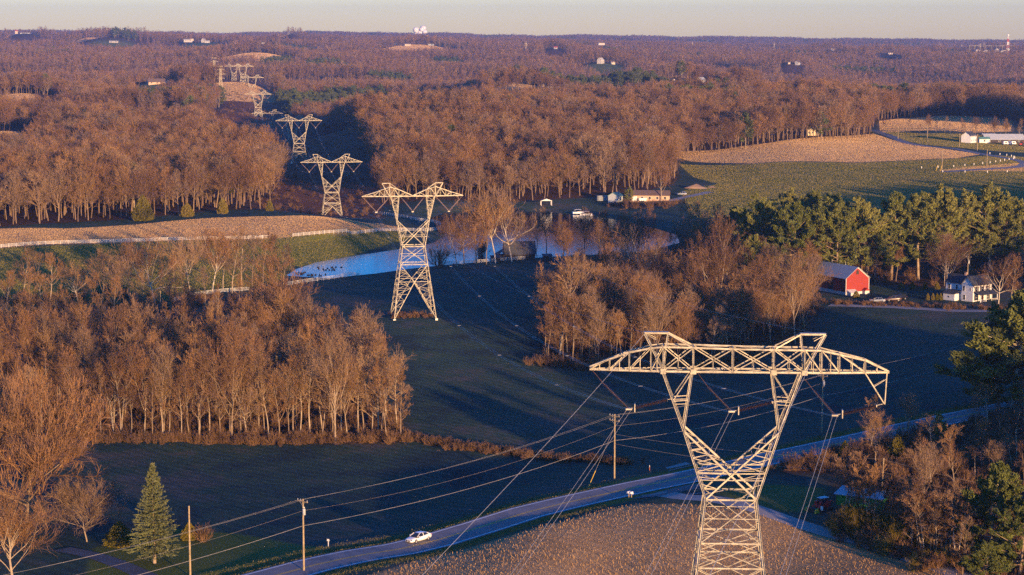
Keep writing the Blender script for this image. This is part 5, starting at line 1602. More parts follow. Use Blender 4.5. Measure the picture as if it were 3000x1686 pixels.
def build_buildings():
    build_barn(); build_house()
    # boathouse by the pond with its lean-to and a little hut
    p = hit(1522, 762)
    b = empty('boathouse', p, R(8), 'dark brown boathouse with steep roof on the pond bank', 'boathouse')
    w = MB(); walls_gable(w, -5.2, 6.0, 0, 6.5, -1, 2.6, 6.6); w.box(-8.2, -5.2, .6, 5.5, -1, 1.9); w.build('wall', M['dark_wood'], b)
    r = MB(); roof_slab(r, -5.2, 6.0, 3.25, 3.25, 2.6, 6.6, .45, .15); r.prism([(-8.8, 1.7), (-5.1, 3.9), (-5.1, 4.05), (-8.8, 1.85)], .2, 6.0, 'y'); r.build('roof', M['slate_roof'], b)
    MB().box(-1.5, 1.0, -.06, -.003, -.5, 1.9).build('door', M['black'], b); MB().box(2.5, 4, -.06, -.003, .8, 1.8).build('window', M['window'], b)
    for px, lb, hh in ((1605, 'small dark hut right of the boathouse', 2.2), (1452, 'low dark woodshed left of the boathouse', 1.6)):
        q = hit(px, 768)
        s = empty('garden_shed', q, R(10), lb, 'shed')
        MB().box(-1.6, 1.6, 0, 2.4, -.6, hh).box(-.4, .5, -.05, -.003, -.2, hh - .4, 1).build('wall', [M['dark_wood'], M['black']], s)
        MB().prism([(-.3, hh), (2.7, hh + .5), (2.7, hh + .62), (-.3, hh + .12)], -1.9, 1.9, 'x').build('roof', M['slate_roof'], s)
    # pond-side farm: shed, long house, trailer
    small_house('garden_shed', 1803, 592, 5.5, 5.5, 3.2, 4.8, 62, 'blue_siding', 'green_roof', 'pale shed with green roof near the far pond shore', 'shed', wins=1)
    small_house('bungalow', 1905, 588, 19, 7.5, 2.9, 5.0, -8, 'brick', 'brown_roof', 'long low house with brown roof under the big bare tree', wins=5, garage=True)
    p = hit(1882, 592); t = empty('parked_trailer', p, R(5), 'white box trailer parked before the long low house', 'trailer')
    MB().box(-2, 2, -1, 1, .5, 1.9).build('body', M['white_paint'], t, bevel=.08)
    for x in (-.5, .5): MB().lathe((x, -1.05, .4), [(.1, -.1), (.4, -.1), (.4, .1), (.1, .1)], 12, 'y').build('wheel', M['black'], t)
    MB().box(2, 3, -.06, .06, .45, .55).build('tow_bar', M['grey_metal'], t)
    p = hit(1765, 590); b = empty('lumber_rack', p, R(20), 'teal stacked lumber rack left of the pale shed', 'rack')
    q = MB()
    for k in range(5): q.box(-3, 3, -.8, .8, .3 + k * .55, .55 + k * .55, 0)
    q.build('board_stack', M['blue_siding'], b)
    q = MB()
    for x in (-2.6, 0, 2.6): q.box(x - .08, x + .08, -.9, -.8, 0, 3.1); q.box(x - .08, x + .08, .8, .9, 0, 3.1)
    q.build('upright', M['dark_wood'], b)
    # pavilion and dock with two pontoon boats
    p = hit(1600, 602); b = empty('pavilion', p, R(6), 'small open pavilion with pale roof on the far shore', 'pavilion')
    MB().prism([(-3, 2.3), (3, 2.3), (0, 3.3)], -1.8, 1.8, 'y').build('roof', M['grey_metal'], b)
    for x in (-2.6, 2.6):
        for y in (-1.5, 1.5): MB().box(x - .09, x + .09, y - .09, y + .09, -.3, 2.3).build('post', M['white_paint'], b)
    MB().box(-1.2, 1.2, -.4, .4, .65, .72).build('table', M['dark_wood'], b)
    for px, py, lb in ((1694, 628, 'left white pontoon boat moored at the far shore'), (1718, 634, 'right white pontoon boat with rails at the far shore')):
        p = atz(px, py, WATER); b = empty('pontoon_boat', p, R(12 if px < 1700 else -15), lb, 'boat', 'pontoon boats on the pond')
        q = MB()
        for y in (-.9, .9): q.tube([(-3, y, .15), (2.6, y, .15), (3.1, y, .35)], [.3, .3, .05], 8)
        q.build('pontoon', M['grey_metal'], b)
        MB().box(-2.9, 2.9, -1.2, 1.2, .42, .55).build('deck', M['white_paint'], b)
        q = MB()
        for y in (-1.15, 1.15): q.box(-2.8, 2.6, y - .02, y + .02, .56, 1.15)
        q.build('side_panel', M['white_paint'], b)
        MB().box(-1.4, -.4, -.6, .6, .56, 1.3).build('seat', M['grey_metal'], b)
        q = MB().box(-1.8, 1.2, -1.1, 1.1, 2.3, 2.36)
        for x in (-1.7, 1.1):
            for y in (-1.05, 1.05): q.tube([(x, y, .5), (x, y, 2.3)], .03, 4)
        q.build('canopy', M['white_paint'], b)
    # shed among the saplings, bottom right
    p = hit(2515, 1490); b = empty('green_shed', (p[0], p[1], p[2]), R(-32), 'bright green shed with pale metal roof behind the saplings', 'shed')
    MB().box(-4, 4, 0, 3.2, -.8, 2.0).build('wall', M['green_paint'], b)
    MB().prism([(-.3, 1.95), (3.6, 2.65), (3.6, 2.75), (-.3, 2.05)], -4.4, 4.4, 'x').build('roof', M['metal_roof'], b)
    # woodland house at the field corner
    small_house('woodland_house', 2372, 392, 9, 7, 4.6, 6.8, 20, 'cream', 'slate_roof', 'pale house glimpsed between trunks at the wood edge', D=1445, wins=3, storeys=2)
    # the hill farm on the right
    small_house('hill_farmhouse', 2838, 418, 10, 7, 4.8, 7.4, 55, 'white_siding', 'slate_roof', 'white farmhouse behind the bare trees on the right hill', wins=3, storeys=2)
    small_house('hill_shed', 2882, 419, 7, 4, 2.8, 4.0, 2, 'white_siding', 'green_roof', 'low white shed between the farmhouse and the long grey building', 'shed', wins=1)
    small_house('long_barn', 2938, 419, 27, 8, 2.6, 6.0, 0, 'dark_wood', 'metal_roof', 'long grey-roofed farm building on the right hill', 'barn', wins=4)
    p = hit(2895, 404); b = empty('lean_to_roof_shelter', p, 0, 'bright white flat roof shelter behind the hill sheds', 'shelter')
    MB().box(-5, 5, -2, 2, 2.6, 2.85).build('roof', M['white_paint'], b)
    q = MB()
    for x in (-4.6, 4.6): q.box(x - .1, x + .1, -1.8, -1.6, -.5, 2.6); q.box(x - .1, x + .1, 1.6, 1.8, -.5, 2.6)
    q.build('post', M['dark_wood'], b)
    p = hit(2988, 412); b = empty('open_barn', p, 0, 'open barn with bright cream roof edge at the right border', 'barn')
    MB().prism([(-9, 3.4), (9, 2.6), (9, 2.9), (-9, 4.6)], -4, 4, 'y').build('roof', M['cream'], b)
    q = MB()
    for x in (-8, -3, 3, 8): q.box(x - .12, x + .12, -3.8, -3.6, -.5, 2.9); q.box(x - .12, x + .12, 3.6, 3.8, -.5, 2.9)
    q.build('post', M['dark_wood'], b)
    for px, mt, lb in ((2946, 'white_paint', 'grey-white covered trailer below the long grey building'), (2954, 'blue_tarp', 'blue covered trailer below the long grey building'), (2969, 'white_paint', 'white camper with slanted front at the hill farm')):
        p = hit(px, 425); b = empty('camper_trailer', (p[0], p[1], p[2]), R(4), lb, 'trailer', 'trailers at the hill farm')
        MB().prism([(-1.7, .5), (1.7, .5), (1.5, 1.6), (1.0, 2.5), (-1.5, 2.5), (-1.7, 2.2)], -1.2, 1.2, 'y').build('body', M[mt], b, bevel=.06)
        for x in (-.6, .6): MB().lathe((x, -1.25, .38), [(.05, -.1), (.38, -.1), (.38, .1), (.05, .1)], 10, 'y').build('wheel', M['black'], b)
        MB().box(-.9, .7, -1.24, -1.203, 1.4, 1.95).build('window', M['window'], b)
    p = hit(2993, 428); tr = empty('red_tractor', p, R(200), 'red farm tractor at the right border of the hill farm', 'tractor')
    MB().box(-.2, 1.9, -.45, .45, .9, 1.6).build('bonnet', M['tractor_red'], tr, bevel=.08)
    MB().box(-1.3, -.2, -.6, .6, 1.0, 2.5).build('cab', M['window'], tr); MB().box(-1.4, -.1, -.7, .7, 2.5, 2.65).build('cab_roof', M['tractor_red'], tr)
    for x, r_ in ((-.9, .85), (1.4, .5)):
        for y in (-.9, .9): MB().lathe((x, y, r_), [(.1, -.2), (r_ * .6, -.2), (r_, -.15), (r_, .15), (r_ * .6, .2), (.1, .2)], 16, 'y').build('wheel', M['black'], tr)
    # far houses: (px, base py, D, L, W, eave, ridge, angle, wall, roof, label)
    FH = [(463, 252, 2480, 22, 10, 5.5, 9.5, 25, 'brick', 'brown_roof', 'large tan country house on the far wooded slope', 2), (492, 250, 2500, 12, 8, 4, 7.5, -60, 'brick', 'brown_roof', 'gabled right wing house beside the large tan one', 1),
          (390, 250, 2500, 8, 6, 3.2, 5.5, 20, 'brick', 'brown_roof', 'small brick outbuilding left of the large tan house', 1), (1465, 250, 2400, 13, 7, 5.2, 7.0, 3, 'white_siding', 'brown_roof', 'white two-row house alone on the tan knoll', 2),
          (1622, 266, 2330, 15, 8, 3.2, 5.6, 5, 'white_siding', 'metal_roof', 'low white ranch house at the end of the tan field', 1), (1602, 266, 2345, 6, 6, 3, 5, 60, 'white_siding', 'slate_roof', 'small white garage left of the low ranch house', 1),
          (1646, 268, 2320, 9, 7, 3, 5.2, -10, 'cream', 'metal_roof', 'cream bungalow right of the low ranch house', 1),
          (1705, 275, 2320, 6, 6, 2.8, 4.5, 20, 'white_siding', 'slate_roof', 'tiny white cottage by the dark drive', 1), (1732, 272, 2340, 13, 7, 3, 5, -5, 'brick', 'brown_roof', 'brown house with dark roof right of the tan field', 1),
          (1847, 258, 2420, 10, 7, 4.5, 6.5, 25, 'cream', 'brown_roof', 'left of two cream houses among the evergreens', 1), (1878, 259, 2400, 12, 7, 4.5, 6.5, -12, 'cream', 'brown_roof', 'right of two cream houses among the evergreens', 1),
          (1960, 245, 2550, 12, 7, 4.5, 7, -30, 'white_siding', 'slate_roof', 'white house half buried in evergreens right of the cream pair', 1), (2050, 243, 2560, 12, 7, 4, 7.5, 50, 'white_siding', 'metal_roof', 'white double-gabled house above the dark evergreens', 1),
          (2158, 266, 2300, 11, 6, 4, 5.6, 0, 'cream', 'brown_roof', 'cream box house behind the brown wood, the left of two', 1), (2228, 268, 2290, 14, 8, 3.6, 6.4, 10, 'white_siding', 'brown_roof', 'white bungalow behind the brown wood, right of the cream one', 1),
          (342, 125, 5200, 42, 20, 5, 9, 5, 'white_siding', 'white_paint', 'wide white farm building below the left horizon', 1), (558, 121, 5200, 40, 18, 6, 10, 10, 'white_siding', 'white_paint', 'long white barn just left of the white church', 1),
          (603, 122, 5150, 20, 14, 7, 14, 70, 'white_siding', 'white_paint', 'white church-like gabled building on the far upland', 1), (614, 123, 5150, 22, 14, 4, 7, 0, 'white_siding', 'white_paint', 'low white hall right of the church-like building', 1),
          (570, 117, 5200, 12, 10, 5, 8, 20, 'cream', 'brown_roof', 'small cream house behind the long white barn', 1),
          (1758, 184, 3550, 16, 12, 7, 13, 60, 'white_siding', 'white_paint', 'white gabled farmhouse on the middle slope', 1), (1793, 185, 3550, 10, 8, 3, 6, 20, 'cream', 'brown_roof', 'cream outbuilding right of the white gabled farmhouse', 1),
          (1627, 142, 4400, 14, 10, 4, 8, 0, 'white_siding', 'red_roof', 'white house with red roof on the upland', 1), (1760, 129, 4700, 26, 10, 4, 7, 10, 'white_siding', 'metal_roof', 'pale row house near the blue ridge', 1),
          (2332, 186, 3700, 14, 9, 4, 8, 50, 'white_siding', 'metal_roof', 'white gabled house in the far right woods', 1), (2306, 186, 3700, 6, 6, 3, 5, 10, 'cream', 'brown_roof', 'tiny cream shed left of the white gabled house', 1),
          (2600, 158, 4700, 20, 10, 5, 8, 15, 'cream', 'brown_roof', 'pale yellow farmhouse above the dark far valley', 1), (2433, 146, 5000, 16, 10, 5, 9, 60, 'cream', 'brown_roof', 'cream house among dark far evergreens', 1),
          (60, 97, 5900, 14, 14, 10, 16, 10, 'cream', 'red_roof', 'pinkish tower-like farm silo house on the left horizon', 1), (85, 99, 5900, 50, 14, 4, 8, 0, 'metal_roof', 'metal_roof', 'long grey farm shed on the left horizon', 1),
          (852, 100, 6000, 16, 12, 8, 20, 60, 'white_siding', 'white_paint', 'tiny white steepled building on the horizon', 1), (776, 127, 4800, 18, 10, 4, 8, 40, 'white_siding', 'slate_roof', 'small white farm left of the upland tan field', 1),
          (1162, 128, 5000, 12, 8, 4, 7, 10, 'cream', 'brown_roof', 'small cream house left of the reddish bank', 1), (1197, 132, 4800, 26, 12, 4, 7, 5, 'cream', 'metal_roof', 'long house on the reddish bank in the middle upland', 1), (1264, 131, 4850, 24, 8, 3, 5, 0, 'metal_roof', 'metal_roof', 'dark long shed right of the reddish bank', 1)]
    for (px, py, D, L, Wd, e, r_, a, w, rf, lb, st) in FH:
        near = next((k for k in FAR if abs(np.mean([q[1] for q in FAR[k]]) - D) < 100), None)
        if D > 4000: L, Wd, e, r_ = L * .55, Wd * .55, e * .5, r_ * .52
        elif D > 3000: L, Wd, e, r_ = L * .72, Wd * .72, e * .7, r_ * .7
        if D > 3000: w, rf = {'white_siding': 'far_white'}.get(w, w), {'white_paint': 'far_white', 'metal_roof': 'brown_roof'}.get(rf, rf)
        small_house('distant_house', px, py, L, Wd, e, r_, a, w, rf, lb, D=D, wins=3 if D < 3000 else 2, storeys=st)
    # steam plume far beyond the horizon
    x = (1228 - 1500) / F * 10100
    mp = bpy.data.materials.new('steam'); mp.use_nodes = True
    b = mp.node_tree.nodes['Principled BSDF']; b.inputs['Base Color'].default_value = (.9, .9, .9, 1); b.inputs['Roughness'].default_value = 1; b.inputs['Specular IOR Level'].default_value = 0
    import bmesh
    bm = bmesh.new(); rs = random.Random(4)
    for k in range(26):
        t = k / 25
        m4 = Matrix.Translation((x + rs.uniform(-14, 14) * (1 + t) + 12 * t, 10100 + rs.uniform(-20, 20), 78 + t * 62)) @ Matrix.Scale(rs.uniform(9, 17), 4)
        bmesh.ops.create_icosphere(bm, subdivisions=2, radius=1, matrix=m4)
    me = bpy.data.meshes.new('steam'); bm.to_mesh(me); me.materials.append(mp); me.polygons.foreach_set('use_smooth', [True] * len(me.polygons))
    obj('steam_plume', me, label='white steam plume rising beyond the horizon', cat='steam', kind='stuff')
M['tractor_red'] = simple('tractor_red', (.5, .04, .03), .4)
M['blue_tarp'] = simple('blue_tarp', (.05, .10, .30), .5)
M['red_roof'] = simple('red_roof', (.40, .07, .05), .7)

# ------------------------------------------------------------------ cars
def car(name, p, rz, paint, label, cat_='car', kind='sedan', group=None):
    o = empty(name, p, rz, label, cat_, group)
    # side profile stations x (front +), belt height, half width, lower edge
    st = [(-2.42, .62, .70, .45), (-2.34, .95, .80, .30), (-1.9, 1.00, .88, .24), (-1.35, .98, .92, .22), (-.6, .93, .93, .2), (.2, .90, .93, .2), (.9, .86, .92, .22), (1.5, .78, .90, .22), (2.05, .70, .85, .22), (2.36, .58, .74, .26), (2.44, .45, .60, .34)]
    if kind == 'suv': st = [(x, z * 1.16 + .04, w, b + .05) for x, z, w, b in st]
    V, Fc = [], []
    for x, zt, w, zb in st:
        V += [(x, -w * .86, zb), (x, -w, zb + (zt - zb) * .35), (x, -w * .98, zb + (zt - zb) * .7), (x, -w * .86, zt), (x, -w * .45, zt + .05), (x, w * .45, zt + .05), (x, w * .86, zt), (x, w * .98, zb + (zt - zb) * .7), (x, w, zb + (zt - zb) * .35), (x, w * .86, zb)]
    n = 10
    for i in range(len(st) - 1):
        for k in range(n): Fc.append((i * n + k, (i + 1) * n + k, (i + 1) * n + (k + 1) % n, i * n + (k + 1) % n))
    Fc += [tuple(range(n)), tuple((len(st) - 1) * n + k for k in range(n - 1, -1, -1))]
    b = MB().add(V, Fc); b.build('body', paint, o, True)
    if kind == 'sedan': cs = [(-2.05, 1.02, .62), (-1.55, 1.24, .60), (-.9, 1.40, .60), (-.2, 1.44, .60), (.35, 1.38, .60), (.8, 1.18, .64), (1.25, .93, .70)]
    else: cs = [(-2.25, 1.2, .68), (-2.05, 1.6, .66), (-1.4, 1.74, .66), (-.4, 1.76, .66), (.3, 1.70, .66), (.75, 1.45, .68), (1.2, 1.10, .72)]
    V, Fc = [], []
    lo = .80 if kind == 'sedan' else .98
    for x, zr, w in cs: V += [(x, -.84, lo), (x, -w, zr - .06), (x, -w * .55, zr), (x, w * .55, zr), (x, w, zr - .06), (x, .84, lo)]
    for i in range(len(cs) - 1):
        for k in range(5): Fc.append((i * 6 + k, (i + 1) * 6 + k, (i + 1) * 6 + k + 1, i * 6 + k + 1))
    Fc += [(0, 1, 2, 3, 4, 5), tuple(len(cs) * 6 - 1 - k for k in range(6))]
    MB().add(V, Fc).build('windows', M['glass'], o, True)
    # roof skin and pillars, proud of the glass
    r = MB(); a, z_ = (1, 5) if kind == 'sedan' else (1, 5)
    for i in range(a, z_ - 1 + (0 if kind == 'sedan' else 0)):
        x0, h0, w0 = cs[i]; x1, h1, w1 = cs[i + 1]
        r.add([(x0, -w0 - .01, h0 - .045), (x0, -w0 * .55, h0 + .015), (x0, w0 * .55, h0 + .015), (x0, w0 + .01, h0 - .045), (x1, -w1 - .01, h1 - .045), (x1, -w1 * .55, h1 + .015), (x1, w1 * .55, h1 + .015), (x1, w1 + .01, h1 - .045)], [(0, 4, 5, 1), (1, 5, 6, 2), (2, 6, 7, 3)])
    for s in (-1, 1):
        for (xa, za, wa), (xb, zb_, wb) in (((.35, 1.34, .62) if kind == 'sedan' else (.3, 1.66, .68), (1.15, .92, .80) if kind == 'sedan' else (1.1, 1.08, .82)), ((-.35, 1.38, .63) if kind == 'sedan' else (-.5, 1.7, .69), (-.42, .93, .84) if kind == 'sedan' else (-.5, 1.08, .85)), ((-1.3, 1.30, .64) if kind == 'sedan' else (-1.95, 1.6, .69), (-1.75, .98, .82) if kind == 'sedan' else (-2.1, 1.1, .84))):
            r.tube([(xa, s * wa, za), (xb, s * wb, zb_)], .045, 5)
    r.build('roof', paint, o)
    for x in (-1.42, 1.42):
        for s in (-1, 1):
            w = MB().lathe((x, s * .80, .33), [(.20, -.11), (.31, -.11), (.335, -.07), (.335, .07), (.31, .11), (.20, .11)], 20, 'y').build('wheel', M['black'], o)
            rim = MB().lathe((x, s * .86, .33), [(.20, -.04), (.20, .05), (.17, .055), (.05, .03)], 14, 'y')
            for k in range(5):
                a_ = k * 1.2566; rim.tube([(x, s * .925, .33), (x + .18 * math.cos(a_), s * .925, .33 + .18 * math.sin(a_))], .025, 4)
            rim.build('rim', M['grey_metal'], w)
    for s in (-1, 1):
        MB().box(2.18, 2.36, s * .62 - .16, s * .62 + .16, .56, .66).build('headlight', M['window'], o, bevel=.02)
        MB().box(-2.45, -2.33, s * .6 - .18, s * .6 + .18, .78, .90).build('tail_light', M['tail'], o)
        MB().box(.72, .92, s * .98 - .1, s * .98 + .1, .93, 1.05).build('mirror', paint, o, bevel=.03)
    MB().box(2.39, 2.47, -.42, .42, .36, .56).build('grille', M['black'], o)
    MB().box(2.47, 2.485, -.15, .15, .40, .50).build('licence_plate', M['white_paint'], o)
    return o

def build_vehicles():
    def paint(n, c):
        m, nt, b = nmat(n); b.inputs['Base Color'].default_value = (*c, 1); b.inputs['Roughness'].default_value = .28; b.inputs['Coat Weight'].default_value = .6
        return m
    M['tail'] = simple('tail_red', (.3, .01, .01), .3)
    cx, cy = atz(1218, 1566, .05)[:2]
    # put it on the far lane, heading down the road to the left
    P = ROADL; i = int(np.argmin(np.hypot(P[:, 0] - cx, P[:, 1] - cy)))
    T = (P[i + 1] - P[i - 1]); T = T / np.linalg.norm(T); Nn = np.array([-T[1], T[0]])
    off = float(np.dot(np.array([cx, cy]) - P[i], Nn)); off = 1.75
    q = P[i] + Nn * off + T * float(np.dot(np.array([cx, cy]) - P[i], T))
    car('white_sedan', (q[0], q[1], hz(*P[i]) + .085), math.atan2(-T[1], -T[0]), paint('white_car_paint', (.82, .81, .79)), 'white sedan driving on the road towards the lower left')
    a = hit(2570, 887); car('silver_sedan', (a[0], a[1], a[2] + .12), R(170), paint('silver_paint', (.34, .38, .42)), 'silver car parked in shade right of the red barn')
    a = hit(2616, 884); car('dark_suv', (a[0], a[1], a[2] + .12), R(185), paint('brown_paint', (.10, .06, .05)), 'dark brown wagon parked between the barn and farmhouse', kind='suv')
    a = hit(2636, 880); car('black_pickup', (a[0], a[1], a[2] + .12), R(215), paint('black_paint', (.015, .015, .02)), 'black car parked behind the dark brown wagon', kind='suv')
    a = hit(1998, 573); car('pale_van', (a[0], a[1], a[2] + .12), R(150), paint('pale_paint', (.5, .55, .56)), 'pale vehicle at the start of the gravel drive by the dirt mound', kind='suv')
    # compact track loader with a yellow-ended rotary attachment
    a = atz(2408, 1512, .6); z = hz(a[0], a[1])
    o = empty('track_loader', (a[0], a[1], z), R(215), 'red and black track loader with yellow-ended tiller on the grass', 'loader')
    MB().prism([(-1.5, .55), (1.1, .55), (1.1, 1.15), (.3, 1.35), (-1.5, 1.6)], -.62, .62, 'y').build('body', M['tractor_red'], o, bevel=.05)
    for s in (-1, 1):
        t = MB(); pr = [(-1.5, .12), (-1.2, 0), (1.0, 0), (1.35, .2), (1.3, .48), (-.2, .72), (-1.35, .7), (-1.6, .45)]
        t.prism(pr, s * .82 - .2, s * .82 + .2, 'y'); t.build('track', M['black'], o, bevel=.03)
        ar = MB().tube([(-1.5, s * .72, 1.75), (-.4, s * .74, 1.6), (1.3, s * .74, 1.0), (1.75, s * .6, .45)], .12, 6); ar.build('lift_arm', M['tractor_red'], o)
        MB().box(.45, 1.1, s * .5 - .16, s * .5 + .16, 1.0, 1.75).build('front_guard', M['tractor_red'], o, bevel=.05)
    MB().prism([(-1.0, 1.3), (.75, 1.2), (.62, 2.15), (-.95, 2.15)], -.5, .5, 'y').build('cab', M['window'], o, bevel=.04)
    MB().box(-1.1, .75, -.56, .56, 2.16, 2.28).build('cab_roof', M['grey_metal'], o, bevel=.05)
    t = MB().box(1.75, 2.5, -1.0, 1.0, .25, .75).tube([(2.25, -1.0, .3), (2.25, 1.0, .3)], .28, 10); t.build('tiller', M['dark_wood'], o)
    for s in (-1, 1): MB().prism([(1.7, .05), (2.7, .05), (2.6, .75), (1.9, .85)], s * 1.1 - .1, s * 1.1 + .1, 'y').build('end_plate', M['yellow'], o)
    MB().box(1.3, 1.36, 1.05, 1.6, .5, 1.15).build('white_panel', M['white_paint'], o)
    # mailbox, marker posts, roadside sign
    a = atz(1846, 1465, .3); z = hz(a[0], a[1]); o = empty('mailbox', (a[0], a[1], z), R(-45), 'white double mailbox on posts beside the road', 'mailbox')
    for x in (-.3, .3):
        MB().box(x - .06, x + .06, -.06, .06, -.3, 1.05).build('post', M['pole'], o)
        MB().prism([(x - .14, 1.12), (x + .14, 1.12), (x + .14, 1.3), (x + .08, 1.4), (x - .08, 1.4), (x - .14, 1.3)], -.3, .3, 'y').build('box', M['white_paint'], o)
    MB().box(-.65, .65, -.22, .22, 1.05, 1.12).build('shelf', M['white_paint'], o)
    a = hit(962, 1602); o = empty('small_sign', a, R(-30), 'small white cross-shaped sign on a stake by the road verge', 'sign')
    MB().box(-.04, .04, -.04, .04, -.2, 1.2).build('post', M['white_paint'], o); MB().box(-.22, .22, -.07, -.045, .85, 1.2).build('panel', M['white_paint'], o)
    a = hit(1903, 1384); o = empty('marker_post', a, 0, 'thin orange and white marker post by the field entrance', 'post')
    MB().tube([(0, 0, -.2), (0, 0, 1.0)], .05, 6).build('post', M['orange'], o); MB().tube([(0, 0, 1.0), (0, 0, 1.3)], .05, 6).build('reflector', M['white_paint'], o)
    # person on the pond bank
    a = hit(1328, 786)
    build_person(a)
    # geese on the pond
    rs = random.Random(9)
    g0 = None
    spots = [(868 + rs.uniform(0, 30), 802 + rs.uniform(-4, 4)) for _ in range(12)] + [(900 + rs.uniform(0, 60), 808 + rs.uniform(-3, 2)) for _ in range(14)] + [(930 + rs.uniform(0, 70), 788 + rs.uniform(-5, 5)) for _ in range(16)]
    for k, (px, py) in enumerate(spots):
        p = atz(px, py, WATER)
        if g0 is None:
            g0 = empty('goose', p, 0, 'dark goose floating in the flock at the left end of the pond', 'goose', 'geese resting on the pond')
            b = MB(); 
            b.lathe((0, 0, .12), [(.01, -.42), (.10, -.33), (.19, -.1), (.2, .1), (.12, .28), (.03, .4)], 10, 'x')
            b.tube([(.28, 0, .2), (.38, 0, .38), (.36, 0, .55), (.42, 0, .62), (.56, 0, .6)], [.08, .05, .045, .06, .015], 6)
            b.build('body', M['goose'], g0, True)
        else: copy_tree(g0, p, rs.uniform(0, 6.28))
    for px, py in ((2760, 503), (2772, 505)):
        p = hit(px - 18, py - 2); o = empty('guard_stake', p, 0, 'yellow-sleeved guy stake left of the leaning hairpin pole' if px < 2765 else 'orange guy stake close beside the leaning hairpin pole', 'stake')
        MB().tube([(0, 0, -.2), (.9, 0, 3.2)], .11, 6).build('sleeve', M['yellow'], o)
M['orange'] = simple('orange_marker', (.5, .16, .05), .6)
M['goose'] = simple('goose_feathers', (.055, .045, .035), .8)

def build_person(p):
    pts = [(0, 0, .92), (0, 0, 1.15), (0, .02, 1.40), (0, .02, 1.52), (0, -.01, 1.62), (0, 0, 1.74), (.10, 0, .88), (.12, -.02, .48), (.13, .02, .08), (.14, -.12, .04), (-.10, 0, .88), (-.13, -.04, .48), (-.14, .0, .08), (-.15, -.14, .04),
           (.19, .02, 1.42), (.26, .0, 1.15), (.24, -.12, .92), (.24, -.16, .82), (-.19, .02, 1.42), (-.27, .02, 1.15), (-.25, -.08, .90), (-.25, -.11, .80)]
    ed = [(0, 1), (1, 2), (2, 3), (3, 4), (4, 5), (0, 6), (6, 7), (7, 8), (8, 9), (0, 10), (10, 11), (11, 12), (12, 13), (2, 14), (14, 15), (15, 16), (16, 17), (2, 18), (18, 19), (19, 20), (20, 21)]
    rad = [.15, .14, .15, .06, .09, .085, .10, .065, .045, .035, .10, .065, .045, .035, .065, .045, .032, .03, .065, .045, .032, .03]
    me = bpy.data.meshes.new('person'); me.from_pydata(pts, ed, []); me.materials.append(simple('brown_clothes', (.20, .09, .08), .9))
    o = obj('person', me, label='person in reddish brown clothes standing on the pond bank', cat='person')
    o.location = tuple(p); o.rotation_euler = (0, 0, .4)
    m = o.modifiers.new('skin', 'SKIN')
    for i, r_ in enumerate(rad): me.skin_vertices[0].data[i].radius = (r_, r_)
    me.skin_vertices[0].data[0].use_root = True
    o.modifiers.new('sub', 'SUBSURF').levels = 1
    o.modifiers['sub'].render_levels = 1
    h = MB().lathe((0, 0, 1.68), [(.09, -.03), (.10, .03), (.08, .09), (.02, .115)], 10); h.build('hair', M['black'], o)

def fence(name, px, label, sp=2.6, H=1.35, group='white board fences', rails=3, mat='white_paint', rel=None, w=.10):
    P = [hit(*p)[:2] if rel is None else np.array(p) for p in px]
    L = smooth_line(P, .5)
    s = np.concatenate([[0], np.cumsum(np.linalg.norm(np.diff(L, axis=0), axis=1))])
    n = max(2, int(s[-1] / sp) + 1)
    q = np.stack([np.interp(np.linspace(0, s[-1], n), s, L[:, 0]), np.interp(np.linspace(0, s[-1], n), s, L[:, 1])], -1)
    z = height(q[:, 0], q[:, 1])
    o = empty(name, (q[0][0], q[0][1], z[0]), 0, label, 'fence', group)
    off = Vector((q[0][0], q[0][1], z[0]))
    r = MB()
    for i in range(n - 1):
        a = Vector((q[i][0], q[i][1], z[i])) - off; b = Vector((q[i + 1][0], q[i + 1][1], z[i + 1])) - off
        d = (b - a); d.z = 0; d.normalize(); s_ = Vector((d.y, -d.x, 0)) * .02
        for k in range(rails):
            h0 = H * (.28 + .32 * k); h1 = h0 + (.16 if mat == 'grey_board' else .10)
            r.add([a + s_ + Vector((0, 0, h0)), b + s_ + Vector((0, 0, h0)), b + s_ + Vector((0, 0, h1)), a + s_ + Vector((0, 0, h1)), a - s_ + Vector((0, 0, h0)), b - s_ + Vector((0, 0, h0)), b - s_ + Vector((0, 0, h1)), a - s_ + Vector((0, 0, h1))],
                  [(0, 1, 2, 3), (7, 6, 5, 4), (3, 2, 6, 7), (0, 4, 5, 1)])
    if rails: r.build('rails', M[mat], o)
    pm = MB().box(-w / 2, w / 2, -w / 2 - .03, w / 2 - .03, -.3, H + .08).mesh('fence_post', [M[mat]])
    extra = MB()
    order = list(range(n))
    for i in order:
        loc = Vector((q[i][0], q[i][1], z[i])) - off
        if i < 100: c = obj('post', pm, o); c.location = loc
        else: extra.box(loc.x - w / 2, loc.x + w / 2, loc.y - w / 2, loc.y + w / 2, loc.z - .3, loc.z + H + .08)
    if extra.v: e = extra.build('more_posts', M[mat], o); e['kind'] = 'stuff'
    return o

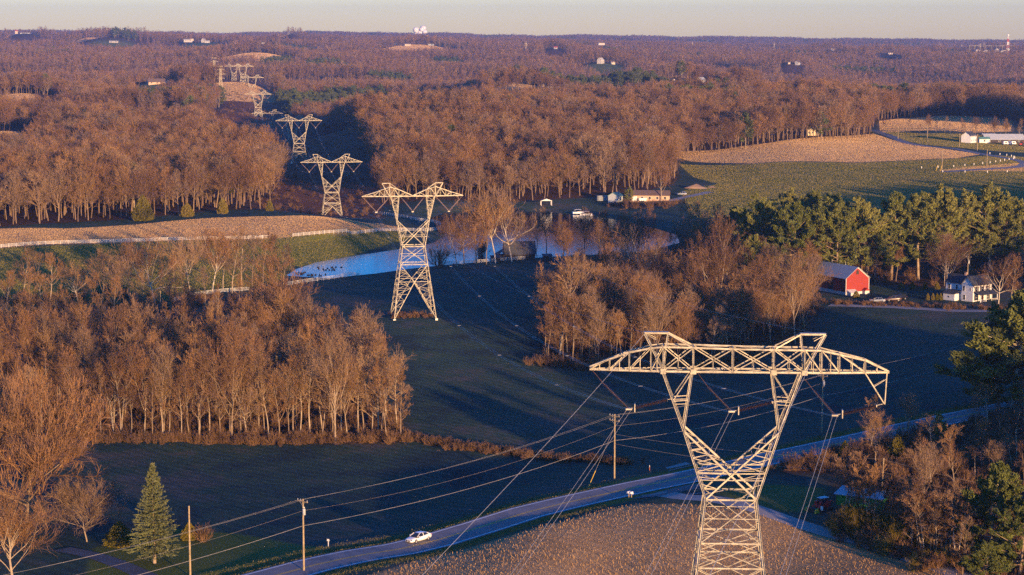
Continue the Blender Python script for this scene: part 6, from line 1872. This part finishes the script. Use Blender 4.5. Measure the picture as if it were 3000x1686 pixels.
def build_fences():
    fence('board_fence', [(-40, 731), (0, 727.5), (150, 717), (300, 712.5), (430, 708.5), (560, 705), (700, 702.5), (790, 699)], 'long white board fence along the foot of the tan field, left half', 2.9)
    fence('board_fence', [(858, 695), (930, 688), (1000, 683), (1080, 680), (1160, 678), (1230, 678), (1288, 676)], 'white board fence above the sunlit green bank, right half', 2.6)
    fence('board_fence', [(1290, 674), (1288, 660), (1262, 652), (1215, 646), (1165, 636), (1120, 630), (1095, 627)], 'white board fence looping back round the point of the field', 2.8)
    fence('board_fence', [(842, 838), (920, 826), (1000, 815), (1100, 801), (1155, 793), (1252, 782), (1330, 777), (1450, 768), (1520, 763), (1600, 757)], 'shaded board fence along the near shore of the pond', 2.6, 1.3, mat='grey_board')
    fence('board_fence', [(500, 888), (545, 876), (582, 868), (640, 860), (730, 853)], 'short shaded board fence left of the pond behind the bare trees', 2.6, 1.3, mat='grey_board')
    fence('post_row', [(2700, 494), (2790, 490), (2850, 484), (2905, 478), (2950, 470), (2972, 466), (2965, 460), (2935, 455), (2900, 452)], 'row of low posts inside the road hairpin', 9, 1.0, 'low marker posts at the hairpin', 0, 'white_paint', w=.3)
    fence('post_row', [(2762, 505), (2815, 506), (2865, 506), (2910, 506), (2960, 505), (3010, 505)], 'row of low posts along the lower leg of the hairpin', 10, 1.0, 'low marker posts at the hairpin', 0, 'white_paint', w=.3)
M['grey_board'] = simple('dull_white_board', (.52, .52, .50), .7)  # duller white than the other board fences
# ================================================================== single trees
def poisson_in(poly, r, seed, n=4000, ok=None):
    rs = np.random.RandomState(seed); P_ = np.array(poly); out = []
    lo, hi = P_.min(0), P_.max(0)
    for _ in range(n):
        p = rs.uniform(lo, hi)
        if not bool(inside(np.array([p[0]]), np.array([p[1]]), poly)[0]): continue
        if any((p[0] - q[0]) ** 2 + (p[1] - q[1]) ** 2 < r * r for q in out): continue
        if ok and not ok(p): continue
        out.append(p)
    return out

REST = []
def build_trees():
    rs = random.Random(21)
    B = dict(H=20.0)
    for k in range(6):
        proto('bare%d' % k, bare_tree(500 + k, 20, crown=(.62, .7, .58, .66, .74, .6)[k], spread=(.25, .28, .22, .3, .26, .24)[k], nl=16, n2=6, n3=6, n4=5, twig=.024, fork=False), M['bark'], M['twig'])
    proto('vase0', bare_tree(520, 20, crown=.80, nl=18, n2=7, n3=7, n4=5, kind='vase', twig=.024), M['bark'], M['twig'])
    proto('vase1', bare_tree(521, 20, crown=.70, nl=14, n2=7, n3=6, n4=5, kind='vase', twig=.024), M['bark'], M['twig'])
    proto('spread0', bare_tree(530, 20, crown=.72, spread=.30, nl=13, n2=8, n3=8, n4=6, kind='spread', twig=.026), M['pale_bark'], M['twig'])
    proto('oak', bare_tree(535, 20, crown=.80, spread=.34, nl=17, n2=9, n3=9, n4=9, kind='spread', twig=.032), M['bark'], M['twig'])
    proto('spread1', bare_tree(531, 20, crown=.76, spread=.27, nl=11, n2=7, n3=7, n4=5, kind='spread', twig=.026), M['pale_bark'], M['twig'])
    proto('rust', bare_tree(540, 20, crown=.72, spread=.27, nl=14, n2=6, n3=6, n4=5, twig=.036), M['bark'], M['red_leaf'])
    proto('sapling0', bare_tree(550, 20, crown=.80, spread=.20, nl=16, n2=5, n3=5, n4=4, twig=.04), M['bark'], M['brush'])
    proto('sapling1', bare_tree(551, 20, crown=.45, spread=.26, nl=12, n2=6, n3=6, n4=5, twig=.045), M['pale_bark'], M['twig'])
    for k in range(3): proto('pine%d' % k, pine_tree(560 + k, 22, (6.6, 7.4, 5.8)[k], nl=58, n2=8, tufts=7, blades=9, size=.5), M['bark'], M['pine'])
    proto('pine_big', pine_tree(566, 22, 5.6, nl=80, n2=9, tufts=8, blades=12, size=.55, base=.08), M['pale_bark'], M['pine'])
    proto('spruce', spruce_tree(570, 15, 3.7, nlev=44, nb=13, blades=46, size=.24, base=.11), M['bark'], M['spruce'])
    proto('cedar0', cedar_tree(580), M['bark'], M['cedar']); proto('cedar1', cedar_tree(583, Rb=3.2), M['bark'], M['cedar'])
    for k in range(2): proto('shrub%d' % k, bush(590 + k, 2.6, 26, 7, 6, .5, .014), M['brush'], M['brush'])
    bare = ['bare%d' % k for k in range(6)]
    count = [0]
    def pt(key, x, y, H, label, group=None, name='bare_tree', cat_='tree', wide=1.0, z=None):
        count[0] += 1
        return plant(key, x, y, H, name, label, cat_, group, H0=22.0 if key.startswith('pine') else 15.0 if key == 'spruce' else 8.0 if key.startswith('cedar') else 2.6 if key.startswith('shrub') else 20.0, wide=wide, z=z)
    def px_pt(key, px, py, top, label, **kw):
        """stand a tree at the pixel of its foot, tall enough to reach the row top"""
        p = hit(px, py); H = (py - top) * (p[1] / F) * 1.0
        return pt(key, p[0], p[1], H, label, **kw)

    # --- wood in the left foreground
    front = [(px, 1296 - 6 * math.sin(px * .02)) for px in range(300, 1180, 29)]
    g = 'front-row trees of the near left wood'
    for i, (px, py) in enumerate(front):
        p = hit(px + rs.uniform(-8, 8), py - rs.uniform(2, 16))
        H = rs.uniform(12.5, 19) if px < 1080 else rs.uniform(14, 17)
        pt(rs.choice(bare + ['vase1', 'sapling0', 'spread1']), p[0], p[1], H, 'bare trunked tree in the sunlit front row of the near left wood', g, wide=.9)
    W1 = WOODS[0]
    pts = [q for q in poisson_in(W1, 6.8, 3, 5000) if q[1] > 408 and q[0] > -.29 * q[1] - 3]
    pts.sort(key=lambda q: q[1])
    g = 'inner trees of the near left wood'
    for k_, q in enumerate(pts[:112]):
        if k_ % 9 >= 4 and k_ > 20:
            REST.append((q[0], q[1], rs.uniform(.75, 1.0))); continue
        pt(rs.choice(bare + bare + ['vase0']), q[0], q[1], rs.uniform(15, 21), 'tall bare tree inside the near left wood behind its front row', g)
    px_pt('vase0', 812, 1075, 812, 'big dome-crowned bare tree topping the near left wood', wide=1.25)
    px_pt('rust', 600, 1120, 985, 'rust-leaved tree glowing orange inside the near left wood', wide=.8)
    # --- scattered trees on the grass behind it, left of the pond
    g = 'bare trees on the grass left of the pond'
    sc = [(455, 900, 690, 'spread1', 'pale sycamore with crooked limbs beside the tall leaning one'), (560, 878, 700, 'spread0', 'pale wide-limbed sycamore in front of the long white fence'), (622, 862, 680, 'spread0', 'tall pale sycamore just left of the shaded dark trees')]
    for px, py, tp, k, lb in sc: px_pt(k, px, py, tp, lb)
    for px, py, tp in ((680, 860, 690), (708, 850, 672), (740, 855, 690), (770, 845, 680), (800, 842, 690), (830, 846, 720), (860, 838, 742), (655, 852, 700)):
        px_pt(rs.choice(bare), px, py, tp, 'shaded dark bare tree in the clump at the left tip of the pond', group='shaded clump at the pond tip')
    for px, py, tp in ((70, 880, 730), (150, 900, 745), (230, 890, 770), (300, 905, 760), (380, 890, 740), (20, 930, 800), (120, 960, 800), (200, 950, 830), (420, 940, 800), (500, 950, 800), (330, 960, 820), (350, 920, 780), (560, 950, 830), (640, 940, 850), (270, 940, 800), (90, 915, 780)):
        px_pt(rs.choice(bare + ['spread1', 'vase1']), px, py, tp, 'bare tree scattered on the grass slope below the long fence', group=g)
    for px, py, tp in ((40, 830, 760), (110, 820, 752), (180, 850, 765), (260, 840, 770), (340, 860, 775), (420, 850, 770), (510, 835, 765), (600, 900, 790), (700, 900, 810), (760, 905, 820), (160, 990, 860), (300, 995, 870), (440, 990, 860), (560, 1000, 870), (680, 980, 870), (60, 1000, 860), (240, 880, 790), (470, 885, 790), (640, 930, 830)):
        px_pt(rs.choice(bare + ['vase1', 'sapling0']), px, py, tp, 'low bushy bare tree scattered on the grass slope below the long fence', group='low trees on the slope below the fence')
    # --- the island wood in the middle right
    W3 = WOODS[1]
    g = 'trees of the island wood in the field'
    pts = poisson_in(W3, 5.9, 8, 4000); pts.sort(key=lambda q: q[1])
    for k_, q in enumerate(pts[:58]):
        if k_ % 4 == 3:
            REST.append((q[0], q[1], rs.uniform(.65, .85))); continue
        t_ = (pix((q[0], q[1], 0))[0] - 1600) / 800
        pt(rs.choice(bare + ['vase0', 'vase1', 'sapling0']), q[0], q[1], rs.uniform(13, 19) * (1 - .12 * max(0, t_)), 'bare tree in the rounded wood standing alone in the shaded field', g)
    for px, py, tp, k, lb in ((2100, 985, 705, 'vase0', 'fan-crowned tree rising above the rounded wood'), (1640, 1050, 750, 'sapling1', 'dead snag with broken limbs at the left end of the rounded wood'), (2330, 1010, 790, 'vase1', 'pale multi-stemmed tree at the right end of the rounded wood before the barn'),
                              (1860, 930, 690, 'spread1', 'flat-topped bare tree reaching above the left part of the rounded wood')):
        px_pt(k, px, py, tp, lb)
    # --- pond side
    for px, py, tp, k, lb in ((1452, 772, 565, 'spread0', 'tallest sunlit tree on the pond bank, left trunk of the pair'), (1500, 768, 578, 'spread1', 'tall sunlit tree on the pond bank beside the boathouse'), (1340, 782, 640, 'spread1', 'sunlit tree at the left of the pond bank row'),
                              (1395, 776, 625, 'bare1', 'slender sunlit tree second in the pond bank row'), (1360, 780, 640, 'bare4', 'forked sunlit tree close by the left one of the pond bank row'), (1600, 752, 610, 'bare0', 'dark thin tree over the water right of the boathouse roof'), (1570, 752, 640, 'bare3', 'dark tree directly behind the boathouse'), (1425, 775, 650, 'vase1', 'short sunlit tree between the tall pair of the pond bank'),
                              (1285, 784, 712, 'shrub0', 'fan of shrub stems on the bank beside the pond pylon'), (1410, 760, 700, 'shrub1', 'fan-shaped shrub in front of the boathouse water')):
        px_pt(k, px, py, tp, lb, **({'name': 'shrub', 'cat_': 'shrub'} if k.startswith('shrub') else {}))
    g = 'dark thicket on the right pond shore'
    for i in range(30):
        px = rs.uniform(1640, 2160); py = rs.uniform(745, 790) if px < 1960 else rs.uniform(700, 790)
        if i % 2:
            p = hit(px, py); REST.append((p[0], p[1], rs.uniform(.5, .85))); continue
        px_pt(rs.choice(bare + ['sapling0']), px, py, py - rs.uniform(85, 140), 'shaded bare tree of the dark thicket on the right pond shore', group=g)
    # --- far pond shore
    px_pt('vase0', 1938, 590, 488, 'broad sunlit tree over the long low house', wide=1.3)
    px_pt('pine1', 1842, 598, 552, 'small dark pine between the pale shed and the low house', name='pine_tree')
    for px, lb in ((1835, 'left'), (1862, 'second'), (1905, 'third'), (1950, 'right')):
        px_pt('shrub%d' % (px % 2), px, 612, 585, '%s reddish shrub in the row before the low house' % lb, name='shrub', cat_='shrub')
    # --- conical evergreens at the edge of the tan field
    for px, D, top, k, lb, wd in ((415, 836, 570, 'cedar1', 'largest cone evergreen, leftmost at the wood edge above the tan field', 1.0), (545, 848, 592, 'cedar1', 'broad cone evergreen, second from the left above the tan field', 1.15), (650, 858, 578, 'cedar0', 'neat cone evergreen, third from the left above the tan field', .95), (788, 880, 583, 'cedar0', 'reddish small cone evergreen nearest the pylon cutting', .95)):
        x = (px - 1500) / F * D; z = hz(x, D); H = (79 - z) - (top - 120) * D / F
        pt(k, x, D, H, lb, name='conical_evergreen', wide=wd)
    # --- pines behind the barn
    pn = [(2165, 800, 620, 'pine0'), (2240, 830, 598, 'pine1'), (2330, 845, 607, 'pine2'), (2395, 835, 605, 'pine1'), (2455, 840, 610, 'pine0'), (2540, 830, 603, 'pine1'), (2610, 820, 582, 'pine2'), (2690, 820, 583, 'pine0'), (2765, 815, 572, 'pine1'), (2840, 800, 580, 'pine2'), (2900, 800, 561, 'pine1'), (2950, 800, 590, 'pine0'), (2300, 745, 572, 'pine1'), (2380, 735, 570, 'pine2'), (2440, 745, 578, 'pine0'), (2740, 740, 575, 'pine0'), (2280, 800, 640, 'pine0'), (2500, 790, 640, 'pine2')]
    for i, (px, py, tp, k) in enumerate(pn):
        px_pt(k, px, py, tp, 'large white pine in the dark evergreen wood behind the barn', group='pines behind the barn', name='pine_tree', wide=1.3)
    px_pt('pine2', 2212, 870, 698, 'smaller yellow-green pine standing alone left of the barn', name='pine_tree', wide=1.1)
    px_pt('cedar0', 2508, 874, 852, 'round green bush before the barn gable', name='round_bush', cat_='bush', wide=1.3)
    for px, lb in ((2718, 'first'), (2733, 'second'), (2745, 'third'), (2756, 'fourth')): px_pt('cedar0', px, 880, 858, '%s from the left of four slim shrubs left of the farmhouse' % lb, name='slim_shrub', cat_='shrub', wide=.7)
    for px in (2640, 2672, 2710, 2745): px_pt('cedar1', px, 848, 826, 'low dark shrub in the row at the foot of the pine wood', group='low shrubs behind the lawn', name='low_shrub', cat_='shrub')
    for px, py, tp, k, lb in ((2925, 893, 752, 'spread1', 'sunlit bare tree directly right of the farmhouse'), (2962, 895, 755, 'bare1', 'bare tree at the right border beside the farmhouse'), (2790, 870, 700, 'spread0', 'shaded wide bare tree behind the farmhouse roof')): px_pt(k, px, py, tp, lb)
    for i in range(9):
        px = rs.uniform(2500, 3010); px_pt(rs.choice(bare), px, rs.uniform(790, 850), rs.uniform(680, 740), 'shaded bare tree beneath the pine wood behind the farmhouse', group='shaded bare trees under the pines')
    # --- near pines at the right border
    p = atz(2968, 1205, 1.2); pt('pine_big', p[0], p[1], 24.5, 'big dark pine at the right border above the road', name='pine_tree', wide=1.9)
    pt('pine1', p[0] + 2, p[1] + 2.5, 22, 'dense pine close behind the big dark one at the right border', name='pine_tree', wide=1.15)
    p = atz(2925, 1190, 1.2); pt('pine0', p[0], p[1] + 3, 17, 'smaller pine left of the big one at the right border', name='pine_tree', wide=.95)
    p = atz(2900, 1640, 1.0); pt('pine_big', p[0], p[1], 14.5, 'young pine with visible trunk in the bottom right woods', name='pine_tree', wide=1.35)
    p = atz(2985, 1700, 1.0); pt('pine1', p[0], p[1], 12, 'pine cut by the right border at the bottom', name='pine_tree', wide=1.25)
    p = atz(2880, 1740, 1.0); pt('pine2', p[0], p[1], 7.5, 'low spreading pine in the bottom right corner', name='pine_tree', wide=1.6)
    px_pt('pine2', 2750, 1300, 1215, 'dark pine among the roadside brush', name='pine_tree'); px_pt('cedar1', 2628, 1345, 1270, 'olive-yellow cedar in the roadside brush', name='cedar_tree', wide=.9)
    px_pt('cedar0', 2475, 1345, 1290, 'small dark cedar at the left end of the roadside brush', name='cedar_tree')
    # --- roadside wood, bottom right
    g = 'saplings of the roadside wood'
    W4 = WOODS[3]
    for i in range(30):
        px = 2468 + i * 12 + rs.uniform(-5, 5); py = 1534 + (px - 2440) * .40 + rs.uniform(-30, 0)
        px_pt(rs.choice(['sapling1', 'sapling0', 'bare4', 'sapling1']), px, py, py - rs.uniform(130, 215), 'thin sunlit sapling along the gravel lane in the roadside wood', group=g)
    g = 'inner trees of the roadside wood'
    pts = [q for q in poisson_in(W4, 4.4, 12, 5000) if q[0] < .275 * q[1] + 3 and q[1] < 420]
    rs.shuffle(pts)
    for q in pts[:44]: 
        pxp = pix((q[0], q[1], 1))
        if pxp[0] < 2600 and pxp[1] > 1400 or pxp[0] < 2500: continue
        pt(rs.choice(['bare0', 'bare3', 'sapling0', 'vase1', 'sapling1']), q[0], q[1], rs.uniform(5.5, 10), 'low bare tree in the tangled wood between the road and the lane', g)
    px_pt('sapling1', 2740, 1625, 1460, 'leaning dead snag with forked top beside the lane')
    # --- bottom left
    p = atz(75, 1560, -1); pt('oak', p[0], p[1], 23.5, 'huge spreading oak with brown leaves at the left border', wide=1.1)
    p = atz(-120, 1480, -1); pt('oak', p[0], p[1], 22, 'second big bare tree cut by the left border')
    p = atz(40, 1740, 0); pt('vase0', p[0], p[1], 11.5, 'pinkish fine-twigged tree in the bottom left corner', wide=1.6)
    p = atz(255, 1590, -1); pt('oak', p[0], p[1], 9.5, 'small twiggy tree under the big oak at the lower left', wide=1.1)
    p = atz(453, 1650, -.2); pt('spruce', p[0], p[1], 15.6, 'large blue spruce on the lawn in the lower left', name='blue_spruce', wide=1.12)
    px_pt('shrub0', 597, 1588, 1535, 'pale ball-shaped leafless shrub at the lawn edge', name='shrub', cat_='shrub', wide=1.1)
    px_pt('cedar0', 555, 1582, 1528, 'olive evergreen shrub between the spruce and the bare shrub', name='evergreen_shrub', cat_='shrub', wide=1.3)
    px_pt('cedar1', 350, 1600, 1525, 'dark evergreen shrub in shade left of the spruce', name='evergreen_shrub', cat_='shrub', wide=1.4)
    # --- tree row on the right hill
    for px, top, k in ((2552, 340, 'bare1'), (2590, 355, 'bare3'), (2664, 352, 'bare0'), (2693, 366, 'bare3'), (2720, 348, 'vase0'), (2742, 356, 'bare0'), (2768, 345, 'bare1'), (2784, 362, 'bare3'), (2858, 354, 'vase1'), (2912, 356, 'vase0'), (2822, 352, 'bare4'), (2946, 360, 'vase0'), (2985, 352, 'bare1')):
        px_pt(k, px, 388 if px < 2800 else 404 if px > 2840 else 412, top, 'round bare tree in the row before the tan hill', group='row of trees on the right hill')
    print('single trees', count[0])

    # --- masses of brush and small growth
    P_, K_, S_ = [], [], []
    r2 = np.random.RandomState(4)
    def scatter_poly(poly, n, s0, s1, keys, cond=None):
        P2 = np.array(poly); lo, hi = P2.min(0), P2.max(0)
        q = r2.uniform(lo, hi, size=(n, 2)); q = q[inside(q[:, 0], q[:, 1], poly)]
        if cond is not None: q = q[cond(q)]
        if len(q) == 0: return
        P_.append(np.stack([q[:, 0], q[:, 1], height(q[:, 0], q[:, 1])], -1)); K_.append(r2.choice(keys, len(q))); S_.append(r2.uniform(s0, s1, len(q)))
    def scatter_line(px, n, wd, s0, s1, keys):
        L = smooth_line([hit(*p)[:2] for p in px], 2)
        i = r2.randint(0, len(L), n); q = L[i] + r2.normal(size=(n, 2)) * wd
        P_.append(np.stack([q[:, 0], q[:, 1], height(q[:, 0], q[:, 1])], -1)); K_.append(r2.choice(keys, n)); S_.append(r2.uniform(s0, s1, n))
    lane_ok = lambda q: np.array([not (pix((a[0], a[1], .6))[0] < 2462 and pix((a[0], a[1], .6))[1] > 1400) and not (2470 < pix((a[0], a[1], .6))[0] < 2600 and 1425 < pix((a[0], a[1], .6))[1] < 1535) for a in q], bool) & (field_line(q[:, 0], q[:, 1]) > 7)
    scatter_poly(WOODS[3], 2600, .5, 1.15, [0, 1, 2], lane_ok)
    scatter_line([(2480, 1556), (2530, 1576), (2620, 1610), (2760, 1665)], 110, 1.8, .5, 1.0, [0, 1, 2, 3])
    scatter_line([(2480, 1545), (2520, 1562), (2570, 1580), (2640, 1603)], 40, .9, .8, 1.25, [3])
    scatter_line([(300, 1294), (600, 1294), (900, 1297), (1165, 1292)], 260, 1.4, .4, .9, [0, 1, 2])
    scatter_poly(WOODS[0], 1500, .5, 1.2, [0, 1, 2])
    scatter_poly(hpoly([(-100, 1060), (800, 1060), (860, 900), (700, 870), (400, 860), (0, 880), (-100, 900)]), 450, .5, 1.5, [0, 1, 2])
    scatter_line([(1600, 1070), (1750, 1080), (1950, 1080), (2120, 1065), (2330, 1000)], 220, 2.0, .5, 1.0, [0, 1, 2])
    scatter_poly(WOODS[1], 700, .6, 1.2, [0, 1, 2])
    scatter_poly(WOODS[2], 1500, .6, 1.3, [0, 1, 2], lambda q: sdist(q[:, 0], q[:, 1], POND) > 2)
    scatter_line([(1165, 1283), (1270, 1300), (1400, 1320), (1550, 1340), (1700, 1352), (1850, 1362)], 420, 1.1, .3, .62, [0, 1, 2])
    scatter_line([(2420, 890), (2550, 895), (2700, 900), (2850, 908), (2960, 905)], 90, 1.6, .35, .6, [0, 1, 2])
    scatter_line([(1800, 605), (1900, 606), (1990, 600)], 50, 2.5, .6, 1.2, [0, 1, 2])
    q = np.array([-28.3, 566.0]); n = 70
    qq = q + r2.normal(size=(n, 2)) * [3.4, 2.2]; P_.append(np.stack([qq[:, 0], qq[:, 1], height(qq[:, 0], qq[:, 1])], -1)); K_.append(r2.choice([0, 1, 2], n)); S_.append(r2.uniform(.25, .5, n))
    # bushes in the cutting
    m = 900; yy = r2.uniform(905, 2450, m); xx = np.interp(yy, [900, 1400, 1900, 2450], [-88, -155, -245, -322]) + r2.uniform(-32, 32, m)
    P_.append(np.stack([xx, yy, height(xx, yy)], -1)); K_.append(r2.choice([0, 1, 2], m)); S_.append(r2.uniform(.3, 1.0, m))
    mass('undergrowth', np.concatenate(P_), ['brush_0', 'brush_1', 'brush_2', 'brush_olive'], 'tangled leafless undergrowth and hedgerow brush between the fields', 'undergrowth', np.concatenate(S_), pid=np.concatenate(K_))
    # unseen woods added right of the picture, cut to shade the middle field
    x, y = [], []
    q = jgrid(90, 420, 7.0, lambda t: 330, 77)
    q = q[(q[:, 0] > np.maximum(.30 * q[:, 1] + 22, 95)) & (q[:, 0] < 330) & (q[:, 0] * .9 + q[:, 1] * .438 > 232) & (q[:, 0] * .9 + q[:, 1] * .438 < 335)]
    q = np.concatenate([q, [p for p in jgrid(430, 900, 9, lambda t: 480, 78) if p[0] > .27 * p[1] + 18 and p[0] * .9 + p[1] * .438 > 405]])
    z = height(q[:, 0], q[:, 1])
    mass('shade_woodland', np.stack([q[:, 0], q[:, 1], z], -1), ['mid_tree_%d' % k for k in range(5)], 'leafless wood added beyond the right edge to shade the middle field', 'woodland', r2.uniform(.62, .85, len(q)))
    # rest of the tall growth inside the mapped woods
    rest = [p for p in poisson_in(WOODS[2], 7.5, 31, 5000) if sdist(np.array([p[0]]), np.array([p[1]]), POND)[0] > 4 and pix((p[0], p[1], 0))[0] > 2000 and p[1] < 745]
    rest += poisson_in(WOODS[1], 7.5, 33, 4000)
    rsc = [random.uniform(.5, .8) for _ in rest] + [a[2] for a in REST]
    rest = np.array([tuple(a[:2]) for a in rest] + [a[:2] for a in REST]); rsc = np.array(rsc)
    pp = np.array([pix((a[0], a[1], 1)) for a in rest])
    keepm = ~((pp[:, 0] > 2400) & (pp[:, 1] > 800)); rest = rest[keepm]; rsc = rsc[keepm]
    mass('valley_woodland', np.stack([rest[:, 0], rest[:, 1], height(rest[:, 0], rest[:, 1])], -1), ['mid_tree_%d' % k for k in range(5)], 'further bare trees filling the valley woods', 'woodland', rsc)

def build_stubble():
    """cut corn stalks standing in rows over the near field"""
    r = np.random.RandomState(3); mb_v, mb_f, n = [], [], 0
    ang = R(14); d = np.array([math.cos(ang), math.sin(ang)]); s = np.array([-d[1], d[0]])
    C = []
    for k in np.arange(-160, 200, 1.05):
        t = np.arange(-140, 200, .30); t = t + r.uniform(-.15, .15, len(t))
        q = d * t[:, None] + s * k + np.array([15, 300]) + r.normal(size=(len(t), 2)) * .05
        C.append(q)
    C = np.concatenate(C)
    C = C[inside(C[:, 0], C[:, 1], STUBBLE) & (C[:, 1] > 272) & (C[:, 1] < 372)]
    C = C[(r.uniform(size=len(C)) < .75)]
    C = C[field_line(C[:, 0], C[:, 1]) > 7.0]
    z = height(C[:, 0], C[:, 1])
    n = len(C); print('stalks', n)
    P0 = np.stack([C[:, 0], C[:, 1], z - .02], -1)
    lean = r.normal(size=(n, 2)) * .28; H = r.uniform(.12, .34, n) * np.clip(1 + .8 * fast_noise(C[:, 0], C[:, 1], 22, 5), .3, 1.8)
    top = P0 + np.stack([lean[:, 0] * H, lean[:, 1] * H, H], -1)
    a = r.uniform(0, 3.14, n); w = np.stack([np.cos(a), np.sin(a), a * 0], -1) * .035
    V = np.stack([P0 - w, P0 + w, top + w, top - w], 1).reshape(-1, 3)
    F1 = np.arange(4 * n).reshape(n, 4)
    # fallen leaves and stalk pieces
    m = 24000; q = r.uniform([-45, 272], [75, 372], size=(m, 2)); q = q[inside(q[:, 0], q[:, 1], STUBBLE)]; q = q[field_line(q[:, 0], q[:, 1]) > 6.5]; m = len(q)
    zz = height(q[:, 0], q[:, 1]); P1 = np.stack([q[:, 0], q[:, 1], zz + .04], -1)
    V2, F2 = rand_quads(r, P1, .24, np.tile(np.array([[.8, .6, 0]]), (m, 1)), .6, .2)
    V_, F_ = cat([(V, F1), (V2, F2)])
    mat = objrand('corn_stubble', [(.1, (.32, .19, .075)), (.5, (.46, .29, .125)), (.9, (.56, .37, .17))], nscale=.25)
    obj('stubble', mesh_np('stubble', V_, F_, (mat,)), kind='stuff', label='cut corn stalks and straw on the near field', cat='stubble')
    # rough grass on the verges
    m = 60000; i = r.randint(0, len(ROADL) - 1, m); side = r.choice([-1, 1], m); o = r.uniform(4.3, 8.0, m) * side
    T = np.gradient(ROADL, axis=0); T /= np.linalg.norm(T, axis=1)[:, None]; Nn = np.stack([-T[:, 1], T[:, 0]], -1)
    q = ROADL[i] + Nn[i] * o[:, None] + r.normal(size=(m, 2)) * .9
    q = q[(q[:, 1] > 255) & (q[:, 1] < 470)]; q = q[field_line(q[:, 0], q[:, 1]) > 4.25]
    q = q[~((q[:, 0] > 16) & (q[:, 0] < 38) & (field_line(q[:, 0], q[:, 1]) < 11) & (q[:, 1] < np.interp(q[:, 0], [16, 38], [352, 372])))]
    n = len(q); P1 = np.stack([q[:, 0], q[:, 1], height(q[:, 0], q[:, 1]) + .07], -1)
    V2, F2 = rand_quads(r, P1, .26, np.tile(np.array([[0, 0, 1.0]]), (n, 1)), .5, .22)
    gm = objrand('verge_grass', [(.1, (.06, .075, .02)), (.6, (.14, .13, .04)), (.9, (.24, .19, .08))], nscale=.6)
    obj('verge_grass', mesh_np('verge', V2, F2, (gm,)), kind='stuff', label='rough grass on the road verges', cat='grass')
    # standing straw on the tan fields and tufts on the green slopes
    def blades(name, polys, dens, h0, h1, w0, mat, lab, seed, cat_, kind='stuff'):
        r_ = np.random.RandomState(seed); V_, F_ = [], []
        for poly in polys:
            P2 = np.array(poly); lo, hi = P2.min(0), P2.max(0)
            n = int((hi - lo).prod() * dens)
            q = r_.uniform(lo, hi, size=(n, 2)); q = q[sdist(q[:, 0], q[:, 1], poly) < -.5]
            q = q[(q[:, 1] > 260) & (q[:, 1] < 5700)]; sz = np.maximum(q[:, 1] / 1300.0, 1.0); kk = r_.uniform(size=len(q)) < 1 / sz ** 1.6; q = q[kk]; sz = sz[kk]
            if not len(q): continue
            n = len(q); sc = sz
            zz = height(q[:, 0], q[:, 1]); H_ = r_.uniform(h0, h1, n) * sc; a = r_.uniform(0, 3.14, n); ww = w0 * r_.uniform(.6, 1.4, n) * sc
            wv = np.stack([np.cos(a) * ww, np.sin(a) * ww, a * 0], -1) / 2
            P0 = np.stack([q[:, 0], q[:, 1], zz - .03], -1); tp = P0 + np.stack([r_.normal(size=n) * .3 * H_, r_.normal(size=n) * .3 * H_, H_], -1)
            V_.append((np.stack([P0 - wv, P0 + wv, tp + wv * .5, tp - wv * .5], 1).reshape(-1, 3), np.arange(4 * n).reshape(n, 4)))
        v_, f_ = cat(V_)
        print(name, len(f_))
        obj(name, mesh_np(name, v_, f_, (mat,)), kind=kind, label=lab, cat=cat_)
    sm = objrand('straw', [(.1, (.52, .33, .15)), (.5, (.62, .41, .19)), (.9, (.70, .48, .24))], nscale=.05)
    blades('field_stubble', [TAN_L], 8.0, .10, .17, .16, sm, 'short pale straw standing on the tan fields', 41, 'stubble')
    blades('hill_stubble', [TAN_R, TAN_CURVE, TAN_HILL] + [FAR[k] for k in TANFAR], 4.0, .11, .18, .22, sm, 'short pale straw on the tan fields of the right hill', 42, 'stubble')
    gm2 = objrand('pasture_grass', [(.1, (.20, .19, .035)), (.5, (.32, .26, .06)), (.9, (.46, .34, .11))], nscale=.05)
    blades('pasture_grass', [GREEN_L], 4.0, .10, .22, .16, gm2, 'rough yellow-green grass on the slope above the pond', 43, 'grass')
    blades('hill_grass', [GREEN_R, GREEN_FR], 3.0, .09, .16, .22, gm2, 'yellow-green grass of the right-hand pasture', 44, 'grass')
    # dirt mounds by the far drive
    for px, py, s_, lb in ((2040, 552, 4.2, 'larger sunlit dirt mound beside the green field'), (2085, 550, 1.8, 'small dark heap right of the larger dirt mound')):
        p = hit(px, py); n = 14; V = []; Fc = []
        for j in range(6):
            t = j / 5; rr = s_ * (1 - t ** 1.4)
            for k in range(n):
                a_ = 2 * math.pi * k / n; q = rr * (1 + .18 * math.sin(3 * a_ + px) + .1 * random.uniform(-1, 1))
                V.append((q * math.cos(a_) * 1.5, q * math.sin(a_), s_ * .55 * t * (1 + .1 * math.sin(a_ * 2)) - .2))
        for j in range(5):
            for k in range(n): Fc.append((j * n + k, j * n + (k + 1) % n, (j + 1) * n + (k + 1) % n, (j + 1) * n + k))
        o = MB().add(V, Fc).build('dirt_mound', M['dirt'], None, True); o.location = tuple(p); tag(o, lb, 'dirt mound', 'dirt mounds')
build_light()
build_ground()
build_roads()
build_water()
build_masses()
build_line()
build_far_towers()
build_poles()
build_buildings()
build_vehicles()
build_fences()
build_trees()
build_stubble()
build_haze(HAZE)
bpy.context.view_layer.update()
